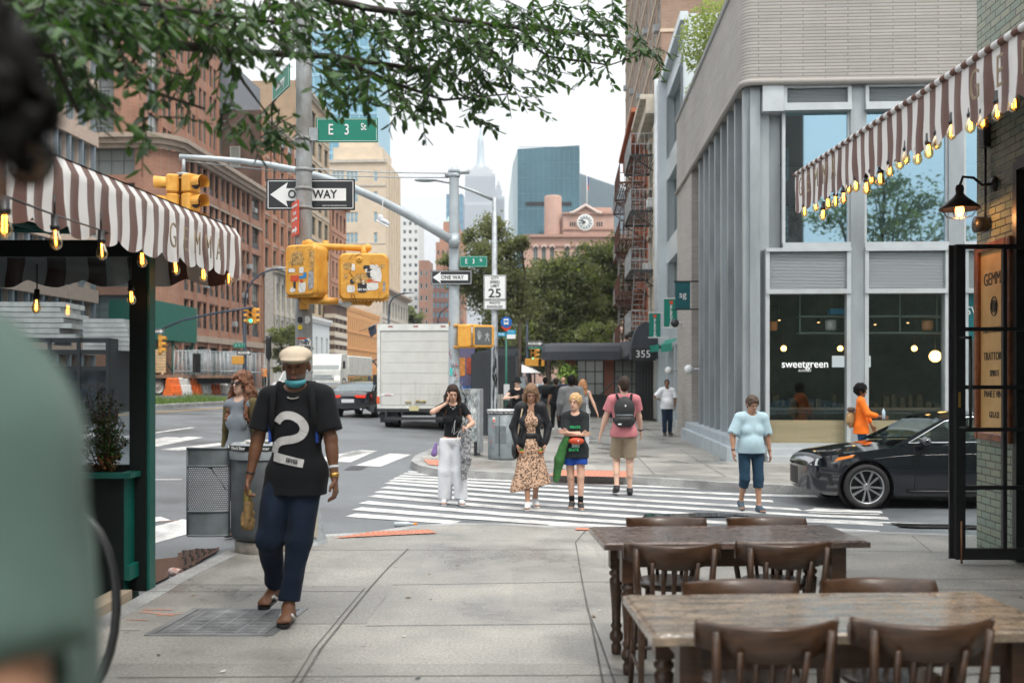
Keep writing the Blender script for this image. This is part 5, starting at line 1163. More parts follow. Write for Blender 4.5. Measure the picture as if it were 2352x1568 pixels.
def oneway(parent,x,z,w_,y=-.02,a=0.0,right=False,small=False):
    h_=w_*.35;o,M=sign(parent,x,z,w_,h_,SIGNBLACK,y,a,'one_way_sign',border=w_*.008)
    s=1 if right else -1;b=MB()
    pts=[(s*.455,0),(s*.255,.40),(s*.275,.2),(-s*.40,.2),(-s*.40,-.2),(s*.275,-.2),(s*.255,-.40)]
    pts=[(p[0]*w_,p[1]*h_) for p in pts];pts=pts if right else pts[::-1]
    b.add([M @ Vector((p[0],-.0085,p[1])) for p in pts],[tuple(range(7))]);b.build('arrow',SIGNWHITE,o)
    text('ONE WAY',h_*.37,INK,o,M @ TR(w_*(.02 if not right else -.04),-.0105,0),'lettering',sx=.88,bold=.02,spacing=1.05)
    if not small: text('DEPT OF TRANSPORTATION',h_*.06,SIGNWHITE,o,M @ TR(w_*.27,-.009,-h_*.36),'small_lettering')
    return o
def scuffs(parent,m,spec,seed,name='sticker'):
    """torn stickers on a housing: spec = list of (x, z, w, h, material, y)"""
    rr=random.Random(seed)
    for (x,z,w_,h_,mm,y) in spec:
        b=MB();n=9;pts=[]
        for k in range(n): a=2*pi*k/n+.3;q=rr.uniform(.82,1.1);pts.append((x+w_/2*q*max(-1,min(1,1.25*cos(a))),y,z+h_/2*q*max(-1,min(1,1.25*sin(a)))))
        b.add(pts[::-1],[tuple(range(n))]);b.build(name,mm,parent)
STK={'w': mat('sticker_white',(.7,.7,.68),.6,var=.1,vs=30),'k': mat('sticker_black',(.03,.03,.035),.5),'r': mat('sticker_red',(.6,.08,.03),.5),'b': mat('sticker_blue',(.03,.22,.5),.5),'y': mat('sticker_yellow',(.8,.6,.03),.5),'g': mat('worn_tan_patch',(.45,.27,.09),.7,var=.5,vs=40),'c': mat('sticker_teal',(.05,.5,.45),.5),'n': mat('sticker_grey',(.3,.3,.31),.6,var=.4,vs=30)}
def glyphs(parent,x,z,w_,h_,y,m,n,seed,name='scribble',r=.003):
    rr=random.Random(seed);b=MB()
    for k in range(n):
        p=Vector((x+rr.uniform(-.5,.5)*w_,y,z+rr.uniform(-.5,.5)*h_));pts=[p]
        for j in range(rr.randint(3,7)): p=p+Vector((rr.gauss(0,w_*.09),0,rr.gauss(0,h_*.09)));pts.append(p.copy())
        b.path(pts,r,3)
    return b.build(name,m,parent)
def ped_signal(parent,x,y,z,w_=.46,h_=.46,dp=.22,a=0.0,face=False,name='pedestrian_signal',k=1.0):
    M=TR(x,y,z) @ RZ(a);b=MB();r=.05*k
    prof=[(.0,.04),(.0,.0)]
    # rounded housing: chamfered box with rounded vertical corners and a ribbed skirt
    def rr_(hw,hh,rad,n=5):
        o=[]
        for cx_,cz_,a0 in ((hw-rad,hh-rad,0),(-hw+rad,hh-rad,pi/2),(-hw+rad,-hh+rad,pi),(hw-rad,-hh+rad,1.5*pi)):
            for i in range(n): q=a0+pi/2*i/(n-1);o.append((cx_+rad*cos(q),cz_+rad*sin(q)))
        return o
    rings=[(.93,-dp/2),(1.0,-dp/2+.025),(1.0,dp/2-.03),(.96,dp/2)];vs=[]
    for s_,yy in rings: vs += [M @ Vector((p[0]*s_,yy,p[1]*s_)) for p in rr_(w_/2,h_/2,r)]
    n=20;fs=[(i*n+j,(i+1)*n+j,(i+1)*n+(j+1) % n,i*n+(j+1) % n) for i in range(3) for j in range(n)]+[tuple(range(n)),tuple(range(4*n-1,3*n-1,-1))]
    b.add(vs,fs,0,False)
    b.box((-w_*.5-.004,-dp/2+.02,-h_*.5-.006),(w_*.5+.004,-dp/2+.03,-h_*.5+.0),0,M)
    for sx_ in (-1,1): b.box((sx_*w_*.503-.006,-dp/2+.03,-h_*.4),(sx_*w_*.503+.006,-dp/2+.05,h_*.4),0,M)
    for i in range(int(12*k)): xx=-w_*.45+w_*.9*i/(12*k);b.box((xx,-dp/2+.02,-h_*.5-.012),(xx+.012,dp/2-.02,-h_*.5+.004),0,M)
    o=b.build(name,YEL,parent)
    if face:
        b=MB();b.box((-w_*.41,-dp/2-.006,-h_*.40),(w_*.41,-dp/2+.01,h_*.40),0,M);b.build('lens',mat('signal_lens_grey',(.10,.11,.11),.5,var=.2,vs=50),o)
        b=MB();H_=-dp/2-.009
        b.ball((0,0,0),(.001,.001,.001),3)
        def cap(x0,z0,x1,z1,r0): 
            q=MB();q.path([(x0*w_,H_,z0*h_),(x1*w_,H_,z1*h_)],r0*w_,6);b.add([M @ Vector((v[0],H_+(v[1]-H_)*.15,v[2])) for v in q.v],q.f)
        cap(-.2,-.16,-.2,.02,.07)
        for i,(dx,l) in enumerate(((-.27,.2),(-.225,.26),(-.18,.26),(-.135,.2))): cap(dx,.0,dx,l,.017)
        cap(-.13,-.08,-.07,.06,.018);cap(.2,.2,.2,.21,.04);cap(.19,-.02,.2,.13,.05);cap(.2,0,.29,-.24,.025);cap(.19,0,.1,-.22,.025);cap(.22,.12,.3,.0,.018);cap(.17,.12,.08,.02,.018)
        b.build('symbols',mat('symbol_grey',(.33,.35,.35),.6),o)
    return o,M
# --- the big worn pole by the crosswalk
d=10.0;PX=U(698,d);t=thing('signal_pole','worn grey steel pole with street signs and two sticker covered yellow signals','pole',(PX,d,0))
WORN=mat('chipped_grey_paint',(.36,.39,.41),.6,.1,col2=(.20,.19,.17),vs=7,var=.1,bump=.35,bs=25,stretch=(1,1,.45))
b=MB();b.lathe([(.088,.3),(.086,2.0),(.08,3.2),(.078,5.6),(.07,6.4),(.01,6.42)],20)
for z in (1.72,2.56,2.97,3.36,3.55,3.74,4.05): b.lathe([(.088,z),(.092,z+.008),(.092,z+.022),(.086,z+.03)],20)
b.build('shaft',WORN,t)
b=MB();b.lathe([(.25,0),(.23,.05),(.16,.35),(.12,.5),(.09,.52)],8,smooth=False);b.build('base_cover',GALV,t)
b=MB();b.box((.07,-.18,.1),(.17,-.17,.42));b.build('notice',mat('beige_notice',(.55,.5,.4),.7),t)
zz=lambda py: PZ(py,d)
def lx(px): return U(px,d)-PX
o,M=None,None
oneway(t,lx(709),zz(443),.9,y=.10)
street_sign(t,lx(798),zz(301),.62,.245,(('E',.62,-.26,0),('3',.62,.0,0),('St',.40,.27,.12)),y=-.03)
b=MB();b.box((.05,-.05,zz(325)),(lx(732),.0,zz(296)));b.build('sign_bracket',GALV,t)
o=street_sign(t,-.16,zz(212),.62,.22,(('Bowery',.62,0,0),),a=radians(-62),y=-.30)
bb=MB();bb.box((-.05,-.06,zz(235)),(.0,.0,zz(205)));bb.build('sign_bracket',GALV,t)
# red sign with arrow seen obliquely
o,M=sign(t,lx(685),zz(507),.26,.34,RED,y=-.135,a=radians(-64),border=None)
text('NO STANDING',.032,SIGNWHITE,o,M @ TR(0,-.008,.12),bold=.02);text('Truck',.05,SIGNWHITE,o,M @ TR(0,-.008,.05),bold=.02);text('Loading Only',.036,SIGNWHITE,o,M @ TR(0,-.008,-.01),bold=.02)
b=MB();b.add([M @ Vector(p) for p in ((-.1,-.008,-.1),(.03,-.008,-.1),(.03,-.008,-.075),(.1,-.008,-.115),(.03,-.008,-.155),(.03,-.008,-.13),(-.1,-.008,-.13))],[(6,5,4,3,2,1,0)]);b.build('arrow',SIGNWHITE,o)
# signal arms
arm=MB();ya=-.16
arm.path([(.02,ya,zz(565)),(lx(735),ya,zz(570)),(lx(852),ya,zz(576))],.033,10);arm.tube((lx(842),ya,zz(568)),(lx(842),ya,zz(600)),.037);arm.ball((lx(716),ya,zz(567)),.055,7);arm.tube((lx(755),ya,zz(558)),(lx(755),ya,zz(602)),.03);arm.ball((lx(850),ya,zz(574)),.04,6)
arm.path([(.02,ya,zz(694)),(lx(720),ya,zz(693)),(lx(852),ya,zz(696))],.036,10);arm.ball((lx(712),ya,zz(690)),.06,7);arm.tube((lx(752),ya,zz(702)),(lx(752),ya,zz(680)),.035);arm.tube((lx(842),ya,zz(700)),(lx(842),ya,zz(682)),.04);arm.ball((lx(851),ya,zz(696)),.045,6);arm.box((-.01,ya-.01,zz(712)),(.06,0,zz(690)))
arm.build('signal_arm',YEL,t)
b=MB();b.tube((lx(785),ya,zz(695)),(lx(815),ya,zz(696)),.0375,n=10);b.build('arm_label',SIGNWHITE,t)
p1,M1=ped_signal(t,lx(714),-.20,zz(628),.35,.5,.24,radians(-22));p2,M2=ped_signal(t,lx(844),-.2,zz(642),.47,.455,.22,radians(3))
def onface(M,dp,specs,parent,seed):
    rr=random.Random(seed)
    for (x,z,w_,h_,c) in specs:
        b=MB();n=10;pts=[]
        for k in range(n): a=2*pi*k/n+.3;q=rr.uniform(.85,1.08);pts.append(M @ Vector((x+w_/2*q*max(-1,min(1,1.3*cos(a))),-dp/2-.002-rr.uniform(0,.002),z+h_/2*q*max(-1,min(1,1.3*sin(a))))))
        b.add(pts,[tuple(range(n-1,-1,-1))]);b.build('sticker',STK[c],parent)
onface(M1,.24,[(-.03,.12,.15,.13,'g'),(-.09,.0,.08,.04,'w'),(.02,-.0,.05,.06,'w'),(-.06,-.08,.10,.06,'r'),(-.06,-.14,.03,.08,'k'),(-.08,-.19,.06,.05,'w'),(.03,-.07,.08,.03,'b'),(.06,-.05,.04,.05,'b'),(.02,-.11,.04,.03,'r'),(.03,-.17,.085,.10,'w'),(.14,.08,.06,.2,'g'),(.13,-.1,.07,.18,'n')],p1,3)
onface(M2,.22,[(-.15,.1,.08,.07,'g'),(.0,-.02,.2,.1,'g'),(-.1,.09,.035,.07,'w'),(.03,.09,.07,.04,'k'),(.1,.1,.09,.03,'w'),(.04,.06,.05,.04,'w'),(.12,.02,.12,.14,'w'),(.09,.03,.12,.09,'k'),(.09,-.045,.12,.03,'r'),(.09,-.09,.12,.09,'w'),(-.01,-.10,.10,.12,'k'),(-.12,-.12,.08,.07,'w'),(-.11,-.05,.04,.05,'k'),(.2,-.1,.025,.1,'n'),(.18,.1,.05,.04,'g'),(.0,-.06,.03,.04,'w'),(.04,-.12,.06,.03,'k'),(-.17,.0,.03,.05,'g')],p2,5)
b=MB();b.lathe([(.01,.012),(.028,.012),(.03,0)],16,0,M2 @ TR(-.04,-.108,.165) @ Matrix.Rotation(pi/2,4,'X'));b.build('cap',YEL,p2)
glyphs(p2,lx(841),zz(640),.42,.38,-.318,INK,10,4,r=.0016);glyphs(p1,lx(714),zz(628),.28,.4,-.36,INK,8,8,r=.0016)
text('HEY PAL',.03,SIGNWHITE,p2,M2 @ TR(-.01,-.115,-.13),sx=.9,bold=.03)
scuffs(t,None,[(-.02,zz(735),.055,.06,STK['k'],-.092),(-.02,zz(752),.05,.05,STK['y'],-.091),(.055,zz(735),.05,.08,STK['w'],-.089),(.03,zz(790),.12,.12,STK['w'],-.092),(.0,zz(778),.10,.02,STK['r'],-.093),(.04,zz(782),.04,.02,STK['b'],-.093)],4)
text('THEY',.05,INK,t,TR(.03,-.094,zz(788)),sx=.8,bold=.03);text('QUEER',.045,INK,t,TR(.03,-.094,zz(799)),sx=.8,bold=.03)
# --- second pole with mast arm
d=21.0;PX=U(1043,d);gz=gh(PX,d);t=thing('mast_arm_pole','light grey mast arm pole with street name and one way signs at the far corner','pole',(PX,d,gz));zz=lambda py: PZ(py,d)-gz
POLE=mat('light_grey_pole',(.40,.45,.48),.5,.15,var=.12,vs=3,bump=.05)
b=MB();b.lathe([(.14,0),(.12,.5),(.115,3),(.1,zz(405)),(.1,zz(390)),(.03,zz(380)),(.01,zz(378))],16)
for z in (zz(545),zz(552),zz(560),zz(397),zz(407)): b.lathe([(.12,z),(.13,z+.02),(.13,z+.05),(.12,z+.07)],16)
b.build('shaft',POLE,t)
tip=P(412,360,18.3)-Vector((PX,d,gz));b=MB()
pts=[(0,-.1,zz(556))]+[tuple(Vector((0,-.1,zz(556))).lerp(tip,k/10)+Vector((0,0,.62*sin(pi*k/10)*.75))) for k in range(1,10)]+[tuple(tip)]
b.path(pts,[.095-.05*k/10 for k in range(11)],10);b.tube((-.1,-.1,zz(556)),(.1,-.1,zz(556)),.14);b.build('mast_arm',POLE,t)
oneway(t,U(1038,d)-PX,zz(639),.86,y=-.16,small=True)
street_sign(t,U(1088,d)-PX,zz(602),.58,.23,(('E',.62,-.26,0),('3',.62,.0,0),('St',.40,.27,.12)),y=-.1)
b=MB();b.path([(0,0,zz(397)),(U(1078,d)-PX,0,zz(394))],.05,8);b.path([(U(1022,d)-PX,0,zz(403)),(0,0,zz(400))],.06,8);b.build('camera_stub',GALV,t)
b=MB()
for (xa,ya_,xb,yb) in ((412,355,1030,398),(412,368,1030,408)):
    A_=P(xa,ya_,18.3)-Vector((PX,d,gz));B_=P(xb,yb,21)-Vector((PX,d,gz));b.path([tuple(A_.lerp(B_,k/8)+Vector((0,0,-.10*sin(pi*k/8)))) for k in range(9)],.012,4)
b.build('stay_wires',GALV,t)
ped1,_=ped_signal(t,U(1068,d)-PX,-.15,zz(773),.27,.46,.3,radians(0));ped2,_=ped_signal(t,U(1111,d)-PX,-.2,zz(773),.43,.46,.2,0,face=True)
b=MB()
for py in (748,797): b.tube((0,-.12,zz(py)),(U(1098,d)-PX,-.12,zz(py)),.028)
b.box((U(1031,d)-PX,-.1,zz(748)),(-.1,.1,zz(738)));b.build('signal_arm',YEL,t)
glyphs(t,.0,zz(852),.2,.5,-.125,RED,4,5,r=.006);glyphs(t,.02,zz(865),.2,.6,-.125,INK,7,6,r=.005)
b=MB();b.box((-.08,-.13,zz(862)),(-.03,-.12,zz(845)));b.build('sticker',STK['c'],t)
# hanging traffic signals
LENS={'off': mat('signal_lens_dark',(.02,.02,.02),.3),'g': mat('green_signal_light',(.05,.6,.45),.4,emit=(.05,1,.55),es=2.6)}
def traffic_signal(name,label,p,faces,lit=None,k=1.0,hang=.3,mount=None):
    """three section signal heads; faces = directions in degrees (0 = toward the camera)"""
    q=thing(name,label,'traffic light',p);q.scale=(k,)*3;s=.35
    for f in faces:
        M=RZ(radians(f));off=.13 if len(faces) > 1 else 0
        b=MB()
        for i in range(3): b.bbox((-.15,-off-.17,-1.06+i*s),(.15,-off+.05,-1.06+i*s+s-.01),.03,0,M)
        for i in range(3):
            z=-1.06+i*s+s/2;b.lathe([(.125,.0),(.135,.22)],14,0,M @ TR(0,-off-.17,z) @ Matrix.Rotation(pi/2,4,'X'),radians(-30)+pi*.5*0,radians(210))
        o=b.build('housing',YEL,q)
        b=MB();g=MB()
        for i in range(3):
            z=-1.06+i*s+s/2;tgt=g if (lit == 'g' and i == 0 and f == 0) else b
            tgt.lathe([(.001,.02),(.06,.015),(.11,.0)],14,0,M @ TR(0,-off-.172,z) @ Matrix.Rotation(pi/2,4,'X'))
        if b.v: b.build('dark_lens',LENS['off'],o)
        if g.v: g.build('lit_lens',LENS['g'],o)
    b=MB();b.lathe([(.01,.04),(.12,.02),(.12,-.03),(.01,-.03)],12);b.tube((0,0,0),(0,0,hang),.03);b.tube((-.08,0,-1.08),(.08,0,-1.08),.08,n=8);b.build('hanger',YEL if hang < .2 else GALV,q)
    return q
p=P(422,401,18.3);traffic_signal('traffic_light','yellow traffic light cluster hanging at the tip of the mast arm above the awning',p,(60,180,-75),hang=.28)
p=P(579,706,62);traffic_signal('traffic_light','yellow traffic light showing green over the avenue before the brick block',p,(0,90,-90),'g',hang=.15,k=.95)
p=P(367,770,60);traffic_signal('traffic_light','yellow traffic light seen from the side on the dark pole beside the awning post',p,(90,),k=1.0,hang=.1)
p=P(1224,800,68);traffic_signal('traffic_light','small traffic light showing green among the trees above the walkers',p,(0,90),'g',k=.85,hang=.1)
# --- third pole: street light with speed limit sign
d=26;PX=U(1136,d);gz=gh(PX,d);t=thing('street_light','galvanised street light with a speed limit sign behind the litter bin','street lamp',(PX,d,gz));zz=lambda py: PZ(py,d)-gz
b=MB();b.lathe([(.16,0),(.15,.35),(.1,.4),(.095,1.5),(.06,zz(455)),(.01,zz(453))],12);b.build('shaft',GALV,t)
b=MB();b.path([(0,0,zz(460)),(U(1085,d)-PX,0,zz(438)),(U(1035,d)-PX,0,zz(420)),(U(998,d)-PX,0,zz(414))],[.045,.04,.035,.03],8);b.build('arm',GALV,t)
b=MB();b.ball((U(977,d)-PX,0,zz(414)),(.3,.12,.05),7);b.tube((U(975,d)-PX,0,zz(412)),(U(975,d)-PX,0,zz(407)),.03);b.build('lamp_head',GALV,t)
o,M=sign(t,.01,zz(661),.58,.64,SIGNWHITE,y=-.12,border=.012)
for s_,f,dz in (('CITY',.10,.24),('SPEED',.10,.135),('LIMIT',.10,.035),('25',.32,-.16)): text(s_,f,INK,o,M @ TR(0,-.01,dz),bold=.012,sx=.95 if s_ != '25' else 1.1)
o,M=sign(t,.01,zz(701),.58,.235,SIGNWHITE,y=-.12,border=.01)
for s_,f,dz in (('PHOTO',.085,.05),('ENFORCED',.085,-.05)): text(s_,f,INK,o,M @ TR(0,-.01,dz),bold=.012,sx=.95)
glyphs(t,.0,zz(880),.14,2.0,-.10,INK,26,9,r=.006,name='graffiti')
# --- bus stop sign
d=27.5;PX=U(1163,d);gz=gh(PX,d);t=thing('bus_stop_sign','green bus stop pole with a round blue bus sign','sign',(PX,d,gz));zz=lambda py: PZ(py,d)-gz
BLUE=mat('bus_sign_blue',(.01,.13,.45),.4);CYAN=mat('bus_sign_cyan',(.0,.33,.58),.4)
b=MB();b.tube((0,0,0),(0,0,zz(730)),.035,n=10);b.build('pole',mat('bus_pole_green',(.02,.13,.09),.5),t)
b=MB();b.disc((0,-.05,zz(740)),.155,(0,-1,0),24,t=.02);b.build('disc',BLUE,t)
b=MB();b.bbox((-.07,-.09,zz(740)-.06),(.06,-.075,zz(740)+.09),.01);b.box((-.06,-.09,zz(740)-.075),(-.03,-.075,zz(740)-.05));b.box((.02,-.09,zz(740)-.075),(.05,-.075,zz(740)-.05));b.build('bus_symbol',SIGNWHITE,t)
b=MB();b.box((-.05,-.095,zz(740)+.0),(.04,-.088,zz(740)+.05));b.build('bus_windscreen',BLUE,t)
b=MB();b.add([(-.15,-.06,zz(750)),(.15,-.06,zz(750)),(.12,-.06,zz(753)),(0,-.06,zz(762)),(-.12,-.06,zz(753))],[(0,4,3,2,1)]);b.build('red_pointer',RED,t)
o,M=sign(t,U(1152,d)-PX,zz(768),.22,.11,CYAN,y=-.05);text('M103',.085,SIGNWHITE,o,M @ TR(0,-.008,0),bold=.02,sx=.8)
o,M=sign(t,U(1174,d)-PX,zz(763),.24,.12,CYAN,y=-.05,a=.0);text('Bus Stop',.05,SIGNWHITE,o,M @ TR(0,-.008,.02),sx=.9)
sign(t,U(1174,d)-PX,zz(773),.24,.12,SIGNWHITE,y=-.05)
b=MB();b.box((-.07,-.12,zz(918)),(.09,-.04,zz(882)));b.build('timetable',mat('timetable',(.55,.57,.58),.5),t)
# --- far intersection poles
NAVY=mat('dark_blue_pole',(.03,.05,.08),.5)
def farpole(name,label,px,ytop,d,parts,yb=None,cat='pole',r=.12):
    PX=U(px,d);gz=gh(PX,d);t=thing(name,label,cat,(PX,d,gz));z=lambda py: PZ(py,d)-gz
    b=MB();b.lathe([(r*1.4,0),(r,.8),(r*.7,z(ytop)),(.01,z(ytop)+.05)],8);b.build('shaft',NAVY,t)
    for p_ in parts: p_(t,PX,z,d)
    return t
def arm_(x0,y0,pts,r=.06): 
    def f(t,PX,z,d): b=MB();b.path([(U(x,d)-PX,0,z(y)) for x,y in [(x0,y0)]+pts],r,6);b.build('arm',NAVY,t)
    return f
def grn(x,y,w_=.62,words='E 4'): 
    def f(t,PX,z,d): street_sign(t,U(x,d)-PX,z(y),w_*1.2,.3,(('E',.62,-.28,0),('4',.62,.0,0),('St',.4,.27,.1)),y=-.15)
    return f
def ow(x,y,right=True,w_=1.0): return lambda t,PX,z,d: oneway(t,U(x,d)-PX,z(y),w_,y=-.17,right=right,small=True)
def pedb(x,y,w_=.5):
    def f(t,PX,z,d): ped_signal(t,U(x,d)-PX,-.2,z(y),w_,.5,.35,0)
    return f
def lamp(x,y):
    def f(t,PX,z,d): b=MB();b.ball((U(x,d)-PX,0,z(y)),(.45,.15,.08),6);b.build('lamp_head',GALV,t)
    return f
farpole('signal_pole','dark pole with signal arm, green sign and one way sign right beside the awning post',350,590,60,[arm_(350,765,[(420,735),(500,718),(582,706)],.07),grn(345,743,.6),ow(361,761,True,.95)])
farpole('signal_pole','dark blue pole with curved lamp arm before the brick block',562,705,62,[arm_(562,705,[(565,670),(580,645),(600,628),(625,619),(648,617)],.06),lamp(648,616),grn(551,793,.6),ow(562,810,True,.9),pedb(549,827,.7)])
farpole('signal_pole','dark blue pole with one way sign and signals under the trees above the walkers',1211,735,66,[grn(1231,796,.85),ow(1228,789,True,1.1),pedb(1225,832,1.1),pedb(1243,832,.4)])
farpole('sign_pole','dark thin pole with a green street sign among the trees',1228,760,78,[grn(1240,768,.85)],r=.07)
farpole('street_light','dark curved street light above the terracotta facade left of the truck',893,720,75,[arm_(893,720,[(894,700),(902,685),(918,675),(938,673)],.06),lamp(938,672)],cat='street lamp')
farpole('street_light','dark curved street light left of the grey pole above the truck',1005,760,95,[arm_(1005,760,[(1006,735),(1012,718),(1025,706),(1034,700)],.06)],cat='street lamp')
farpole('twin_lamp','black twin arched lamp post on the avenue median left of the truck',848,850,82,[arm_(848,842,[(842,832),(830,825),(816,823)],.07),arm_(848,842,[(854,832),(862,826),(872,824)],.07)],cat='street lamp')
farpole('twin_lamp','second black arched lamp post partly behind the truck',868,852,92,[arm_(868,845,[(872,834),(880,828),(890,826)],.07),arm_(868,845,[(862,834),(854,828),(848,827)],.07)],cat='street lamp')
PX=U(617,40);t=thing('bollard_light','thin black pole with a wrapped dark head behind the curly haired woman','pole',(PX,40,gh(PX,40)));b=MB();b.tube((0,0,0),(0,0,PZ(820,40)-gh(PX,40)),.05,n=8);b.build('shaft',BLACK,t);b=MB();b.lathe([(.09,PZ(824,40)),(.12,PZ(818,40)),(.11,PZ(780,40)),(.13,PZ(772,40)),(.01,PZ(771,40))],10,0,TR(0,0,-gh(PX,40)));b.build('wrapped_head',BLACK,t)
# ---------------------------------------------------------------- litter bins
BIN=mat('bin_grey',(.17,.20,.215),.45,.1,var=.25,vs=5,bump=.06,bs=30);BIND=mat('liner_grey',(.055,.065,.072),.5,var=.3,vs=6,bump=.05)
def perf_mat(name,col):
    m,t,bs=nm(name);n=t.nodes.new;l=t.links.new;bs.inputs['Base Color'].default_value=col+(1,);bs.inputs['Roughness'].default_value=.45;bs.inputs['Metallic'].default_value=.2
    at=n('ShaderNodeAttribute');at.attribute_name='uvh';v=n('ShaderNodeTexVoronoi');v.feature='F1';v.voronoi_dimensions='2D';v.inputs['Randomness'].default_value=0;v.inputs['Scale'].default_value=1
    sp=n('ShaderNodeSeparateXYZ');l(at.outputs['Vector'],sp.inputs[0]);fl=n('ShaderNodeMath');fl.operation='FLOOR';l(sp.outputs[1],fl.inputs[0]);md=n('ShaderNodeMath');md.operation='MODULO';md.inputs[1].default_value=2;l(fl.outputs[0],md.inputs[0]);hf=n('ShaderNodeMath');hf.operation='MULTIPLY';hf.inputs[1].default_value=.5;l(md.outputs[0],hf.inputs[0]);ad=n('ShaderNodeMath');l(sp.outputs[0],ad.inputs[0]);l(hf.outputs[0],ad.inputs[1])
    fx_=n('ShaderNodeMath');fx_.operation='FRACT';l(ad.outputs[0],fx_.inputs[0]);fy=n('ShaderNodeMath');fy.operation='FRACT';l(sp.outputs[1],fy.inputs[0])
    cb=n('ShaderNodeCombineXYZ');l(fx_.outputs[0],cb.inputs[0]);l(fy.outputs[0],cb.inputs[1]);ds=n('ShaderNodeVectorMath');ds.operation='DISTANCE';ds.inputs[1].default_value=(.5,.5,0);l(cb.outputs[0],ds.inputs[0])
    gt=n('ShaderNodeMath');gt.operation='LESS_THAN';gt.inputs[1].default_value=.34;l(ds.outputs['Value'],gt.inputs[0])
    tr=n('ShaderNodeBsdfTransparent');mx=n('ShaderNodeMixShader');l(gt.outputs[0],mx.inputs[0]);l(bs.outputs[0],mx.inputs[1]);l(tr.outputs[0],mx.inputs[2]);l(mx.outputs[0],t.nodes['Material Output'].inputs[0]);return m
PERF=perf_mat('perforated_steel',(.17,.19,.2))
def curved_panel(parent,name,r,a0,a1,z0,z1,m,perf=False,n=20,M=None):
    vs=[];uv=[]
    for k in range(n+1):
        a=a0+(a1-a0)*k/n
        for z in (z0,z1): vs.append((r*cos(a),r*sin(a),z));uv.append((r*(a-a0)/.021,(z-z0)/.021*1.1,0))
    if M is not None: vs=[M @ Vector(v) for v in vs]
    b=MB();b.add(vs,[(2*k,2*k+2,2*k+3,2*k+1) for k in range(n)],0,True);o=b.build(name,m,parent)
    a_=o.data.attributes.new('uvh','FLOAT_VECTOR','POINT');a_.data.foreach_set('vector',[c for u in uv for c in u]);return o
BX,BY=U(601,9.55),9.55
t=thing('litter_bin','dark grey litter bin with its perforated door standing open beside the man in black','bin',(BX,BY,0));r=.285
b=MB();b.lathe([(.01,.14),(r-.03,.14),(r-.005,.17),(r,.2),(r,.92),(r-.01,.93),(r-.04,.93),(r-.05,.3),(.01,.25)],28);b.build('drum',BIND,t)
b=MB();b.lathe([(.24,0),(.25,.02),(.25,.12),(.23,.13),(.01,.13)],24);b.build('base',mat('bin_base',(.25,.23,.2),.7,var=.3,vs=8),t)
b=MB();b.lathe([(r+.012,.90),(r+.015,1.03),(r-.02,1.05),(r-.04,1.05),(r-.05,.95),(.01,.94)],28);o=b.build('rim',mat('bin_rim',(.26,.29,.31),.5,var=.2),t)
b=MB();b.lathe([(r+.018,.985),(r+.018,1.035)],28);b.build('band',SIGNBLACK,t)
for k in range(5):
    a=-pi/2-.35+k*.72-.9;text("Don't litter",.042,SIGNWHITE,t,RZ(a+pi/2) @ TR(0,-(r+.0195),1.01),'band_lettering',sx=.9,bold=.01)
rr=random.Random(4);b=MB()
for k in range(26): a=rr.uniform(0,6.3);q=rr.uniform(0,.2);b.ball((q*cos(a),q*sin(a),1.02+rr.uniform(0,.04)),(rr.uniform(.03,.06),rr.uniform(.02,.05),.02),4)
b.build('rubbish',mat('pale_rubbish',(.5,.5,.48),.7,var=.3,vs=20),t)
hx=U(533,9.5)-BX;dr=bpy.data.objects.new('door',None);link(dr,t);dr.location=(hx-.0,-.03,0);dr.rotation_euler=(0,0,radians(8));dr['label']='open perforated door'
Md=TR(-.19,.62,0) @ RZ(radians(-3));R_=.66;a0,a1=-pi/2-.30,-pi/2+.30;z0d=.17
curved_panel(dr,'upper_panel',R_,a0,a1,.83,1.0,BIN,M=Md);curved_panel(dr,'perforated_sheet',R_,a0,a1,.40,.83,PERF,True,M=Md);curved_panel(dr,'lower_panel',R_,a0,a1,z0d,.40,BIN,M=Md)
b=MB()
for z in (z0d,.40,.83,1.0): b.path([Md @ Vector(((R_+.003)*cos(a0+(a1-a0)*k/16),(R_+.003)*sin(a0+(a1-a0)*k/16),z)) for k in range(17)],.011,6)
for a in (a0,a1): b.tube(Md @ Vector((R_*cos(a),R_*sin(a),z0d)),Md @ Vector((R_*cos(a),R_*sin(a),1.01)),.011,n=6)
b.build('rails',BIN,dr)
b=MB();b.tube(Md @ Vector((R_*cos(a0+.05),R_*sin(a0+.05)+.02,.97)),Md @ Vector((R_*cos(a1-.25),R_*sin(a1-.25)+.02,.8)),.012,n=6);b.tube(Md @ Vector((R_*cos(a1-.25),R_*sin(a1-.25)+.02,.8)),Md @ Vector((R_*cos(a1-.05),R_*sin(a1-.05)+.02,.6)),.005,n=6);b.build('stay',BLACK,dr)
t2=curved_panel(t,'side_panel',r+.06,-.2,1.6,.15,.95,PERF)
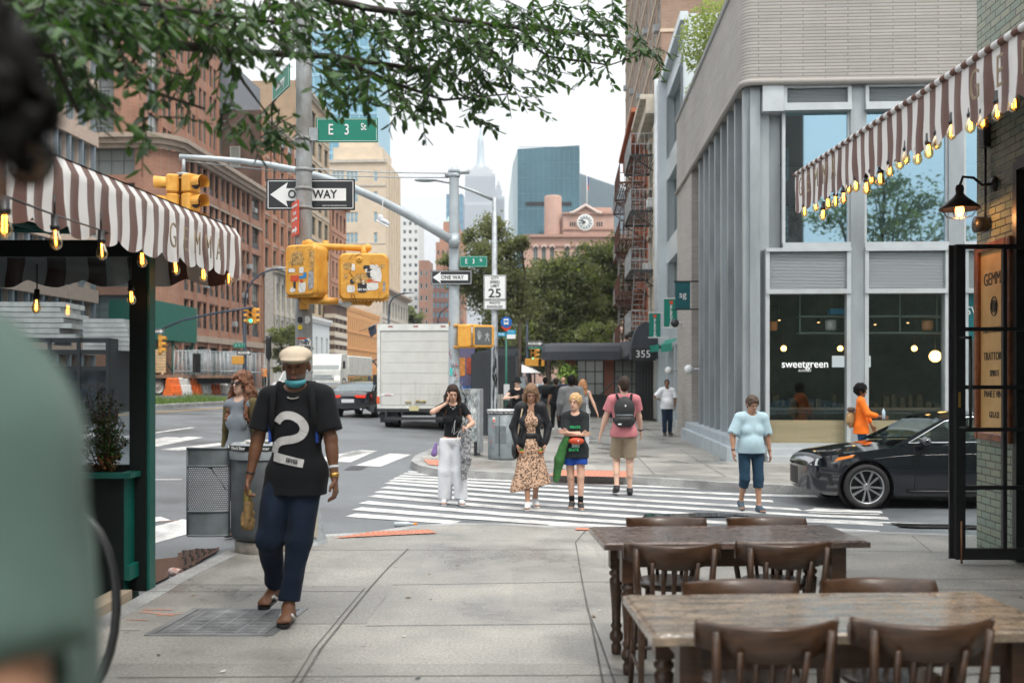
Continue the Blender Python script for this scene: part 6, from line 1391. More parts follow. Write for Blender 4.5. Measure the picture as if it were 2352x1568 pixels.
# octagonal-ish far bin
d=20.6;PX=U(1153,d);gz=gh(PX,d);t=thing('litter_bin','grey steel litter bin on the far corner beside the woman in leopard print','bin',(PX,d,gz));r=.29
b=MB();b.lathe([(r,.03),(r,.97),(r-.02,.98),(.01,.93)],20,smooth=True);b.lathe([(r-.02,0),(r-.02,.03)],20);b.build('drum',BIN,t)
b=MB();b.lathe([(r+.01,.94),(r+.01,1.0)],20);b.build('band',SIGNBLACK,t)
for k in range(4): a=-pi/2-.9+k*.7;text("Don't litter",.048,SIGNWHITE,t,RZ(a+pi/2) @ TR(0,-(r+.012),.97),'band_lettering',sx=.9)
b=MB();b.lathe([(r+.02,1.0),(r+.02,1.03),(r-.03,1.035),(.03,1.0)],20);b.build('rim',mat('rubbish_bag',(.5,.52,.53),.4,var=.3,vs=12,bump=.3),t)
curved_panel(t,'perforated_sheet',r+.004,-pi/2-.5,-pi/2+.3,.35,.7,mat('bin_dotted',(.14,.165,.18),.5,.1,var=.3,vs=40));b=MB();b.tube((r*cos(-1.75),r*sin(-1.75)-.006,.08),(r*cos(-1.75),r*sin(-1.75)-.006,.9),.006,n=4);b.build('door_seam',INK,t)
scuffs(t,None,[(-.16,.83,.06,.12,STK['w'],-.26),(-.16,.81,.04,.05,STK['r'],-.262),(-.18,.88,.08,.04,STK['n'],-.256)],3);glyphs(t,-.2,.55,.12,.3,-.24,RED,3,2,r=.006)
# graffiti covered relay box
d=21.5;PX=U(1085,d);gz=gh(PX,d);t=thing('relay_box','graffiti covered grey mail relay box on legs behind the girl in white trousers','box',(PX,d,gz),-.1)
GRAF=mat('graffiti_paint',(.62,.66,.66),.6,col2=(.09,.13,.14),vs=7,var=.2);b=MB()
prof=[(-.3,.3),(-.3,1.2),(-.26,1.32),(-.1,1.4),(.26,1.4),(.3,1.36),(.3,.3)]
b.prism([(-.27,.3),(.14,.3),(.14,1.42),(-.2,1.42),(-.27,1.36)],-.28,.28,0,M=Matrix.Rotation(pi/2,4,'X'));b.build('cabinet',GRAF,t)
for x,y in ((-.23,-.24),(.1,-.24),(-.23,.24),(.1,.24)): b=MB();b.box((x-.03,y-.03,0),(x+.03,y+.03,.3));b.build('leg',DARKSTEEL,t)
b=MB();b.bbox((.14,-.3,.05),(.2,.3,1.42),.01);b.build('side_plate',GALV,t)
glyphs(t,-.06,.9,.36,.9,-.285,SIGNWHITE,26,3,r=.008,name='graffiti');glyphs(t,-.06,.9,.36,.9,-.287,INK,16,7,r=.005,name='graffiti')
# dark dining hut and coloured hoarding on the far kerb
d=29;PX=U(1082,d);t=thing('dining_hut','dark charcoal outdoor dining hut with a flat slanted roof behind the grey poles','hut',(PX,d,gh(PX,d)),EA)
CHAR=mat('charcoal_boards',(.035,.042,.05),.6,var=.12,vs=2);b=MB();b.add([(0,0,0),(.72,0,0),(.72,0,2.55),(0,0,2.35),(0.3,4.5,0),(1.1,4.5,0),(1.1,4.5,2.75),(.3,4.5,2.5)],[(0,1,2,3),(5,4,7,6),(1,5,6,2),(4,0,3,7),(3,2,6,7)]);b.build('walls',CHAR,t)
b=MB()
for k in range(9): b.box((.02+k*.085,-.012,.05),(.03+k*.085,0,2.35))
b.build('board_joints',INK,t);b=MB();b.box((.72,0,2.3),(1.4,.1,2.5));b.box((1.3,0,0),(1.36,.08,2.4));b.build('side_frame',CHAR,t)
d=30;PX=U(1052,d);t=thing('poster_hoarding','blue and orange poster covered hoarding between the truck and the charcoal hut','hoarding',(PX,d,gh(PX,d)),EA)
b=MB();b.box((0,0,.0),(.5,.08,2.55));b.build('board',mat('posters',(.05,.08,.22),.5,col2=(.16,.12,.16),vs=2.2),t)
for i,(x,z,w_,h_,c) in enumerate(((.03,1.7,.18,.55,(.5,.2,.04)),(.26,1.75,.2,.5,(.35,.06,.03)),(.05,.9,.4,.5,(.05,.12,.35)),(.03,.2,.42,.5,(.5,.45,.4)))): b=MB();b.box((x,-.012,z),(x+w_,0,z+h_));b.build('poster',mat('poster_%s' % ['orange','maroon','blue','grey'][i],c,.6,var=.5,vs=9),t)
d=33;t=thing('school_bus_mirror','orange painted vehicle side with black mirror between hoarding and hut','vehicle',(U(1066,d),d,gh(-1.5,d)));b=MB();b.bbox((0,0,.5),(.35,3,1.3),.05);b.bbox((0,0,1.35),(.3,3,2.3),.05);b.build('body',mat('bus_orange',(.7,.35,.03),.4),t);b=MB();b.path([(.02,-.05,1.1),(.12,-.2,1.3),(.14,-.2,1.6)],.015,5);b.bbox((.02,-.25,1.5),(.22,-.18,1.95),.02);b.build('mirror',BLACK,t)
for lbl,px,dd in (('left grey weathered fence board post beside the street light',1146,26.6),('right grey weathered fence board post beside the street light',1153,27)):
    t=thing('fence_post',lbl,'post',(U(px,dd),dd,gh(-.4,dd)));b=MB();b.box((-.035,-.03,0),(.035,.03,PZ(905,dd)-gh(-.4,dd)));b.build('plank',mat('weathered_grey_wood',(.3,.29,.27),.8,var=.2),t)
# small things on the ground
t=thing('glass_bottle','clear empty bottle with orange cap lying in the gutter by the crosswalk','bottle',G(905,1211,-.13),.2);b=MB();Mx=TR(0,0,.035) @ Matrix.Rotation(pi/2,4,'Y');b.lathe([(.01,0),(.033,.005),(.034,.16),(.015,.2),(.013,.23)],12,0,Mx);b.build('bottle',mat('clear_plastic',(.45,.5,.52),.15,spec=.8),t);b=MB();b.lathe([(.017,.23),(.017,.27),(.01,.27)],10,0,Mx);b.build('cap',mat('orange_cap',(.85,.25,.02),.5),t)
t=thing('drink_can','crushed can lying in the gutter puddle by the planter','can',G(393,1322,-.12),.9);b=MB();Mx=TR(0,0,.04) @ Matrix.Rotation(pi/2,4,'X');b.lathe([(.01,0),(.035,.0),(.04,.02),(.04,.13),(.035,.15),(.03,.145),(.01,.145)],14,0,Mx);b.build('can',mat('can_white_red',(.6,.58,.55),.4,.3,col2=(.4,.12,.08),vs=30),t)
t=thing('canvas_shoe','pale canvas shoe hanging by its laces from the mast arm','shoe',P(882,508,19.8));b=MB();b.ball((0,0,0),(.14,.06,.05),7,M=Matrix.Rotation(.5,4,'Y'));b.ball((-.07,0,.07),(.06,.05,.06),6);b.build('upper',mat('shoe_canvas',(.6,.63,.68),.8,var=.2,vs=20),t);b=MB();b.bbox((-.15,-.055,-.075),(.15,.055,-.05),.01,M=Matrix.Rotation(.5,4,'Y'));b.build('sole',SIGNWHITE,t);b=MB();b.path([(-.06,0,.1),(-.03,0,.25),(-.02,0,.42)],.006,4);b.build('laces',SIGNWHITE,t)
# ---------------------------------------------------------------- construction: barriers, fence panels, flatbed, lumber
def barrier(p,rz,m,label):
    t=thing('water_barrier',label,'barrier',p,rz,'water filled barriers across the avenue');b=MB();Lb=1.25
    prof=[(-.30,0),(-.30,.22),(-.16,.5),(-.12,.95),(-.09,1.0),(.09,1.0),(.12,.95),(.16,.5),(.30,.22),(.30,0)]
    n=len(prof);vs=[(x,y,z) for x in (0.02,Lb-.02) for y,z in prof];b.add(vs,[tuple(range(n)),tuple(range(2*n-1,n-1,-1))]+[(i,n+i,n+(i+1) % n,(i+1) % n) for i in range(n)])
    for x in (.25,.62,1.0): b.bbox((x-.12,-.33,.12),(x+.06,-.1,.62),.04)
    b.bbox((.1,-.15,.9),(.35,.15,1.06),.03);b.bbox((.85,-.15,.9),(1.1,.15,1.06),.03);b.build('body',m,t)
    b=MB()
    for x in (.38,.76): b.box((x-.04,-.17,.3),(x+.04,-.12,.65))
    b.box((.15,-.31,.0),(.3,-.2,.06));b.build('slots',DARKSTEEL,t)
    return t
BO=mat('barrier_orange',(.80,.17,.03),.5,var=.1);BW=mat('barrier_white',(.70,.70,.67),.5,var=.12)
bpx=[382,422,453,479,503,527];A_,B_=Vector((U(385,60),60)),Vector((U(548,70),70));dv=(B_-A_);ln=dv.length;dv.normalize()
lab=['nearest orange water barrier left of the curly haired woman','white water barrier between the first two orange ones','middle orange water barrier of the row','white water barrier with black marks between the middle and third orange one','third orange water barrier of the row','last white water barrier beside the curly haired woman']
for i in range(6): p=A_+dv*(i*1.35*ln/8.6 if False else i*1.36);barrier((p.x,p.y,gh(p.x,p.y)-.14),atan2(dv.y,dv.x),(BO,BW)[i % 2],lab[i])
MESHF=mat('fence_steel',(.42,.46,.48),.45,.4)
def fpanel(p,rz,lean,label):
    t=thing('mesh_barricade',label,'fence panel',p,rz,'stacked mesh fence panels');t.rotation_euler=(lean*.0,lean,rz);b=MB()
    w_,h_=1.5,2.9
    for (x0,z0,x1,z1) in ((0,0,0,h_),(w_,0,w_,h_),(0,h_,w_,h_),(0,.1,w_,.1),(0,1.5,w_,1.5)): b.tube((x0,0,z0),(x1,0,z1),.03,n=5)
    b.build('frame',MESHF,t);b=MB()
    for k in range(1,15): b.tube((w_*k/15,0,.1),(w_*k/15,0,h_),.007,n=3)
    b.build('mesh',MESHF,t)
i=0
for (x0,d0,n_,ln_) in ((397,68,6,.16),(440,70,4,.04),(467,71,7,.14),(505,73,8,.0)):
    for k in range(n_):
        X_=U(x0,d0)+k*.28;fpanel((X_,d0+k*.12,gh(X_,d0)-.1),radians(60),-ln_*(k/n_-.3),'%s mesh fence panel of the %s stack behind the barriers' % (nth(k),['leaning left','second slim','third leaning','upright right'][i]))
    i += 1
TRD=mat('truck_dark',(.03,.032,.035),.6);TYRE=mat('tyre_rubber',(.018,.018,.019),.75,var=.2)
def wheel(parent,c,r,w_,spokes=10,axis='Y',rim=None,name='wheel',s=-1):
    """axle along local Y; s = side that shows"""
    o=bpy.data.objects.new(name,None);link(o,parent);o.location=c
    M=Matrix.Rotation(-s*pi/2,4,'X');M=Matrix.Rotation(pi/2,4,'X') if s < 0 else Matrix.Rotation(-pi/2,4,'X')
    b=MB();ri=r*.75;b.lathe([(ri,-w_/2),(r*.93,-w_/2),(r,-w_*.36),(r,w_*.36),(r*.95,w_/2-.005),(r*.86,w_/2+.004),(ri,w_/2-.012),(ri,-w_/2)],40,0,M);b.build('tyre',TYRE,o)
    b=MB();b.lathe([(ri,w_/2-.01),(ri-.012,w_/2-.008),(ri-.02,w_/2-.05),(ri-.03,-w_/2)],40,0,M)
    b.lathe([(.001,w_/2-.035),(r*.10,w_/2-.03),(r*.17,w_/2-.045),(r*.18,w_/2-.08)],20,0,M)
    if spokes:
        for k in range(spokes):
            a=2*pi*k/spokes;dl=.07 if k % 2 else -.07;a2=a+dl;mw=r*.035
            q=[(r*.14*cos(a)-mw*sin(a)*.9,r*.14*sin(a)+mw*cos(a)*.9),(r*.14*cos(a)+mw*sin(a)*.9,r*.14*sin(a)-mw*cos(a)*.9),((ri-.01)*cos(a2)+mw*1.5*sin(a),(ri-.01)*sin(a2)-mw*1.5*cos(a)),((ri-.01)*cos(a2)-mw*1.5*sin(a),(ri-.01)*sin(a2)+mw*1.5*cos(a))]
            b.prism(q[::-1],w_/2-.055,w_/2-.03,0,M)
    else: b.lathe([(.001,w_/2-.08),(ri*.5,w_/2-.07),(ri*.9,w_/2-.10),(ri,w_/2-.02)],24,0,M)
    b.build('rim',rim or mat('alloy',(.42,.44,.46),.3,.75),o)
    if spokes: b=MB();b.disc(M @ Vector((0,0,-.02)),ri*.94,(0,s,0),24);b.build('brake_shadow',INK,o)
    return o
t=thing('flatbed_truck','long flatbed truck with dual wheels parked behind the barriers','truck',(U(290,60),60.5,gh(-22,60)-.14),radians(50))
b=MB();b.box((-9,-1.2,1.05),(8,1.2,1.25));b.build('bed',mat('bed_steel',(.25,.16,.11),.7,var=.3),t);b=MB();b.box((-9,-.5,.7),(7,.5,1.05));b.build('chassis',TRD,t)
for x in (1.2,2.45): wheel(t,(x,-1.05,.5),.5,.3,0,rim=mat('steel_rim',(.4,.4,.38),.5,.4));wheel(t,(x,1.05,.5),.5,.3,0,s=1)
b=MB();b.path([(3.6,-1.3,1.2),(3.7,-1.5,2.6),(3.6,-1.7,2.7)],.025,5);b.bbox((3.3,-1.85,1.4),(3.75,-1.6,2.6),.04);b.build('mirror',BLACK,t)
t2=thing('lumber_pallet','stack of pale timber on a pallet on the flatbed truck','timber',t.location+Vector((.2,1.0,1.27)),radians(50));b=MB()
for k in range(8): b.box((-1.3+(k % 2)*.04,-.9,.12+k*.18),(1.3,.9,.28+k*.18))
b.build('boards',mat('pale_timber',(.62,.45,.26),.7,var=.15),t2);b=MB();[b.box((x,-.9,0),(x+.15,.9,.12)) for x in (-1.2,0,1.0)];b.build('pallet',WOOD,t2)
# stake truck with white boards seen through the vinyl
t=thing('stake_truck','dark stake bed truck loaded with white painted boards seen through the vinyl screen','truck',(U(-45,21),21,gh(-9,21)-.14),radians(4))
b=MB()
for z in (.9,1.25,1.6,1.95,2.2): b.box((-4,-.05,z),(2.65,0,z+.1))
for k in range(12): b.box((-4+k*.6,-.08,.8),(-3.93+k*.6,-.02,2.3))
b.build('stakes',TRD,t);b=MB();b.box((-4,0,.7),(2.65,2.4,.85));b.box((-3.5,.1,.45),(2.2,2,.7));b.box((2.6,-.05,.7),(2.68,2.4,2.3));b.build('bed',TRD,t)
for x in (-2.6,1.2): wheel(t,(x,.15,.48),.48,.28,0)
b=MB();b.box((-3.9,.1,.85),(2.55,2.2,1.7));b.build('load_sheeting',mat('dark_load',(.06,.08,.1),.7,var=.6,vs=3),t)
t2=thing('white_boards','stacked white painted boards on the stake truck','timber',t.location+Vector((0,.4,2.3)),radians(4));b=MB();rr=random.Random(2)
for k in range(7): b.box((-.9+rr.uniform(0,.1),0,k*.115),(1.6+rr.uniform(-.2,.2),1.2,k*.115+.1))
for k in range(7): b.box((1.9,.1,k*.1-.25),(2.85+rr.uniform(-.1,.1),1.4,k*.1-.16))
b.box((-.8,.1,-.12),(-.6,1.1,0));b.box((1.1,.1,-.12),(1.3,1.1,0));b.build('boards',mat('white_board',(.6,.6,.58),.7,var=.2,vs=4),t2)
# ---------------------------------------------------------------- vehicles
def sedan(name,label,p,rz,paint,det=True):
    t=thing(name,label,'car',p,rz);Lc,Wc=4.88,1.84;wx=(.80,3.66);wr=.335;hw=Wc/2
    def up(x):   # shoulder line
        return float(np.interp(x,[0,.06,.25,.9,1.35,2.4,3.6,4.3,4.75,4.88],[.62,.70,.78,.88,.93,.96,.99,1.02,1.0,.82]))
    def lo(x):
        z=float(np.interp(x,[0,.2,.5,4.4,4.7,4.88],[.27,.2,.19,.2,.26,.36]))
        for c in wx:
            if abs(x-c) < wr+.055: z=max(z,wr+sqrt((wr+.055)**2-(x-c)**2)*1.03)
        return z
    def hwid(x,z):
        e_=float(np.interp(x,[0,.08,.3,.8,2.4,4.2,4.7,4.88],[.62,.74,.88,.965,1,.97,.90,.78]))
        b_=1-.10*max(0,(z-.62)/.4)**1.6-.06*max(0,(.5-z)/.3);f_=.018*math.exp(-((x-wx[0])/.35)**2)+.018*math.exp(-((x-wx[1])/.4)**2)
        return hw*(e_*b_+f_*(1 if z > .4 else .5))
    X_=sorted(set([0,.03,.08,.15,.25,.4]+[round(.5+.06*k,3) for k in range(70)]+[4.75,4.82,4.88]+[c+s*(wr+.05499) for c in wx for s in (-1,1)]));nz=9;b=MB();vs=[]
    for x in X_:
        a,c=lo(x),up(x)
        for s in (-1,1):
            for k in range(nz): z=a+(c-a)*k/(nz-1);vs.append((x,s*hwid(x,z),z))
    m=2*nz;fs=[]
    for i in range(len(X_)-1):
        for k in range(nz-1): fs.append((i*m+k,(i+1)*m+k,(i+1)*m+k+1,i*m+k+1));fs.append((i*m+nz+k,i*m+nz+k+1,(i+1)*m+nz+k+1,(i+1)*m+nz+k))
    b.add(vs,fs,0,True); # deck and nose
    vs=[];nn=9
    for x in X_:
        z=up(x);w_=hwid(x,z)
        for k in range(nn): q=-1+2*k/(nn-1);vs.append((x,w_*q,z+.035*(1-q*q)*(1 if x > .1 else x*10)-.0))
    b.add(vs,[(i*nn+k,(i+1)*nn+k,(i+1)*nn+k+1,i*nn+k+1) for i in range(len(X_)-1) for k in range(nn-1)],0,True)
    for xe in (0,4.88):
        vs=[]
        for j in range(7):
            z=lo(xe)+(up(xe)-lo(xe))*j/6;w_=hwid(xe,z);vs += [(xe+(-.08*(1-q*q) if xe == 0 else .05*(1-q*q)),w_*q,z) for q in [-1+2*k/8 for k in range(9)]]
        b.add(vs,[(j*9+k,j*9+k+1,j*9+10+k,j*9+9+k) for j in range(6) for k in range(8)],0,True)
    b.build('body',paint,t)
    # cabin
    prof=[(1.18,.93),(1.95,1.335),(2.25,1.40),(2.75,1.432),(3.25,1.41),(3.7,1.32),(4.4,1.04)]
    def cw(z): return hw*(.93-.30*max(0,(z-.93))/.5*.62)
    b=MB();vs=[];nn=7
    for x,z in prof: vs += [(x,cw(z)*q,z+.02*(1-q*q)) for q in [-1+2*k/(nn-1) for k in range(nn)]]
    b.add(vs,[(i*nn+k,(i+1)*nn+k,(i+1)*nn+k+1,i*nn+k+1) for i in (1,2,3,4) for k in range(nn-1)],0,True);b.build('roof',paint,t)
    G_=glass('car_glass',(.50,.58,.58),(.85,.95,1),fmin=.22)
    for nm_,i in (('windshield',0),('rear_window',5)): b=MB();b.add(vs[i*nn:(i+2)*nn],[(k,nn+k,nn+k+1,k+1) for k in range(nn-1)],0,True);b.build(nm_,G_,t)
    inner=MB();inner.box((1.5,-hw*.8,.5),(4.2,hw*.8,.88));
    for sx in (2.25,3.3):
        for sy in (-.4,.4): inner.bbox((sx,sy-.24,.6),(sx+.16,sy+.24,1.18),.05)
    inner.build('interior',mat('car_interior',(.10,.11,.11),.8),t)
    for s in (-1,1):
        side=[(1.22,.95)]+[(x,z-.0) for x,z in prof[1:6]]+[(4.3,1.06),(4.1,1.0)];b=MB()
        ins=[(1.42,.985),(1.98,1.30),(2.28,1.362),(2.75,1.388),(3.25,1.365),(3.62,1.29),(4.08,1.08),(3.9,1.02)]
        def Y(z,o=0): return s*(cw(z)+o)
        n=len(side);b.add([(x,Y(z),z) for x,z in side]+[(x,Y(z,.003),z) for x,z in ins],[(i,(i+1) % n,n+(i+1) % n,n+i) for i in range(n)]);b.build('window_frame',paint,t)
        b=MB();b.add([(x,Y(z,-.004),z) for x,z in ins],[tuple(range(n))]);b.build('side_window',G_,t)
        b=MB();b.path([(x,Y(z,.008),z) for x,z in ins+[ins[0]]],.009,5);b.build('chrome_trim',mat('chrome',(.7,.72,.74),.12,1),t)
        b=MB();b.add([(2.83,Y(1.0,.004),.99),(2.93,Y(1,.004),.99),(2.90,Y(1.38,.004),1.38),(2.80,Y(1.38,.004),1.38)],[(0,1,2,3)]);b.build('pillar',BLACK,t)
        b=MB()
        for x in (1.5,2.86,3.9): 
            pts=[(x+.0,s*(hwid(x,z)+.002),z) for z in [.3+(up(x)-.32)*k/8 for k in range(9)]];b.path(pts,.004,4)
        b.path([(x,s*(hwid(x,.30)+.012),.27) for x in [1.4+k*.2 for k in range(10)]],.022,6);b.build('door_seams',INK,t)
        b=MB();b.path([(x,s*(hwid(x,up(x)-.13)+.004),up(x)-.13) for x in [.9+k*.25 for k in range(15)]],.006,5);b.build('crease',paint,t)
        for x in (2.5,3.6): b=MB();b.path([(x,s*(hwid(x,.8)+.02),.80),(x+.2,s*(hwid(x,.8)+.02),.81)],.014,6);b.build('door_handle',paint,t)
        b=MB();b.ball((1.62,s*(hw+.05),1.01),(.08,.11,.075),7);b.tube((1.6,s*hw*.9,.93),(1.62,s*(hw+.02),.97),.03);b.build('mirror',paint,t)
        for c in wx:
            b=MB();b.disc((c,s*(hw-.20),wr+.0),wr+.06,(0,s,0),24);b.lathe([(wr+.06,-.2),(wr+.058,.0)],24,0,TR(c,s*(hw-.02),wr) @ Matrix.Rotation(-s*pi/2,4,'X'),smooth=True);b.build('wheel_well',INK,t)
            wheel(t,(c,s*(hw-.11),wr),wr,.22,10,s=s)
        def patch(name,pts,m,o=.006):
            b=MB();b.add([(x,s*(hwid(x,z)+o),z) for x,z in pts],[tuple(range(len(pts)))]);return b.build(name,m,t)
        patch('headlight',[(.03,.64),(.12,.735),(.62,.81),(.60,.78),(.36,.69),(.1,.63)],mat('headlight_glass',(.62,.66,.68),.08,.3,var=.4,vs=20));patch('indicator',[(.34,.705),(.40,.765),(.64,.81),(.60,.77)],mat('amber_reflector',(.8,.25,.04),.3),.012)
        patch('tail_light',[(4.45,.80),(4.4,.93),(4.84,.95),(4.87,.84)],mat('tail_red',(.55,.02,.015),.2,emit=(.6,.03,.02),es=.25));patch('bumper_vent',[(.05,.36),(.1,.55),(.3,.5),(.34,.34)],INK,.004)
    b=MB();Y0=[-1+2*k/8 for k in range(9)];b.add([(-.088*(1-q*q)+.0,.5*q,z) for z in (.32,.40,.48,.58) for q in Y0],[(j*9+k,j*9+k+1,j*9+10+k,j*9+9+k) for j in range(3) for k in range(8)]);b.build('grille',INK,t)
    b=MB();b.add([(4.885+.052*(1-q*q)+.006,.84*q,z) for z in (.42,.52) for q in Y0],[(k,k+1,10+k,9+k) for k in range(8)]);b.build('rear_bumper_insert',INK,t)
    b=MB();b.box((4.945,-.26,.60),(4.955,.26,.74));b.build('licence_plate',mat('plate_white',(.6,.62,.64),.5),t)
    for s in (-1,1): b=MB();b.add([(4.89+.05*(1-q*q)+.006,s*hw*.78*abs(q),z) for q,z in ((.45,.80),(.98,.79),(1.0,.90),(.40,.90))],[(0,1,2,3)]);b.build('tail_light',mat('tail_red_b',(.6,.03,.015),.2,emit=(.8,.05,.02),es=.3),t)
    for s in (-1,1): b=MB();b.tube((4.9,s*.55,.33),(4.99,s*.55,.33),.04);b.build('exhaust',mat('chrome_b',(.7,.72,.74),.2,1),t)
    return t
CARP=mat('black_car_paint',(.006,.008,.013),.12,.0,spec=.6,coat=1.0)
p=Vector((U(1835,14.7)+.02,14.72+.92-.0,0));cx_,cy__=U(1835,14.75)+.20,14.75
# near sedan: nose to the left, near side facing the camera
a=EA+radians(0);ux_=Vector((cos(a),sin(a)));uy_=Vector((-sin(a),cos(a)));o_=Vector((cx_,cy__))+uy_*.92
sedan('sedan','black sedan waiting at the crosswalk seen from its side behind the glass door',(o_.x,o_.y,gh(6,15.6)-.14),a,CARP)
# far sedan seen from behind: nose away from the camera
d=40;a=radians(90-3.1-5);t=sedan('sedan','black sedan seen from behind driving away beside the box truck',(0,0,0),0,CARP)
ux_=Vector((cos(a),sin(a)));rear=Vector((U(800,d),d));nose=rear+ux_*4.88;t.location=(nose.x,nose.y,gh(U(800,d),d)-.14);t.rotation_euler=(0,0,a+pi)
# box truck from behind
d=33.5;px_=d/FPX;t=thing('box_truck','white box truck with a roll-up door and black mudflaps seen from behind','truck',(U(955,d),d,0),radians(-2.2));gz=gh(U(955,d),d)-.14
t.location.z=gz;k_=d/FPX;wx0,wx1=(866-955)*k_,(1049-955)*k_;zt=PZ(744,d)-gz;zb=PZ(935,d)-gz
TW_=mat('truck_white',(.70,.71,.68),.45,var=.12,vs=2.5);TG=mat('door_white',(.66,.66,.63),.5,var=.15,vs=1.6,col2=(.58,.58,.55))
b=MB();b.bbox((wx0,.03,zb),(wx1,6.6,zt),.03);b.build('cargo_box',TW_,t)
b=MB();b.box((wx0,-.02,zb-.04),(wx1,.03,zb+.04));b.box((wx0,-.03,zb),(wx0+.1,.03,zt));b.box((wx1-.1,-.03,zb),(wx1,.03,zt));b.box((wx0+.1,-.03,zt-.22),(wx1-.1,.03,zt));b.build('rear_frame',TW_,t)
b=MB();
for i in range(7): z0_=zb+.08+(zt-.3-zb)*i/7;b.box((wx0+.12,.0,z0_),(wx1-.12,.028,z0_+(zt-.3-zb)/7-.008))
b.build('roll_up_door',TG,t)
b=MB();
for x in (wx0+.45,0,wx1-.45): b.box((x-.08,-.04,zt-.1),(x+.08,-.025,zt-.06))
b.build('marker_lights',mat('marker_red',(.3,.03,.02),.4),t)
b=MB();b.bbox((-.35,-.03,zb+.14),(-.15,.0,zb+.2),.005);b.tube((.0,-.03,zb+.2),(.35,-.03,zb+.2),.02);b.ball((.05,-.03,zb+.22),.05,5);b.ball((.28,-.03,zb+.2),.05,5);b.build('door_latch',mat('latch_brass',(.4,.33,.15),.5,.4),t)
o,M=sign(t,wx0+.33,zb+.42,.42,.06,SIGNWHITE,y=-.005,name='maker_plate');text('MORGAN',.05,mat('letter_red',(.5,.03,.04),.5),o,M @ TR(.03,-.008,0),bold=.02)
GR=mat('grime_streak',(.48,.47,.44),.8);b=MB();rr=random.Random(6);[b.box((x,-.004,zb+.1),(x+.012,-.001,zb+.1+rr.uniform(.2,.9))) for x in [rr.uniform(wx0+.15,wx1-.15) for _ in range(16)]];b.build('grime_streaks',GR,t)
for s_ in (-1,1):
    b=MB();[b.ball((s_*(wx1-.05),-.035,zb+.1+k*.16),.010,3) for k in range(int((zt-zb)/.16))];b.build('rivets',GALV,t)
for x in (wx0-.01,): b=MB();b.bbox((x-.0,-.06,zb+.12),(x+.1,-.03,zb+.36),.02);b.build('tail_light',mat('tail_orange',(.75,.12,.03),.4),t)
b=MB();b.box((wx0,-.05,zb-.16),(wx1,.1,zb-.04));b.box((wx0+.3,-.25,zb-.42),(wx1-.2,-.12,zb-.32));b.box((wx0+.3,-.2,zb-.4),(wx0+.36,.2,zb-.1));b.box((wx1-.3,-.2,zb-.4),(wx1-.24,.2,zb-.1));b.box((-.5,.2,.45),(.5,6,zb-.1));b.build('bumper',TRD,t)
b=MB();b.box((wx0+.05,.5,.55),(wx1-.05,6.5,zb-.02));b.build('undercarriage',INK,t)
for s,lb in ((wx0+.08,'FRANK\'S'),(wx1-.72,'CENTER')): 
    b=MB();b.box((s,.1,.22),(s+.62,.12,.95));o=b.build('mudflap',mat('mudflap_black',(.015,.02,.025),.6),t)
    text(lb,.1,mat('flap_grey',(.45,.5,.5),.6),o,TR(s+.31,.095,.8),bold=.01,sx=.8)
    text('CENTER' if lb[0] == 'F' else 'LYNDHURST',.08,bpy.data.materials['flap_grey'],o,TR(s+.31,.095,.62),bold=.01,sx=.8);text('LYNDHURST, NJ',.05,bpy.data.materials['flap_grey'],o,TR(s+.31,.095,.33),sx=.9)
for x in (wx0+.42,wx1-.42):
    for dx in (-.13,.13): wheel(t,(x+dx,.75,.42),.42,.22,0,rim=TRD).rotation_euler=(0,0,pi/2)
b=MB();b.box((-.2,-.14,.62),(.12,-.13,.78));b.build('licence_plate',mat('plate_yellow',(.6,.55,.3),.5),t)
b=MB();b.path([(wx0-.02,6.8,2.2),(wx0-.25,6.9,2.2)],.02,5);b.bbox((wx0-.16,.05,zb+.75),(wx0-.02,.12,zb+1.1),.02);b.build('mirror',BLACK,t)
# white box truck coming, white van, and cars under the trees
def boxtruck_front(label,px,d,w_,ytop,ybot,name='delivery_truck'):
    X_=U(px,d);gz=PZ(ybot,d);H_=PZ(ytop,d)-gz;t=thing(name,label,'truck',(X_,d,gz),radians(-8));hw=w_/2
    b=MB();b.bbox((-hw,1.4,.9),(hw,6.5,H_),.05);b.build('cargo_box',TW_,t)
    b=MB();b.add([(-hw*.95,0,.45),(hw*.95,0,.45),(hw*.95,1.4,.45),(-hw*.95,1.4,.45),(-hw*.95,-.02,1.2),(hw*.95,-.02,1.2),(hw*.9,.45,2.15),(-hw*.9,.45,2.15),(hw*.95,1.4,2.2),(-hw*.95,1.4,2.2)],[(0,1,5,4),(4,5,6,7),(7,6,8,9),(1,2,8,6,5),(3,0,4,7,9),(3,2,1,0)]);b.build('cab',TW_,t)
    b=MB();b.add([(-hw*.86,-.0,1.25),(hw*.86,-.0,1.25),(hw*.83,.41,2.05),(-hw*.83,.41,2.05)],[(0,1,2,3)]);b.build('windshield',PANEL,t)
    b=MB();b.box((-hw*.5,-.04,.85),(hw*.5,-.02,.95));b.box((-hw*.6,-.04,.7),(hw*.6,-.02,.78));b.box((-hw,-.08,.32),(hw,.1,.5));b.build('grille',GALV,t)
    for s in (-1,1): b=MB();b.bbox((s*hw*.78-.12,-.05,.66),(s*hw*.78+.12,-.02,.84),.01);b.build('headlight',mat('headlight_lit',(1,.9,.7),.3,emit=(1,.8,.5),es=(3 if s > 0 else .3)),t);wheel(t,(s*(hw-.15),.7,.4),.4,.22,0,rim=TRD).rotation_euler=(0,0,s*pi/2)
    b=MB();[b.bbox((s*(hw+.12)-.08,.1,1.3),(s*(hw+.12)+.08,.16,1.75),.02) for s in (-1,1)];b.build('mirror',BLACK,t);return t
boxtruck_front('white delivery truck with one bright headlight facing the camera behind the man in the cap',742,58,2.2,815,898)
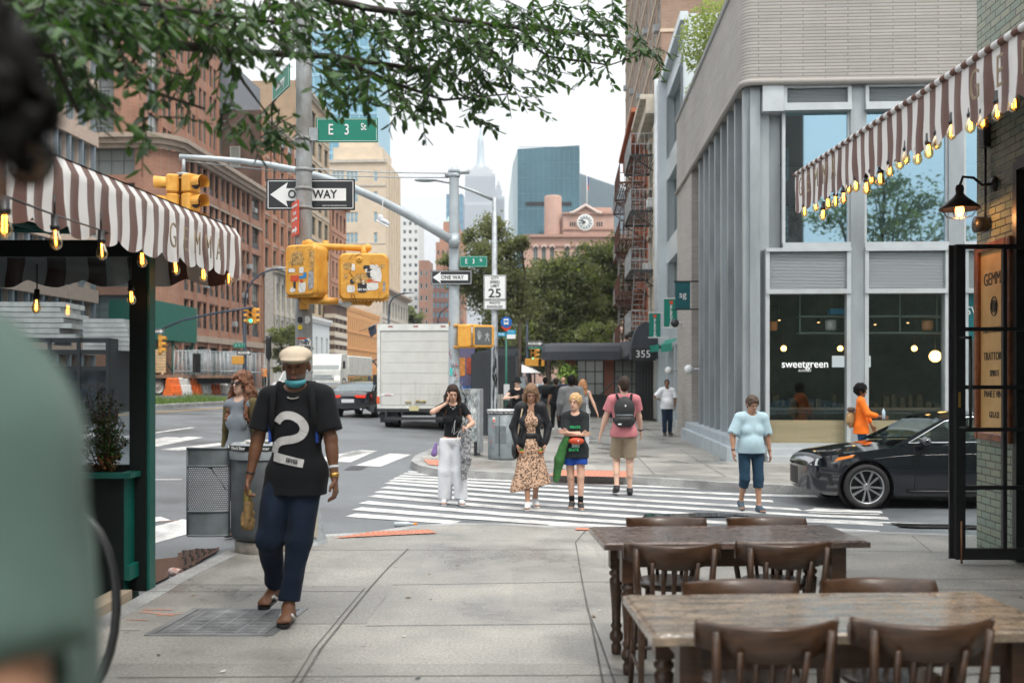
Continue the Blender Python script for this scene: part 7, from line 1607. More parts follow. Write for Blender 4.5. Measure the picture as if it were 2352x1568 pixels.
def van(label,p,rz,paint,name='van',cat='van',L_=4.9,H_=1.95,W_=1.9):
    t=thing(name,label,cat,p,rz);b=MB();hw=W_/2
    side=[(0,.3),(.0,.75),(.15,.95),(1.0,1.1),(1.75,H_-.05),(2.1,H_),(L_-.3,H_),(L_,H_-.4),(L_,.35),(L_-.1,.3)]
    n=len(side);s_=lambda z: hw*(1-.13*max(0,z-1.0));b.add([(x,-s_(z),z) for x,z in side]+[(x,s_(z),z) for x,z in side],[tuple(range(n-1,-1,-1)),tuple(range(n,2*n))]+[(i,(i+1) % n,n+(i+1) % n,n+i) for i in range(n)]);b.build('body',paint,t)
    b=MB();b.add([(1.02,-s_(1.1)*.9,1.13),(1.02,s_(1.1)*.9,1.13),(1.68,s_(1.8)*.9,H_-.1),(1.68,-s_(1.8)*.9,H_-.1)],[(0,1,2,3)]);b.v=[(x-.02,y,z+.012) for x,y,z in b.v];b.build('windshield',PANE,t)
    for s in (-1,1):
        b=MB();b.add([(1.3,s*(s_(1.2)+.01),1.12),(1.85,s*(s_(1.8)+.01),H_-.15),(L_-.6,s*(s_(1.8)+.01),H_-.15),(L_-.4,s*(s_(1.2)+.01),1.15)],[(0,1,2,3)]);b.build('side_window',PANE,t)
        b=MB();b.bbox((-.02,s*hw*.75-.17,.72),(.06,s*hw*.75+.17,.88),.01);b.build('headlight',mat('lamp_glass',(.6,.62,.62),.2),t)
        for x in (.85,L_-.9): wheel(t,(x,s*(hw-.1),.33),.33,.2,0,s=s)
    b=MB();b.box((-.015,-.5,.5),(.0,.5,.68));b.build('grille',INK,t);return t
WV=mat('white_car_paint',(.7,.71,.71),.2,coat=.6);SV=mat('silver_car_paint',(.4,.41,.42),.25,.5,coat=.5)
def ahead(px,d): X_=U(px,d);return (X_,d,gh(X_,d)-.14)
van('white van with a roof rack facing the camera left of the man in the cap',ahead(655,66),radians(78),WV)
van('white van parked facing the camera under the trees',ahead(1268,92),radians(86),WV,W_=2.0)
van('silver minivan behind the bus stop pole',ahead(1190,70),radians(87),SV,'minivan','car',4.4,1.5,1.8)
van('white car parked in the shade left of the bar',ahead(1300,105),radians(86),WV,'parked_car','car',4.4,1.45,1.8)
van('silver car in the row under the trees',ahead(1228,100),radians(86),SV,'parked_car','car',4.4,1.5,1.8)
van('dark van parked behind the street light',ahead(1163,48),radians(87),mat('dark_blue_paint',(.02,.03,.06),.2,coat=.7),'dark_van','van')
t=thing('cafe_umbrella','white cafe umbrella among the parked cars under the trees','umbrella',(U(1195,62),62,gh(.5,62)));b=MB();b.lathe([(1.3,2.1),(.7,2.4),(.02,2.65)],8,smooth=False);b.build('canopy',WHITE,t);b=MB();b.tube((0,0,0),(0,0,2.6),.03);b.build('pole',GALV,t)
# ---------------------------------------------------------------- trees
def leafmat(n,c,k=.24):
    m,tt,bs=nm(n);bs.inputs['Base Color'].default_value=c+(1,);bs.inputs['Roughness'].default_value=.45;tr=tt.nodes.new('ShaderNodeBsdfTranslucent');tr.inputs[0].default_value=(c[0]*1.8,c[1]*1.8,c[2],1);mx=tt.nodes.new('ShaderNodeMixShader');mx.inputs[0].default_value=k
    tt.links.new(bs.outputs[0],mx.inputs[1]);tt.links.new(tr.outputs[0],mx.inputs[2]);tt.links.new(mx.outputs[0],tt.nodes['Material Output'].inputs[0]);return m
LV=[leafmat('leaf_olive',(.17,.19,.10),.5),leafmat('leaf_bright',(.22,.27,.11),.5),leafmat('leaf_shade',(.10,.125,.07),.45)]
BARK=mat('bark',(.09,.07,.055),.9,var=.4,vs=5,bump=.5)
def tree(name,label,base,H_,crown,n,lf,seed,mats=None,trunk=.25,cat='tree',lean=0):
    """crown = list of (x, y, z, r) lobes in metres from the base"""
    rr=random.Random(seed);t=thing(name,label,cat,base);b=MB();tot=sum(c[3]**2 for c in crown)
    tp=MB();top=Vector((lean,0,H_*.45));tp.path([(0,0,-.3),(lean*.3,0,H_*.2),tuple(top)],[trunk,trunk*.75,trunk*.55],8)
    for c in crown:
        cc=Vector(c[:3]);r=c[3];mid=top.lerp(cc,.5)+Vector((rr.gauss(0,.2),0,rr.uniform(.1,.4)));tp.path([tuple(top),tuple(mid),tuple(cc)],[trunk*.4,trunk*.22,.03],6)
        for j in range(4): v=Vector((rr.gauss(0,1),rr.gauss(0,1),rr.gauss(.2,.8))).normalized()*r*.85;tp.path([tuple(mid),tuple(cc+v*.5),tuple(cc+v)],[trunk*.15,.03,.012],4)
        nc=max(6,int(n*r*r/tot/26))
        for j in range(nc):
            v=Vector((rr.gauss(0,1),rr.gauss(0,1),rr.gauss(0,1))).normalized()*r*rr.uniform(.35,1.05);v.z *= .8;mi=0 if rr.random() < .5 else (1 if rr.random() < .55 else 2);sp=r*rr.uniform(.13,.26)
            for q in range(26):
                w_=Vector((rr.gauss(0,1),rr.gauss(0,1),rr.gauss(0,.7)))*sp;p=cc+v+w_;s=lf*rr.uniform(.6,1.3)
                d1=Vector((rr.gauss(0,1),rr.gauss(0,1),rr.gauss(0,1))).normalized()*s;d2=d1.cross(Vector((rr.gauss(0,1),rr.gauss(0,1),rr.gauss(0,1)))).normalized()*s*.45
                b.add([p-d1,p+d2,p+d1,p-d2],[(0,1,2,3)],mi)
    tp.build('trunk',BARK,t);b.build('crown',mats or LV,t);return t
def ctree(label,px,d,ytop,blobs,n,lf,seed,**k):
    """blobs in photo pixels (x, y, r)"""
    X_=U(px,d);s=d/FPX;rr=random.Random(seed+50);gz=gh(X_,d)
    cr=[((x-px)*s,rr.uniform(-.5,.5)*r*s*1.2,PZ(y,d)-gz,r*s) for x,y,r in blobs];return tree('tree',label,(X_,d,gz),PZ(ytop,d)-gz,cr,n,lf,seed,**k)
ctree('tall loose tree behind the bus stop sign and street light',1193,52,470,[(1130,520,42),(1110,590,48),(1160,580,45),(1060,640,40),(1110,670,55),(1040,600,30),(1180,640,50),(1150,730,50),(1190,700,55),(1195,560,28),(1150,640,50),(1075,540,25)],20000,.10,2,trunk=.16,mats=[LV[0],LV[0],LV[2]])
ctree('broad olive tree in the middle below the clock building',1260,70,600,[(1240,640,45),(1290,620,48),(1330,630,48),(1270,700,62),(1330,700,60),(1240,770,55),(1300,780,60),(1215,700,40),(1350,770,50)],22000,.17,3,trunk=.25)
ctree('bushy tree against the fire escapes on the right',1390,76,560,[(1370,590,45),(1410,580,40),(1400,640,50),(1370,690,50),(1415,700,45),(1390,760,45),(1440,640,40)],16000,.17,4,trunk=.22,mats=[LV[1],LV[0],LV[2]])
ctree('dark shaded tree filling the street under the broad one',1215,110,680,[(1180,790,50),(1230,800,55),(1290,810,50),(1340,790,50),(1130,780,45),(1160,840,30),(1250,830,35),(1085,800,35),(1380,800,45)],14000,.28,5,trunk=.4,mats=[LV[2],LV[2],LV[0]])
ctree('small pale flowering tree above the bar awning',1370,62,740,[(1360,760,24),(1395,755,24),(1340,770,18),(1380,780,22)],2600,.09,6,trunk=.08,mats=[mat('pale_blossom_leaf',(.3,.33,.14),.6,var=.4,vs=2),LV[1],LV[1]])
ctree('young street tree before the cast iron front',655,92,750,[(640,775,24),(665,765,26),(685,790,24),(645,815,22),(670,825,22),(640,845,14),(705,800,14)],5000,.14,7,trunk=.12,mats=[LV[0],LV[1],LV[2]])
ctree('distant tree beside the white tower above the truck',940,190,690,[(935,722,24),(955,730,20),(920,735,16)],1800,.35,8,trunk=.3)
ctree('green tree between the truck and the brick towers',1010,120,760,[(1000,775,20),(1030,790,26),(1060,780,26),(1070,800,24)],3000,.2,9,trunk=.2,mats=[LV[1],LV[0],LV[0]])
bush('hedge','long green shrub bed on the avenue median left of the truck',tuple(Vector((U(835,84),84,gh(-12,84)))),2.2,1.5,.75,2200,.2,mat('hedge_green',(.07,.12,.03),.6,var=.45,vs=2),12,cat='hedge',droop=.1)
t=bush('roof_garden_tree','green leafy tree hanging over the roof of the storefront building',(5.12+SA*8+.75,29.8,10.6),1.35,1.2,1.25,3400,.16,LV[1],14,cat='tree',stem=(.06,.2))
bush('roof_garden_shrub','small leafy shrub spilling over the roof edge below the roof tree',(5.12+SA*10+.35,31.2,10.2),.55,.6,.45,900,.13,LV[1],15,cat='plant')
# ---------------------------------------------------------------- the leafy branches over the camera
rr=random.Random(21);t=thing('street_tree','street tree whose out of focus leafy branches hang across the top of the view','tree',(-3.7,2.3,0))
BR=MB();BR.path([(0,0,-.1),(.05,0,1.5),(.15,.1,3.0)],[.17,.14,.12],10)
O=Vector((-3.7,2.3,0));hub=Vector((.15,.1,3.0))+O
def W_(x,y,d): return P(x,y,d)
limbs=[([hub,W_(60,-60,3.4),W_(180,40,3.7),W_(330,95,4.0),W_(520,118,4.3),W_(760,130,4.7),W_(1000,165,5.2)],.035),([hub,W_(150,-150,3.6),W_(500,-60,4.2),W_(850,20,4.9),W_(1150,60,5.6),W_(1420,85,6.3)],.03),([W_(180,40,3.7),W_(260,150,3.8),W_(330,205,3.9),W_(470,250,4.1)],.016),([W_(520,118,4.3),W_(560,190,4.35),W_(620,270,4.4)],.010),([W_(760,130,4.7),W_(900,190,5.0),W_(1020,230,5.3),W_(1180,215,5.6)],.014),([hub,W_(-50,100,3.0),W_(120,130,3.2),W_(180,260,3.3)],.02),([W_(1150,60,5.6),W_(1260,130,5.9),W_(1400,150,6.3),W_(1520,110,6.7)],.010),([hub,W_(100,-30,3.2),W_(400,20,3.9),W_(700,60,4.5)],.02)]
twigs=[]
for pts,r in limbs:
    BR.path([p-O for p in pts],[r*(1-.7*i/(len(pts)-1)) for i in range(len(pts))],6)
LF=MB()
# leaf clusters: (x, y, spread x, spread y, depth, count)
cl=[(60,20,90,40,3.3,200),(150,40,90,50,3.5,150),(250,20,100,35,3.7,170),(140,150,50,60,3.4,60),(180,230,30,45,3.4,26),(300,120,60,50,3.8,30),(360,30,90,35,3.9,90),(360,260,40,50,3.9,24),(470,40,100,40,4.2,110),(540,120,70,50,4.3,60),(560,265,40,50,4.3,30),(590,330,20,22,4.3,10),(430,190,50,40,4.0,30),(640,50,100,50,4.5,120),(700,160,80,60,4.6,130),(670,265,60,40,4.6,50),(780,60,100,55,4.8,130),(820,180,80,60,4.8,130),(890,240,50,30,4.9,60),(690,300,20,20,4.6,8),(920,70,100,55,5.1,170),(960,170,80,60,5.2,120),(930,250,50,30,5.1,40),(1060,70,90,55,5.4,150),(1080,150,80,55,5.5,120),(1090,220,60,30,5.5,45),(1075,280,20,20,5.5,7),(1180,70,80,45,5.7,110),(1190,150,60,55,5.7,70),(1180,220,30,30,5.7,16),(1290,60,70,35,6.0,80),(1290,130,60,35,6.0,50),(1390,70,60,30,6.3,60),(1400,130,60,30,6.3,40),(1480,120,50,24,6.6,36),(520,5,200,20,4.2,120),(900,5,250,18,5.0,160),(150,0,150,15,3.4,80),(1250,10,120,12,5.9,30),(30,90,40,60,3.1,40)]
for (x,y,sx_,sy_,d,n) in cl:
    for k in range(max(3,int(n/5.6))):
        q=W_(x+rr.gauss(0,sx_*.55),y-12+rr.gauss(0,sy_*.5),d+rr.uniform(-.35,.35));dirv=Vector((rr.gauss(.3,.6),rr.gauss(0,.5),rr.gauss(-.45,.4))).normalized();Ls=rr.uniform(.14,.28)
        e_=q+dirv*Ls;ex=CX+FPX*(q.x+e_.x)/2/((q.y+e_.y)/2);ey=HY-FPX*((q.z+e_.z)/2-EYE)/q.y
        if (595 < ex < 740 and 140 < ey < 280) or (700 < ex < 890 and 245 < ey < 350) or ey > 345: continue
        BR.path([q-O,q+dirv*Ls*.5-O,e_-O-Vector((0,0,.02))],[.004,.003,.0015],4)
        for j in range(9):
            f=(j+.5)/9;s=-1 if j % 2 else 1;pp=q+dirv*Ls*f-O;sd2=dirv.cross(Vector((0,0,1)));sd2=sd2.normalized() if sd2.length > .01 else Vector((1,0,0))
            ld=(dirv*.6+sd2*s*.9+Vector((rr.gauss(0,.3),rr.gauss(0,.3),rr.gauss(-.25,.3)))).normalized();leaf(LF,pp,rr,rr.uniform(.04,.082),.026,.35,min(2,int(rr.random()*2.6)),ld)
BR.build('branches',mat('dark_bark',(.035,.028,.022),.9,var=.4,vs=8),t)
LF.build('leaves',[leafmat('near_leaf_dark',(.02,.055,.018)),leafmat('near_leaf_green',(.045,.11,.02)),leafmat('near_leaf_light',(.055,.11,.028),.35)],t)
# ---------------------------------------------------------------- tables and chairs
WD=mat('dark_stained_wood',(.050,.024,.012),.34,var=.45,vs=5,stretch=(.5,6,6),bump=.08,bs=30,spec=.5,coat=.12)
def wettop(name,c,c2):
    m,t,b=nm(name);n=t.nodes.new;l=t.links.new;tc=n('ShaderNodeTexCoord');mp=n('ShaderNodeMapping');mp.inputs['Scale'].default_value=(.8,9,1);l(tc.outputs['Object'],mp.inputs[0])
    a=n('ShaderNodeTexNoise');a.inputs['Scale'].default_value=3.2;a.inputs['Detail'].default_value=8;a.inputs['Roughness'].default_value=.75;l(mp.outputs[0],a.inputs['Vector']);r=n('ShaderNodeValToRGB');e=r.color_ramp.elements;e[0].position=.36;e[0].color=c2+(1,);e[1].position=.64;e[1].color=c+(1,);l(a.outputs['Fac'],r.inputs[0]);l(r.outputs[0],b.inputs['Base Color'])
    w_=n('ShaderNodeTexNoise');w_.inputs['Scale'].default_value=26;w_.inputs['Detail'].default_value=3;l(tc.outputs['Object'],w_.inputs['Vector']);q=n('ShaderNodeMapRange');q.inputs[1].default_value=.42;q.inputs[2].default_value=.58;q.inputs[3].default_value=.06;q.inputs[4].default_value=.45;l(w_.outputs['Fac'],q.inputs[0]);l(q.outputs[0],b.inputs['Roughness'])
    bp=n('ShaderNodeBump');bp.inputs['Strength'].default_value=.7;bp.inputs['Distance'].default_value=.006;l(w_.outputs['Fac'],bp.inputs['Height']);l(bp.outputs[0],b.inputs['Normal']);b.inputs['Coat Weight'].default_value=.5;b.inputs['Coat Roughness'].default_value=.1;return m
def table(label,p,rz,W_,D_,topm):
    t=thing('wooden_table',label,'table',p,rz,'outdoor dining tables');hw,hd=W_/2,D_/2
    b=MB();b.bbox((-hw,-hd,.722),(hw,hd,.752),.008);b.build('tabletop',topm,t)
    b=MB()
    for (x0,y0,x1,y1) in ((-hw-.012,-hd-.012,hw+.012,-hd+.0),(-hw-.012,hd,hw+.012,hd+.012),(-hw-.012,-hd,-hw,hd),(hw,-hd,hw+.012,hd)): b.box((x0,y0,.715),(x1,y1,.744))
    b.build('edge_moulding',topm,t)
    ix,iy=hw-.14,hd-.10;b=MB()
    for (x0,y0,x1,y1) in ((-ix,-iy-.01,ix,-iy+.015),(-ix,iy-.015,ix,iy+.01),(-ix-.01,-iy+.015,-ix+.015,iy-.015),(ix-.015,-iy+.015,ix+.01,iy-.015)): b.box((x0,y0,.60),(x1,y1,.7219))
    b.build('apron',WD,t)
    for sx_ in (-1,1):
        for sy_ in (-1,1):
            b=MB();x,y=sx_*ix,sy_*iy;b.box((x-.042,y-.042,.52),(x+.042,y+.042,.721))
            b.lathe([(.025,0),(.03,.01),(.032,.05),(.022,.07),(.04,.09),(.042,.12),(.028,.14),(.028,.155),(.036,.17),(.026,.19),(.03,.3),(.04,.42),(.042,.45),(.03,.465),(.043,.48),(.043,.495),(.03,.505),(.04,.52)],16,0,TR(x,y,0));b.build('leg',WD,t)
    return t
TT1=wettop('wet_reddish_tabletop',(.16,.11,.09),(.045,.032,.028));TT2=wettop('wet_weathered_tabletop',(.33,.25,.17),(.05,.048,.048))
table('wet reddish brown wooden table nearer the street',(1.235,5.83,0),radians(3.2),1.47,.62,TT1);table('wet weathered wooden table nearest the camera',(1.24,3.87,0),radians(2.5),1.50,.66,TT2)
def chair_proto():
    t=thing('wooden_chair','x','chair');b=MB();b.lathe([(.001,.43),(.19,.435),(.205,.445),(.205,.46),(.19,.47),(.06,.458),(.001,.456)],28);b.build('seat',WD,t)
    def curve(x): return .062*(x/.25)**2      # crest bends round the sitter
    b=MB();n=16;vs=[]
    for k in range(n+1):
        x=-.25+.5*k/n;y=-.235+curve(x)*1.7;hgt=.052+.012*cos(x*8);
        for dy,dz in ((-.013,-hgt),(.013,-hgt),(.016,0),(.011,hgt*.8),(0,hgt),(-.011,hgt*.8),(-.015,0)): vs.append((x,y+dy-.02*(dz > 0),(.755+.024*(x/.25)**2)+dz))
    b.add(vs,[(k*7+j,(k+1)*7+j,(k+1)*7+(j+1) % 7,k*7+(j+1) % 7) for k in range(n) for j in range(7)]+[tuple(range(6,-1,-1)),tuple(n*7+j for j in range(7))],0,True);b.build('crest_rail',WD,t)
    for s in (-1,1):
        b=MB();b.path([(s*.17,-.21,0),(s*.165,-.185,.44),(s*.19,-.205,.62),(s*.198,-.235,.80)],[.015,.018,.018,.014],8);b.build('rear_post',WD,t)
        b=MB();b.path([(s*.18,.16,0),(s*.15,.13,.44)],[.014,.019],8);b.build('leg',WD,t)
    b=MB()
    for k in range(5): x=-.11+k*.055;b.path([(x*.9,-.175,.455),(x,-.195,.6),(x*1.05,-.232,.73)],.0125,6)
    b.build('slats',WD,t);b=MB();b.tube((-.165,.145,.2),(.165,.145,.2),.01)
    for s in (-1,1): b.tube((s*.172,-.2,.17),(s*.172,.15,.17),.01)
    b.build('stretcher',WD,t);return t
ch=chair_proto();fst=[True]
for lb,px,d,crestoff,flip in (('brown chair on the camera side of the nearest table at left',1774,3.36,0,0),('brown chair on the camera side of the nearest table at right',2143,3.38,0,0),('brown chair on the street side of the nearest table at left',1693,4.33,0,1),('brown chair on the street side of the nearest table at right',2001,4.36,0,1),
                     ('brown chair on the camera side of the farther table at left',1552,5.0,0,0),('brown chair on the camera side of the farther table at right',1808,5.03,0,0),('lighter brown chair on the street side of the farther table at left',1525,6.3,0,1),('dark brown chair on the street side of the farther table at right',1754,6.3,0,1)):
    q=ch if fst[0] else dup(ch);fst[0]=False;q['label']=lb;q['group']='bentwood chairs at the outdoor tables'
    # chair back plane at depth d; the chair faces away from the camera (flip: toward it)
    X_=U(px,d);rz=(0 if not flip else pi)+radians(2.5)+R.uniform(-.05,.05);q.location=(X_,d+(.24 if not flip else -.24),0 if not flip else -.035);q.rotation_euler=(0,0,rz)
# ---------------------------------------------------------------- people: smooth bodies and clothes from distance fields
class Field:
    def __init__(s,lo,hi,h):
        s.lo=np.array(lo,float);s.h=h;n=np.ceil((np.array(hi)-s.lo)/h).astype(int)+1;s.n=n;s.f=np.full(tuple(n),.2,np.float32)
    def _sub(s,a,b):
        i0=np.maximum(0,np.floor((a-s.lo)/s.h).astype(int));i1=np.minimum(s.n,np.ceil((b-s.lo)/s.h).astype(int)+1)
        if (i1 <= i0).any(): return None
        g=[s.lo[k]+s.h*np.arange(i0[k],i1[k]) for k in range(3)]
        return tuple(slice(i0[k],i1[k]) for k in range(3)),np.meshgrid(*g,indexing='ij')
    def _mix(s,q,d,k,op):
        f=s.f[q]
        if op == 'u':
            h=np.clip(.5+.5*(f-d)/k,0,1) if k > 0 else (d < f)*1.0;s.f[q]=f*(1-h)+d*h-(k*h*(1-h) if k > 0 else 0)
        else:
            d=-d;h=np.clip(.5-.5*(f-d)/k,0,1) if k > 0 else (d > f)*1.0;s.f[q]=f*(1-h)+d*h+(k*h*(1-h) if k > 0 else 0)
    def cone(s,a,b,r0,r1=None,k=.02,op='u',flat=None):
        a=np.array(a,float);b=np.array(b,float);r1=r0 if r1 is None else r1;m=max(r0,r1)+k+.03
        z=s._sub(np.minimum(a,b)-m,np.maximum(a,b)+m)
        if z is None: return s
        q,(X,Y,Z)=z;v=b-a;L2=max(1e-9,(v*v).sum());px,py,pz=X-a[0],Y-a[1],Z-a[2]
        t=np.clip((px*v[0]+py*v[1]+pz*v[2])/L2,0,1);dx,dy,dz=px-t*v[0],py-t*v[1],pz-t*v[2]
        if flat: dy=dy/flat
        d=np.sqrt(dx*dx+dy*dy+dz*dz)-(r0+(r1-r0)*t);s._mix(q,d,k,op);return s
    def ell(s,c,r,k=.02,op='u',R=None):
        c=np.array(c,float);r=np.array(r,float);m=r.max()+k+.03;z=s._sub(c-m,c+m)
        if z is None: return s
        q,(X,Y,Z)=z;P_=[X-c[0],Y-c[1],Z-c[2]]
        if R is not None: P_=[sum(R[j][i]*P_[j] for j in range(3)) for i in range(3)]
        k0=np.sqrt(sum((P_[i]/r[i])**2 for i in range(3)));k1=np.sqrt(sum((P_[i]/r[i]**2)**2 for i in range(3)))+1e-6
        s._mix(q,k0*(k0-1)/k1,k,op);return s
    def cut(s,p,n,k=.004):    # keep the side the normal points away from
        g=[s.lo[i]+s.h*np.arange(s.n[i]) for i in range(3)];X,Y,Z=np.meshgrid(*g,indexing='ij');n=np.array(n,float);n /= np.linalg.norm(n)
        s.f=np.maximum(s.f,((X-p[0])*n[0]+(Y-p[1])*n[1]+(Z-p[2])*n[2]).astype(np.float32));return s
    def folds(s,amp,fr=(22,18,9),seed=0):   # creases: smooth random noise, stretched along one axis
        rg=np.random.RandomState(int(seed*7+3));out=0
        for o,w_ in ((1,1.0),(2.1,.55)):
            W_=[];I0=[];T=[]
            for k in range(3):
                c=3.0/fr[k]/o;x=s.h*np.arange(s.n[k])/c+rg.rand();i=np.floor(x).astype(int);t=x-i;t=t*t*(3-2*t);I0.append(i);T.append(t)
            G_=rg.uniform(-1,1,[i.max()+2 for i in I0])
            A=G_[I0[0]]*(1-T[0])[:,None,None]+G_[I0[0]+1]*T[0][:,None,None]
            A=A[:,I0[1]]*(1-T[1])[None,:,None]+A[:,I0[1]+1]*T[1][None,:,None]
            A=A[:,:,I0[2]]*(1-T[2])[None,None]+A[:,:,I0[2]+1]*T[2][None,None];out=out+A*w_
        s.f=s.f+(amp*1.7*out).astype(np.float32);return s
    def mesh(s,name,m,parent):
        f=s.f;S=f < 0;nx,ny,nz=f.shape;idx=np.full((nx-1,ny-1,nz-1),-1,np.int64);acc=np.zeros((nx-1,ny-1,nz-1,3));cnt=np.zeros((nx-1,ny-1,nz-1));quads=[]
        cr=[]
        for ax in range(3):
            a=[slice(None)]*3;b=[slice(None)]*3;a[ax]=slice(0,-1);b[ax]=slice(1,None);fa,fb=f[tuple(a)],f[tuple(b)];e=(fa < 0) != (fb < 0);I=np.argwhere(e);t=fa[e]/(fa[e]-fb[e]);pos=I.astype(float);pos[:,ax] += t
            o1,o2=[k for k in range(3) if k != ax]
            for d1 in (0,-1):
                for d2 in (0,-1):
                    J=I.copy();J[:,o1] += d1;J[:,o2] += d2;ok=(J >= 0).all(1) & (J < np.array([nx-1,ny-1,nz-1])).all(1);np.add.at(acc,tuple(J[ok].T),pos[ok]);np.add.at(cnt,tuple(J[ok].T),1)
            cr.append((ax,o1,o2,I,(fa[e] < 0)))
        act=cnt > 0;idx[act]=np.arange(act.sum());V=acc[act]/cnt[act][:,None]*s.h+s.lo
        for ax,o1,o2,I,sg in cr:
            ok=(I[:,o1] > 0) & (I[:,o2] > 0) & (I[:,o1] < idx.shape[o1]) & (I[:,o2] < idx.shape[o2]);I=I[ok];sg=sg[ok];q=[]
            for d1,d2 in ((0,0),(-1,0),(-1,-1),(0,-1)): J=I.copy();J[:,o1] += d1;J[:,o2] += d2;q.append(idx[tuple(J.T)])
            q=np.stack(q,1);fl=sg if ax != 1 else ~sg;q[~fl]=q[~fl][:,::-1];quads.append(q)
        Q=np.concatenate(quads) if quads else np.zeros((0,4),int);Q=Q[(Q >= 0).all(1)]
        me=bpy.data.meshes.new(name);me.vertices.add(len(V));me.vertices.foreach_set('co',V.ravel());me.loops.add(len(Q)*4);me.loops.foreach_set('vertex_index',Q.ravel().astype(np.int32));me.polygons.add(len(Q));me.polygons.foreach_set('loop_start',np.arange(len(Q),dtype=np.int32)*4);me.polygons.foreach_set('loop_total',np.full(len(Q),4,np.int32));me.update(calc_edges=True);me.validate()
        me.polygons.foreach_set('use_smooth',[True]*len(me.polygons));me.materials.append(m);o=bpy.data.objects.new(name,me);return link(o,parent)
def skin(n,c): return mat(n,c,.5,var=.08,vs=14,spec=.4)
SK={'dark': skin('skin_dark',(.17,.078,.042)),'brown': skin('skin_brown',(.22,.11,.065)),'tan': skin('skin_tan',(.42,.23,.15)),'fair': skin('skin_fair',(.60,.36,.26)),'light': skin('skin_light',(.62,.40,.30))}
LIPS=mat('lips',(.30,.10,.08),.5);EYEM=mat('eye_dark',(.02,.015,.012),.3)
def cloth(n,c,var=.10,rough=.88,bump=.12): return mat(n,c,rough,var=var,vs=7,bump=bump,bs=160,sheen=.04,spec=.25)
NP=lambda *a: np.array(a,float)
def ik(a,b,l1,l2,hint):
    a,b=np.array(a,float),np.array(b,float);v=b-a;d=np.linalg.norm(v);mx=(l1+l2)*.999
    if d > mx: b=a+v/d*mx;v=b-a;d=mx
    u=v/d;x=(l1*l1-l2*l2+d*d)/(2*d);h=sqrt(max(0,l1*l1-x*x));hn=np.array(hint,float);hn=hn-u*(hn@u);hn /= np.linalg.norm(hn)+1e-9;return a+u*x+hn*h,b
def person(label,loc,rz,H=1.75,res=.011,skn='fair',hair=None,feet=((.10,.02,.0),(-.10,-.02,0)),hands=None,elb=None,hd=(0,0),lean=0.0,top=None,bottom=None,shoes=None,build=1.0,bust=0.0,belly=0.0,hipw=1.0,extra=None,handpose=None,toes=(0,0),child=False,headk=1.0,yaw_sh=0.0,hcurl=(.5,.5),neckdrop=0.0,hoff=(0,0,0),fine=False):
    """figure facing -Y; +X is the image right when it faces the camera; feet/hands are (right of image, left of image)"""
    s=H/1.75;t=thing('person',label,'person',loc,rz);t.scale=(s,)*3;g=build;LG=.43,.42;UA,FA=.285,.25
    hipz=.93;feet=[NP(*f) for f in feet]
    sh=NP(0,-lean,1.435);S=[sh+NP(.172*g,yaw_sh*.05,0),sh+NP(-.172*g,-yaw_sh*.05,0)];hp=[NP(.088*hipw,0,hipz),NP(-.088*hipw,0,hipz)]
    K=[];A=[]
    for i in (0,1):
        an=feet[i]+NP(0,.03,.085+toes[i]*.10);k_,an=ik(hp[i],an,*LG,(0.05*(1-2*i),-1,.1));K.append(k_);A.append(an)
    hands=hands or [(.27,-.06,.86),(-.27,.02,.86)];elb=elb or [(.3,1,-.2),(-.3,1,-.2)];E=[];Wr=[]
    for i in (0,1): e_,w_=ik(S[i],hands[i],UA,FA,elb[i]);E.append(e_);Wr.append(w_)
    hc=sh+NP(0,-.012-lean*.25,.205);Rh=np.array((Matrix.Rotation(hd[0],3,'Z') @ Matrix.Rotation(hd[1],3,'X')))
    nk=sh+NP(*hoff)+NP(0,.005,.06-neckdrop);kk=headk
    def hp_(x,y,z): return nk+NP(0,0,.03)+Rh @ (NP(x,y,z+.115)*kk)
    lo,hi=NP(-.62,-.62,-.06),NP(.62,.55,1.92);pts=np.array(A+K+E+Wr+[sh]);lo[:2]=pts[:,:2].min(0)-.26;hi[:2]=pts[:,:2].max(0)+.26;lo[2]=-.03;B=Field(lo,hi,res)
    chest=NP(0,-lean*.72,1.27);wst=NP(0,-lean*.35,1.08);pel=NP(0,0,.95)
    def torso(F,o=0.0,k=.05):
        F.ell(chest,(.150*g+o,.098*g+o,.175+o),k);F.ell(wst+NP(0,-belly*.5,-.01),(.122*g+o+belly*.3,.090*g+o+belly*.6,.14+o),k);F.ell(pel,(.152*hipw*(.5+.5*g)+o,.105*hipw+o,.115+o),k)
        F.cone(S[0]+NP(-.02,0,.0),S[1]+NP(.02,0,.0),.062+o,.062+o,k);F.cone(sh+NP(.08,.01,.035),sh+NP(-.08,.01,.035),.04+o,.04+o,k)
        if bust: 
            for x in (-.075,.075): F.ell(chest+NP(x,-.075,-.03),(.065+o,bust+o,.065+o),.03)
        return F
    torso(B)
    B.cone(sh+NP(0,.012,0),nk+Rh @ NP(0,.012,.09),.054,.05,.03)
    # head
    B.ell(hp_(0,.008,.045),NP(.076,.094,.088)*kk,.02,R=Rh);B.ell(hp_(0,-.028,-.028),NP(.056,.062,.078)*kk,.03,R=Rh);B.ell(hp_(0,-.062,-.078),NP(.026,.022,.022)*kk,.03,R=Rh)
    B.cone(hp_(0,-.086,.022),hp_(0,-.108,-.014),.0085,.014,.012);B.ell(hp_(0,-.086,.04),NP(.05,.012,.010)*kk,.015,R=Rh);B.ell(hp_(0,-.088,-.042),NP(.022,.012,.009),.01,R=Rh)
    for x in (-1,1): B.ell(hp_(x*.030,-.094,.018),NP(.014,.012,.009)*kk,.006,'s',R=Rh);B.ell(hp_(x*.078,.012,.005),NP(.010,.02,.030)*kk,.006,R=Rh)
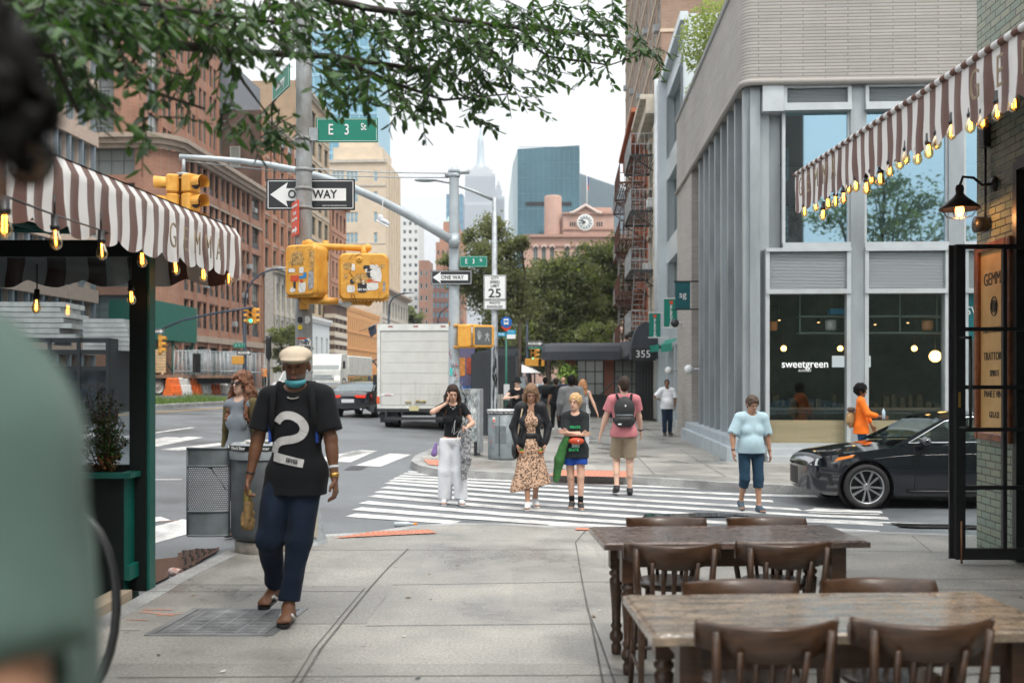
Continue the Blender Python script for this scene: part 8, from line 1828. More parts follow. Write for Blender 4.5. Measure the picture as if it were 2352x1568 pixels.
    for i in (0,1):
        sg=1-2*i;B.cone(hp[i],K[i],.082*hipw,.055,.04);md=K[i]*.7+A[i]*.3+NP(0,.018,0);B.cone(K[i],A[i],.050,.034,.03);B.cone(K[i]*.85+A[i]*.15+NP(0,.02,0),K[i]*.5+A[i]*.5+NP(0,.018,0),.046,.040,.03)
        tl=toes[i];ft=A[i]+NP(sg*.02,-.15,-.045-tl*.09);hl=A[i]+NP(0,.045,-.045+tl*.02);B.cone(A[i],hl+NP(0,-.01,0),.036,.03,.02);B.cone(A[i]+NP(0,-.02,-.01),ft,.036,.024,.03);B.cone(hl,ft,.028,.026,.03);B.ell(ft+NP(0,.005,-.004),(.042,.05,.020),.02)
        if fine:
            for q in range(5): p=ft+NP(sg*(q-2)*.016+.0,-.012+abs(q-(0 if sg < 0 else 0))*.004,-.004);B.cone(p,p+NP(0,-.032,-.004),.010,.009,.006)
        B.cone(S[i],E[i],.050*g,.039*g,.035);B.cone(E[i],Wr[i],.040*g,.025*g,.025);B.cone(E[i]*.75+Wr[i]*.25,E[i]*.55+Wr[i]*.45,.039*g,.034*g,.02)
        d=Wr[i]-E[i];d /= np.linalg.norm(d)
        if handpose and handpose[i] is not None: d=NP(*handpose[i]);d /= np.linalg.norm(d)
        pn=np.cross(d,NP(0,1,0));
        if abs(d[2]) < .5: pn=np.cross(d,NP(0,0,1))
        pn=pn/(np.linalg.norm(pn)+1e-6)*sg;wd=np.cross(pn,d);wd=wd if wd[1] < 0 else -wd;pc=Wr[i]+d*.05
        for q in (-1,0,1): B.cone(Wr[i]+d*.01+wd*q*.010,Wr[i]+d*.088+wd*q*.026,.016,.0125,.012)
        cu=hcurl[i];inw=-pn
        for q,L_ in enumerate((.068,.078,.074,.060)):
            b0=Wr[i]+d*.088+wd*(.030-q*.020);d1=d*cos(cu*.6)+inw*sin(cu*.6);b1=b0+d1*L_*.55;d2=d*cos(cu*1.6)+inw*sin(cu*1.6);B.cone(b0,b1,.0095,.009,.004);B.cone(b1,b1+d2*L_*.5,.009,.0078,.004)
        tb=Wr[i]+d*.035+wd*.030;t1=tb+(d*.7+wd*.6+inw*.4)*.038;B.cone(tb,t1,.013,.011,.01);B.cone(t1,t1+(d+inw*.5*cu)*.028,.0105,.009,.004)
    body=B.mesh('body',SK[skn],t)
    # face details
    for nm_,m_,items in (('eyes',EYEM,[(x*.029,-.0895,.018,.013,.006,.005) for x in (-1,1)]),('eyebrows',(hair or {}).get('brow') or EYEM,[(x*.030,-.094,.040,.018,.005,.0035) for x in (-1,1)]),('lips',LIPS,[(0,-.0975,-.045,.021,.007,.006)])):
        b=MB()
        for x,y,z,rx,ry,rz_ in items:
            c=hp_(x,y,z);M=Matrix.Translation(Vector(c)) @ Matrix(Rh.tolist()).to_4x4();b.ball((0,0,0),(rx,ry,rz_),5,M=M)
        b.build(nm_,m_,t)
    ctx=dict(t=t,S=S,E=E,W=Wr,K=K,A=A,hp=hp,hp_=hp_,Rh=Rh,sh=sh,chest=chest,pel=pel,lo=lo,hi=hi,torso=torso,res=res,g=g,nk=nk,wst=wst,g_=g)
    # clothes
    if top:
        F=Field(lo+NP(0,0,.75),hi,res);o=top.get('fit',.014);torso(F,o,.05);z0=top.get('hem',.84);fl=top.get('flare',0)
        bo=(bottom or {}).get('fit',.0)+.006 if z0 < .97 else 0;rh=.168*hipw+max(o,bo)+fl if z0 < .97 else .120*g+o;F.cone(NP(0,0,1.16),NP(0,0,z0-.04),.128*g+o,rh,.05,flat=.80 if z0 < .97 else .8)
        if z0 < .97: [F.cone(hp[i],hp[i]+(K[i]-hp[i])*.34,.082*hipw+bo+.008,.075*hipw+bo+.008,.04) for i in (0,1)]
        if belly: F.ell(wst+NP(0,-belly*.5,-.06),(.125*g+o+belly*.3,.09*g+o+belly*.7,.15+o),.05)
        if z0 < .97: F.ell(pel+NP(0,0,-.01),(.152*hipw*(.5+.5*g)+bo+.006,.108*hipw+bo+.004,.125+bo),.04)
        for i in (0,1):
            f_=top.get('sleeve',.6);so=top.get('so',.012+o*.6)
            if f_ <= 1: e2=S[i]+(E[i]-S[i])*min(1,f_);F.cone(S[i],e2,.052*g+so,.043*g+so*1.25+top.get('cuff',.006)*.7,.03)
            else: w2=E[i]+(Wr[i]-E[i])*(f_-1);F.cone(S[i],E[i],.054*g+so,.042*g+so*1.2,.03);F.cone(E[i],w2,.043*g+so*1.2,.028*g+so,.02)
            if 0 < f_ < .98:
                d=E[i]-S[i];Ln=np.linalg.norm(d);d /= Ln;gg=[F.lo[k]+F.h*np.arange(F.n[k]) for k in range(3)];X,Y,Z=np.meshgrid(*gg,indexing='ij');c=S[i]+d*Ln*f_;pl_=((X-c[0])*d[0]+(Y-c[1])*d[1]+(Z-c[2])*d[2]);r_=np.sqrt((X-c[0])**2+(Y-c[1])**2+(Z-c[2])**2);side=(r_*r_-pl_*pl_ < .085**2) & (X*(1-2*i) > .13*g)
                F.f=np.where((r_ < .16) & side,np.maximum(F.f,pl_),F.f).astype(np.float32)
        F.folds(top.get('folds',.0035),seed=len(label));F.cut((0,0,z0),(0,0,-1))
        nr=top.get('neck',.068);F.ell(sh+NP(0,-.035,.085),(nr,nr*1.05,.062+top.get('vneck',0)),.006,'s')
        if top.get('armhole'): [F.cone(S[i]+NP((1-2*i)*.03,0,.05),S[i]+NP((1-2*i)*.05,0,-.12),.065,.06,.01,'s') for i in (0,1)]
        if top.get('open'): F.cone(sh+NP(0,-.12-lean,.1),NP(0,-.14,.7),top['open'],top['open']*1.15,.02,'s')
        o_=F.mesh(top.get('name','shirt'),top['m'],t);ctx['top']=o_
    if bottom:
        F=Field(lo,NP(hi[0],hi[1],1.12),res);o=bottom.get('fit',.012);F.ell(pel+NP(0,0,.01),(.150*hipw*(.5+.5*g)+o,.104*hipw+o+belly*.4,.125),.04);F.cone(NP(0,0,.98),NP(0,0,1.03),.125+o,.118+o,.04,flat=.8);ln=bottom.get('len',1.9);fl=bottom.get('flare',0.0)
        for i in (0,1):
            if ln <= 1: e2=hp[i]+(K[i]-hp[i])*ln;F.cone(hp[i],e2,.082*hipw+o,.060+o+fl,.022);d=K[i]-hp[i];c=e2
            else: c=K[i]+(A[i]-K[i])*(ln-1);F.cone(hp[i],K[i],.082*hipw+o,.060+o+fl*.6,.022);F.cone(K[i],c,.060+o+fl*.6,bottom.get('hemr',.044)+o*.8+fl,.03);d=A[i]-K[i]
            d=d/np.linalg.norm(d);gg=[F.lo[k]+F.h*np.arange(F.n[k]) for k in range(3)];X,Y,Z=np.meshgrid(*gg,indexing='ij');pl_=((X-c[0])*d[0]+(Y-c[1])*d[1]+(Z-c[2])*d[2]);near=((X-c[0])**2+(Y-c[1])**2+(Z-c[2])**2) < .17**2
            F.f=np.where(near,np.maximum(F.f,pl_),F.f).astype(np.float32)
        F.folds(bottom.get('folds',.004),fr=(26,20,12),seed=len(label)+3);F.cut((0,0,bottom.get('waist',1.02)),(0,0,1));F.mesh(bottom.get('name','trousers'),bottom['m'],t)
    if shoes:
        for i in (0,1):
            sg=1-2*i;tl=toes[i];ft=A[i]+NP(sg*.02,-.155,-.040-tl*.09);hl=A[i]+NP(0,.045,-.040+tl*.02);F=Field(np.minimum(ft,hl)-.09,np.maximum(ft,hl)+.13,min(res,.009))
            F.cone(hl,ft,.036,.035,.02);F.cone(A[i]+NP(0,-.01,-.01),ft+NP(0,.02,0),.044,.03,.03);F.cone(A[i]+NP(0,0,shoes.get('h',.0)),hl,.045,.04,.02);dd=ft-hl;dd=dd/np.linalg.norm(dd);up_=np.cross(NP(1,0,0),dd);up_=up_ if up_[2] > 0 else -up_;F.cut(hl-up_*.036,-up_);F.cut(A[i]+NP(0,0,.025+shoes.get('h',0)),(0,0,1));o_=F.mesh('shoe',shoes['m'],t)
            b=MB();x0=Vector(hl);x1=Vector(ft);M=Matrix.Translation(x0) @ Vector(dd).to_track_quat('-Y','Z').to_matrix().to_4x4();L_=(x1-x0).length;b.prism([(.038*cos(a)*(.9 if sin(a) > 0 else 1.0),(.038*sin(a) if sin(a) > 0 else .042*sin(a)-L_)) for a in [2*pi*k/20 for k in range(20)]],-.040,-.024,M=M);b.build('sole',shoes.get('sole',shoes['m']),o_)
            if shoes.get('sock'): b=MB();a_=Vector(A[i]);k_=Vector(K[i]);b.tube(a_,a_.lerp(k_,.30),.042,.044,14);b.build('sock',shoes['sock'],t)
    if hair:
        F=Field(hp_(0,0,0)-NP(.27,.27,.52 if hair.get('long') else .16),hp_(0,0,0)+NP(.27,.27,.24),min(res,.009));v=hair.get('vol',.012)
        F.ell(hp_(0,.014,.052),NP(.078+v,.096+v,.092+v)*kk,.02,R=Rh);
        if hair.get('nape',1): F.ell(hp_(0,.055,-.02),NP(.066,.055,.06),.03,R=Rh)
        F.ell(hp_(0,-.085,hair.get('line',-.0)),NP(.066,.070,.072+hair.get('fh',0))*kk,.008,'s',R=Rh)
        if not hair.get('long'): [F.ell(hp_(x*.085,.0,-.03),NP(.03,.055,.05),.01,'s',R=Rh) for x in (-1,1)]
        L_=hair.get('long',0)
        if L_:
            w_=hair.get('w',.03);rr=random.Random(7)
            for x in (-1,1):
                for q in range(6):
                    ang=-.25+q*.42;a=hp_(x*.078*cos(ang*.3),-.05+q*.022,.04);m1=hp_(x*(.088+hair.get('out',0)),-.02+q*.022,-.07);e_=NP(x*(.10+hair.get('out',0)*1.4+.004*q),sh[1]-.075+q*.035,hp_(0,0,0)[2]-L_*rr.uniform(.85,1.05));F.cone(a,m1,.018,w_*.8,.02);F.cone(m1,e_,w_*.8,w_*.55,.02)
            F.cone(hp_(0,.07,0),NP(0,sh[1]+.10,hp_(0,0,0)[2]-L_*.95),.06,.045,.03);F.cone(hp_(.05,.06,0),NP(.07,sh[1]+.085,hp_(0,0,0)[2]-L_),.05,.035,.03);F.cone(hp_(-.05,.06,0),NP(-.07,sh[1]+.085,hp_(0,0,0)[2]-L_),.05,.035,.03)
            F.ell(hp_(0,-.105,-.035),NP(.052,.07,.095),.008,'s',R=Rh)
        F.folds(hair.get('curl',.0025),fr=hair.get('fr',(60,50,30)),seed=2);F.mesh('hair',hair['m'],t)
    if extra: extra(ctx)
    return t
def ringpath(c,d,r,n=16):
    d=Vector(d).normalized();q=d.to_track_quat('Z','Y');return [Vector(c)+q @ Vector((r*cos(2*pi*k/n),r*sin(2*pi*k/n),0)) for k in range(n+1)]
def band(ctx,i,f,m,name,r=.031,w_=.008):
    a,b_=Vector(ctx['E'][i]),Vector(ctx['W'][i]);c=a.lerp(b_,f);b=MB();d=(b_-a).normalized();b.path([c-d*w_,c+d*w_],r*ctx['g'],14);o=b.build(name,m,ctx['t']);return o
def on(px,py,off=0.0): g_=G(px,py,off);return (g_.x,g_.y,g_.z)
HB=mat('hair_dark_brown',(.030,.016,.010),.6,var=.5,vs=30,spec=.3,bump=.4,bs=90);HBL=mat('hair_black',(.007,.006,.006),.75,var=.3,vs=25,spec=.15,bump=.4,bs=90);HAUB=mat('hair_auburn',(.16,.060,.025),.6,var=.5,vs=22,bump=.6,bs=70);HLB=mat('hair_light_brown',(.18,.10,.05),.6,var=.5,vs=30,bump=.5,bs=90);HBLO=mat('hair_blond',(.50,.31,.14),.6,var=.45,vs=30,bump=.5,bs=90);HRED=mat('hair_strawberry',(.33,.15,.06),.5,var=.3,vs=18);HGREY=mat('hair_greying',(.09,.08,.075),.6,var=.4,vs=30)
BLK=cloth('black_cotton',(.007,.008,.010));NAVYC=cloth('navy_jersey',(.008,.016,.034),.25);WHT=cloth('white_cotton',(.66,.69,.72),.03);GOLDM=mat('gold',(.6,.36,.1),.3,.8);LEATH=mat('black_leather',(.012,.012,.013),.35)
# 1 -- man in black with the cap, walking toward the camera
CAPM=cloth('beige_cap_cloth',(.50,.42,.32),.08);MASK=mat('blue_face_mask',(.07,.32,.38),.8);PATCH=mat('white_applique',(.50,.50,.49),.85,var=.12,vs=12)
def man_extra(c):
    t,hp_,Rh=c['t'],c['hp_'],c['Rh']
    F=Field(hp_(0,0,0)-NP(.2,.2,.1),hp_(0,0,0)+NP(.2,.2,.24),.006);F.ell(hp_(0,-.005,.078),(.106,.126,.062),.01,R=Rh);F.ell(hp_(0,-.095,.062),(.080,.058,.018),.025,R=Rh);F.cut(hp_(0,0,.050),Rh @ NP(0,.12,-1));F.mesh('flat_cap',CAPM,t)
    F=Field(hp_(0,-.04,-.08)-.14,hp_(0,-.04,-.08)+.14,.006);F.ell(hp_(0,-.040,-.078),(.068,.070,.040),.01,R=Rh);F.ell(hp_(0,-.05,-.040),(.090,.085,.030),.006,'s',R=Rh);F.cut(hp_(0,.02,0),Rh @ NP(0,1,0));F.mesh('face_mask',MASK,t)
    F=Field(hp_(0,-.04,-.05)-.14,hp_(0,-.04,-.05)+.14,.006);F.ell(hp_(0,-.032,-.045),(.060,.068,.05),.01,R=Rh);F.ell(hp_(0,-.108,-.035),(.02,.02,.01),.004,'s',R=Rh);F.cut(hp_(0,0,-.022),Rh @ NP(0,.35,1));F.mesh('beard',mat('grey_beard',(.10,.075,.06),.8,var=.5,vs=60),t)
    # the big 2 on the shirt, laid on the shirt's surface
    top=c['top'];me=top.data;co=np.zeros(len(me.vertices)*3);me.vertices.foreach_get('co',co);co=co.reshape(-1,3);fr=co[co[:,1] < c['chest'][1]+.0]
    def yof(x,z): q=((fr[:,0]-x)**2+(fr[:,2]-z)**2);j=np.argsort(q)[:6];return float(fr[j,1].min())-.005
    b=MB();line=[(-.105,1.255),(-.085,1.30),(-.03,1.325),(.04,1.305),(.085,1.26),(.085,1.205),(.04,1.165),(-.03,1.16),(-.095,1.145),(-.115,1.10),(-.118,1.065)];wd_=.026
    pts=[]
    for k in range(len(line)-1):
        for q in range(5): f=q/5;pts.append((line[k][0]*(1-f)+line[k+1][0]*f,line[k][1]*(1-f)+line[k+1][1]*f))
    pts.append(line[-1]);sm=[(sum(p[0] for p in pts[max(0,i-3):i+4])/len(pts[max(0,i-3):i+4]),sum(p[1] for p in pts[max(0,i-3):i+4])/len(pts[max(0,i-3):i+4])) for i in range(len(pts))];vs=[]
    for i,p in enumerate(sm):
        a,d=sm[max(0,i-1)],sm[min(len(sm)-1,i+1)];tx,tz=d[0]-a[0],d[1]-a[1];L_=hypot(tx,tz)+1e-9;nx_,nz_=-tz/L_,tx/L_
        for o in (-1,1): x,z=p[0]+nx_*wd_*o,p[1]+nz_*wd_*o;vs.append((x,yof(x,z),z))
    b.add(vs,[(2*i,2*i+2,2*i+3,2*i+1) for i in range(len(sm)-1)]);
    ba=[(-.120,1.085),(-.120,1.025),(.080,.985),(.088,1.035)];g_=8;vs=[]
    for i in range(g_+1):
        for j in range(3): u_,v_=i/g_,j/2;x=(ba[0][0]*(1-v_)+ba[1][0]*v_)*(1-u_)+(ba[3][0]*(1-v_)+ba[2][0]*v_)*u_;z=(ba[0][1]*(1-v_)+ba[1][1]*v_)*(1-u_)+(ba[3][1]*(1-v_)+ba[2][1]*v_)*u_;vs.append((x,yof(x,z)-.001,z))
    b.add(vs,[(i*3+j,i*3+j+1,i*3+j+4,i*3+j+3) for i in range(g_) for j in range(2)]);b.build('number_patch',PATCH,top)
    yy=yof(.03,1.02);text('EEYES',.036,INK,top,TR(.012,yy-.006,1.028) @ Matrix.Rotation(radians(12),4,'Y'),bold=.02,sx=.85)
    for i in (0,1):   # backpack straps
        sg=1-2*i;p=[c['sh']+NP(sg*.105,.09,.06),c['sh']+NP(sg*.115,-.0,.085),c['sh']+NP(sg*.125,-.09,.02),c['chest']+NP(sg*.14,-.09,0),c['chest']+NP(sg*.15,-.03,-.12)];b=MB();b.path([Vector(q) for q in p],.02,6);b.build('strap',BLK,t)
        b=MB();q=c['chest']+NP(sg*.155,-.06,-.07);b.bbox(tuple(q-NP(.008,.02,.06)),tuple(q+NP(.008,.02,.06)),.003);b.build('blue_lining',mat('royal_blue',(.01,.06,.35),.7),t)
    F=Field(c['chest']-NP(.25,.05,.35),c['chest']+NP(.25,.36,.28),.012);F.ell(c['chest']+NP(0,.16,.0),(.15,.09,.22),.02);F.mesh('backpack',BLK,t)
    b=MB();ch=[c['nk']+NP(.062*cos(a),-.02-.062*sin(a)-.02*(sin(a)),.01-.055*max(0,sin(a))) for a in [pi*k/22 for k in range(23)]];[b.ball(tuple(p),.0055,4) for p in ch];b.build('necklace',mat('bead_silver',(.35,.33,.3),.4,.6),t)
    band(c,0,.72,WHT,'wristband',.032);band(c,0,.93,GOLDM,'watch',.031,.012);band(c,1,.90,INK,'bracelet',.029,.005)
    for i in (0,1):   # flip-flops
        A_=c['A'][i];sg=1-2*i;tl=(1.0,0)[i] if False else c['toes'][i] if 'toes' in c else 0;hl=A_+NP(0,.05,-.078+tl*.02);ft=A_+NP(sg*.02,-.19,-.078-tl*.105);dd=Vector(ft-hl);M=Matrix.Translation(Vector(hl)) @ dd.normalized().to_track_quat('-Y','Z').to_matrix().to_4x4();L_=dd.length
        b=MB();b.prism([((.046 if sin(a) < 0 else .036)*cos(a),(.036*sin(a) if sin(a) > 0 else .045*sin(a)-L_+.03)) for a in [2*pi*k/24 for k in range(24)]],-.006,.014,M=M);o=b.build('sandal',LEATH,t)
        b=MB();
        for q in (-1,1): b.path([M @ Vector((q*.042,-L_*.42,.012)),M @ Vector((q*.034,-L_*.58,.045)),M @ Vector((0,-L_*.80,.038))],.013,6)
        b.build('sandal_strap',mat('sandal_white',(.62,.62,.6),.6),o)
gm=on(680,1425);MANROT=radians(-4)
man=person('man in a beige flat cap and black shirt with a big white 2, mask lowered',(gm[0]-.02,6.93,0),MANROT,1.87,.0085,'dark',None,feet=((-.015,-.16,.0),(-.185,.10,.06)),toes=(0,.25),hands=[(.285,-.10,.86),(-.31,-.04,.87)],elb=[(.9,.5,-.1),(-.9,.4,-.1)],hcurl=(.7,1.1),hd=(radians(6),radians(8)),neckdrop=.028,headk=1.07,top=dict(m=BLK,fit=.016,sleeve=.80,hem=.80,neck=.080,folds=.006,flare=.0,cuff=.016),bottom=dict(m=NAVYC,fit=.020,len=1.90,folds=.009,hemr=.038,flare=.012,name='sweatpants'),build=1.02,extra=lambda c: (c.update(toes=(0,.25)),man_extra(c)),fine=True)
# the paper bag with a bottle held in his hand
hw_=Matrix.Translation(man.location) @ RZ(MANROT) @ Matrix.Scale(1.87/1.75,4) @ Vector((-.31,-.045,.79))
t=thing('paper_bag','crumpled brown paper bag round a can held by the man in black','bag',hw_);F=Field((-.08,-.08,-.26),(.08,.08,.08),.006);F.cone((0,0,-.20),(0,0,-.06),.05,.036,.02);F.folds(.007,fr=(70,60,50),seed=3);F.cut((0,0,-.235),(0,0,-1));F.mesh('bag',mat('brown_paper',(.24,.15,.06),.75,var=.35,vs=18),t);b=MB();b.lathe([(.001,-.05),(.027,-.05),(.027,.03),(.022,.04),(.001,.04)],14);b.build('can',mat('gold_can',(.5,.4,.12),.35,.4),t)
# 2 -- woman with long curly hair and sunglasses
def cw_extra(c):
    hp_,Rh,t=c['hp_'],c['Rh'],c['t'];M4=Matrix(Rh.tolist()).to_4x4();b=MB()
    for x in (-1,1): b.ball((0,0,0),(.027,.006,.022),7,M=Matrix.Translation(Vector(hp_(x*.031,-.103,.016))) @ M4);b.path([Vector(hp_(x*.055,-.10,.022)),Vector(hp_(x*.08,0,.018))],.003,4)
    b.path([Vector(hp_(-.01,-.108,.022)),Vector(hp_(.01,-.108,.022))],.003,4);b.build('sunglasses',mat('sunglass_lens',(.02,.008,.008),.1),t)
    top=c['top']
    for i in (0,1):
        F=Field(c['lo']+NP(0,0,.6),c['hi'],.012);F.cone(c['S'][i]+NP((1-2*i)*.0,0,.012),c['E'][i],.068,.054,.03);F.cone(c['E'][i],c['E'][i]*.25+c['W'][i]*.75,.048,.036,.02);F.folds(.003);F.mesh('sleeve',cloth('olive_jersey',(.13,.105,.045)),top)
person('woman with curly auburn hair, sunglasses and a grey shirt with olive sleeves',(U(553,10.9),10.9,gh(-3,10.9)-.12),radians(-24),1.77,.011,'light',dict(m=HAUB,long=.40,vol=.022,out=.02,w=.038,curl=.010,fr=(110,110,80)),hd=(radians(-6),radians(-4)),top=dict(m=cloth('grey_marl',(.22,.25,.28)),fit=.008,sleeve=.12,hem=.92,neck=.07,name='shirt'),bottom=dict(m=cloth('charcoal_leggings',(.02,.022,.028)),fit=.004,len=1.9),shoes=dict(m=BLK),bust=.02,build=.88,hands=[(.24,.02,.86),(-.25,-.0,.85)],extra=cw_extra,feet=((.09,0,0),(-.09,.05,0)))
# 3 -- girl in white trousers looking at a phone
def girl_extra(c):
    t=c['t'];w_=c['W'][0];b=MB();p=Vector(w_)+Vector((-.03,-.075,.035));b.bbox((-.075,-.036,-.004),(.075,.036,.004),.003,M=Matrix.Translation(p) @ Matrix.Rotation(radians(-18),4,'Y'));b.build('phone',INK,t)
    b=MB();q=[p,p+Vector((-.05,-.02,-.08)),p+Vector((-.09,0,-.2)),p+Vector((-.13,0,-.17)),p+Vector((-.08,-.03,-.26)),p+Vector((-.06,0,-.12)),p+Vector((-.02,0,-.26)),p+Vector((-.10,0,-.22))];b.path(q,.004,4);b.path([p,p+Vector((-.12,0,-.1)),Vector(c['chest'])+Vector((.03,-.14,-.02)),Vector(c['chest'])+Vector((-.02,-.13,-.2))],.003,4);b.build('earphone_cable',SIGNWHITE,t)
    F=Field(w_+NP(-.14,-.14,-.78),w_+NP(.16,.18,.08),.012);F.cone(w_+NP(.02,.03,-.04),w_+NP(.03,.03,-.42),.065,.085,.03);F.cone(w_+NP(.03,.03,-.42),w_+NP(.0,.03,-.70),.075,.035,.03);F.folds(.012,fr=(90,80,40));F.mesh('scarf',mat('black_white_tweed',(.45,.46,.48),.9,col2=(.015,.015,.018),vs=38,var=.1),t)
    F=Field(NP(-.36,-.1,.66),NP(-.14,.12,1.0),.01);F.cone((-.24,0,.90),(-.27,-.01,.76),.025,.05,.02);F.folds(.006,fr=(60,50,20));F.mesh('purple_cloth',cloth('lilac_cloth',(.20,.13,.32)),t)
    b=MB();b.path([Vector(c['nk'])+Vector((.055*cos(a),-.04-.05*sin(a),.015-.085*max(0,sin(a)))) for a in [pi*k/14 for k in range(15)]],.0018,4);b.ball(tuple(Vector(c['nk'])+Vector((0,-.10,-.085))),.008,4);b.build('necklace',mat('silver',(.6,.6,.58),.3,.8),t);band(c,1,.88,mat('silver2',(.6,.6,.58),.3,.8),'bracelet',.027,.004)
px_,py_=1040,1158;g_=G(px_,py_,-.14)
person('girl in a black top and wide white trousers looking at her phone',(g_.x,g_.y-.02,g_.z),radians(6),1.67,.011,'fair',dict(m=HB,long=.40,vol=.014,out=.01,w=.032,curl=.004,fr=(40,40,10)),feet=((.115,-.07,0),(-.115,.02,0)),hands=[(.15,-.27,1.12),(-.10,-.16,1.50)],elb=[(.9,.2,-.6),(-.9,-.5,-.5)],handpose=[(-.25,-1,.25),(.35,.0,.9)],hd=(radians(2),radians(20)),top=dict(m=BLK,fit=.007,sleeve=.52,hem=1.00,neck=.072,folds=.002,flare=-.02),bottom=dict(m=cloth('white_parachute_cotton',(.68,.70,.74),.04),fit=.022,len=1.98,flare=.036,hemr=.05,folds=.006,waist=.985,name='wide_trousers'),shoes=dict(m=WHT),bust=.045,build=.84,extra=girl_extra)
# 4 -- woman in the leopard print dress
def leopard():
    m,t,b=nm('leopard_print');n=t.nodes.new;l=t.links.new;tc=n('ShaderNodeTexCoord');nz=n('ShaderNodeTexNoise');nz.inputs['Scale'].default_value=24;l(tc.outputs['Object'],nz.inputs['Vector']);mx=n('ShaderNodeMix');mx.data_type='RGBA';mx.inputs[0].default_value=.06;l(tc.outputs['Object'],mx.inputs[6]);l(nz.outputs['Color'],mx.inputs[7])
    v=n('ShaderNodeTexVoronoi');v.inputs['Scale'].default_value=40;l(mx.outputs[2],v.inputs['Vector']);r=n('ShaderNodeValToRGB');e=r.color_ramp.elements;r.color_ramp.interpolation='CONSTANT';e[0].position=0;e[0].color=(.30,.14,.06,1);e[1].position=.26;e[1].color=(.022,.014,.012,1);q=e.new(.46);q.color=(.58,.38,.26,1);l(v.outputs['Distance'],r.inputs[0]);l(r.outputs[0],b.inputs['Base Color']);b.inputs['Roughness'].default_value=.75;return m
LEO=leopard()
def leo_extra(c):
    t=c['t'];F=Field(c['lo']-NP(.12,.12,0),NP(c['hi'][0]+.12,c['hi'][1]+.12,1.5),.011)
    F.cone((0,0,1.02),(0,0,.86),.115,.165,.05,flat=.8);F.cone((0,0,.88),(.0,.01,.34),.165,.255,.05,flat=.72);F.cone((.08,.02,.6),(.17,.05,.32),.12,.13,.05);F.cone((-.08,-.02,.6),(-.16,-.03,.26),.12,.13,.05);F.folds(.010,fr=(46,36,5),seed=4);F.cut((0,0,.30),(.22,0,-1));F.cut((0,0,1.06),(0,0,1));F.cone((.03,-.32,.16),(.0,-.24,.52),.085,.01,.01,'s');F.mesh('skirt',LEO,t)
    b=MB();b.lathe([(.136,1.0),(.14,1.01),(.136,1.075),(.13,1.08)],24,0,Matrix.Diagonal((1,.84,1,1)));b.build('belt',LEATH,t)
    F=Field(c['lo']+NP(0,0,.6),c['hi'],.011);c['torso'](F,.030,.05);F.cone((0,.01,.95),(0,.01,.80),.165,.185,.05,flat=.8)
    for i in (0,1): F.cone(c['S'][i],c['E'][i],.070,.058,.03);F.cone(c['E'][i],c['W'][i],.056,.042,.02)
    F.folds(.006,fr=(30,25,18));F.cut((0,0,.80),(0,0,-1));F.ell(c['sh']+NP(0,-.03,.09),(.075,.08,.07),.01,'s');F.cone(c['sh']+NP(0,-.14,.05),(0,-.19,.74),.085,.125,.02,'s');o=F.mesh('jacket',cloth('black_nylon',(.014,.015,.018),rough=.45),t)
    for s in (-1,1):
        for k,(cc,zz_) in enumerate((('rib_green',.845),('rib_yellow',.825),('rib_red',.805))): b=MB();b.path([(s*.115,-.155,zz_),(s*.16,-.11,zz_),(s*.185,-.03,zz_),(s*.18,.05,zz_)],.0105,6);b.build('cuff_stripe',mat(cc+str(s),((.02,.22,.07),(.7,.42,.03),(.55,.05,.03))[k],.8),o)
    b=MB();b.path([Vector(c['sh'])+Vector((-.11,.03,.06)),Vector(c['sh'])+Vector((-.125,-.10,-.02)),(-.18,-.08,1.1),(-.20,-.03,.92)],.012,5);b.build('bag_strap',mat('beige_strap',(.45,.36,.25),.7),t);F=Field(NP(-.36,-.14,.66),NP(-.12,.14,.98),.012);F.ell((-.225,.0,.82),(.05,.09,.12),.02);F.mesh('handbag',LEATH,t)
    for i in (0,1):
        for s in (0,1): pass
px_,py_=1219,1168;g_=G(px_,py_,-.14)
person('woman in a leopard print dress and open black jacket looking down',(g_.x,g_.y+.0,g_.z),radians(2),1.72,.011,'tan',dict(m=HLB,long=.23,vol=.012,out=.0,w=.028,curl=.006,fr=(60,50,40)),feet=((.07,.12,.01),(-.045,-.16,0)),toes=(.3,0),hands=[(.20,-.09,.93),(-.20,-.09,.93)],elb=[(.9,.5,0),(-.9,.5,0)],hd=(0,radians(28)),lean=.03,top=dict(m=LEO,fit=.006,sleeve=.2,hem=.98,neck=.075,vneck=.08,name='bodice'),shoes=dict(m=WHT,sole=SIGNWHITE),bust=.045,build=.88,extra=leo_extra)
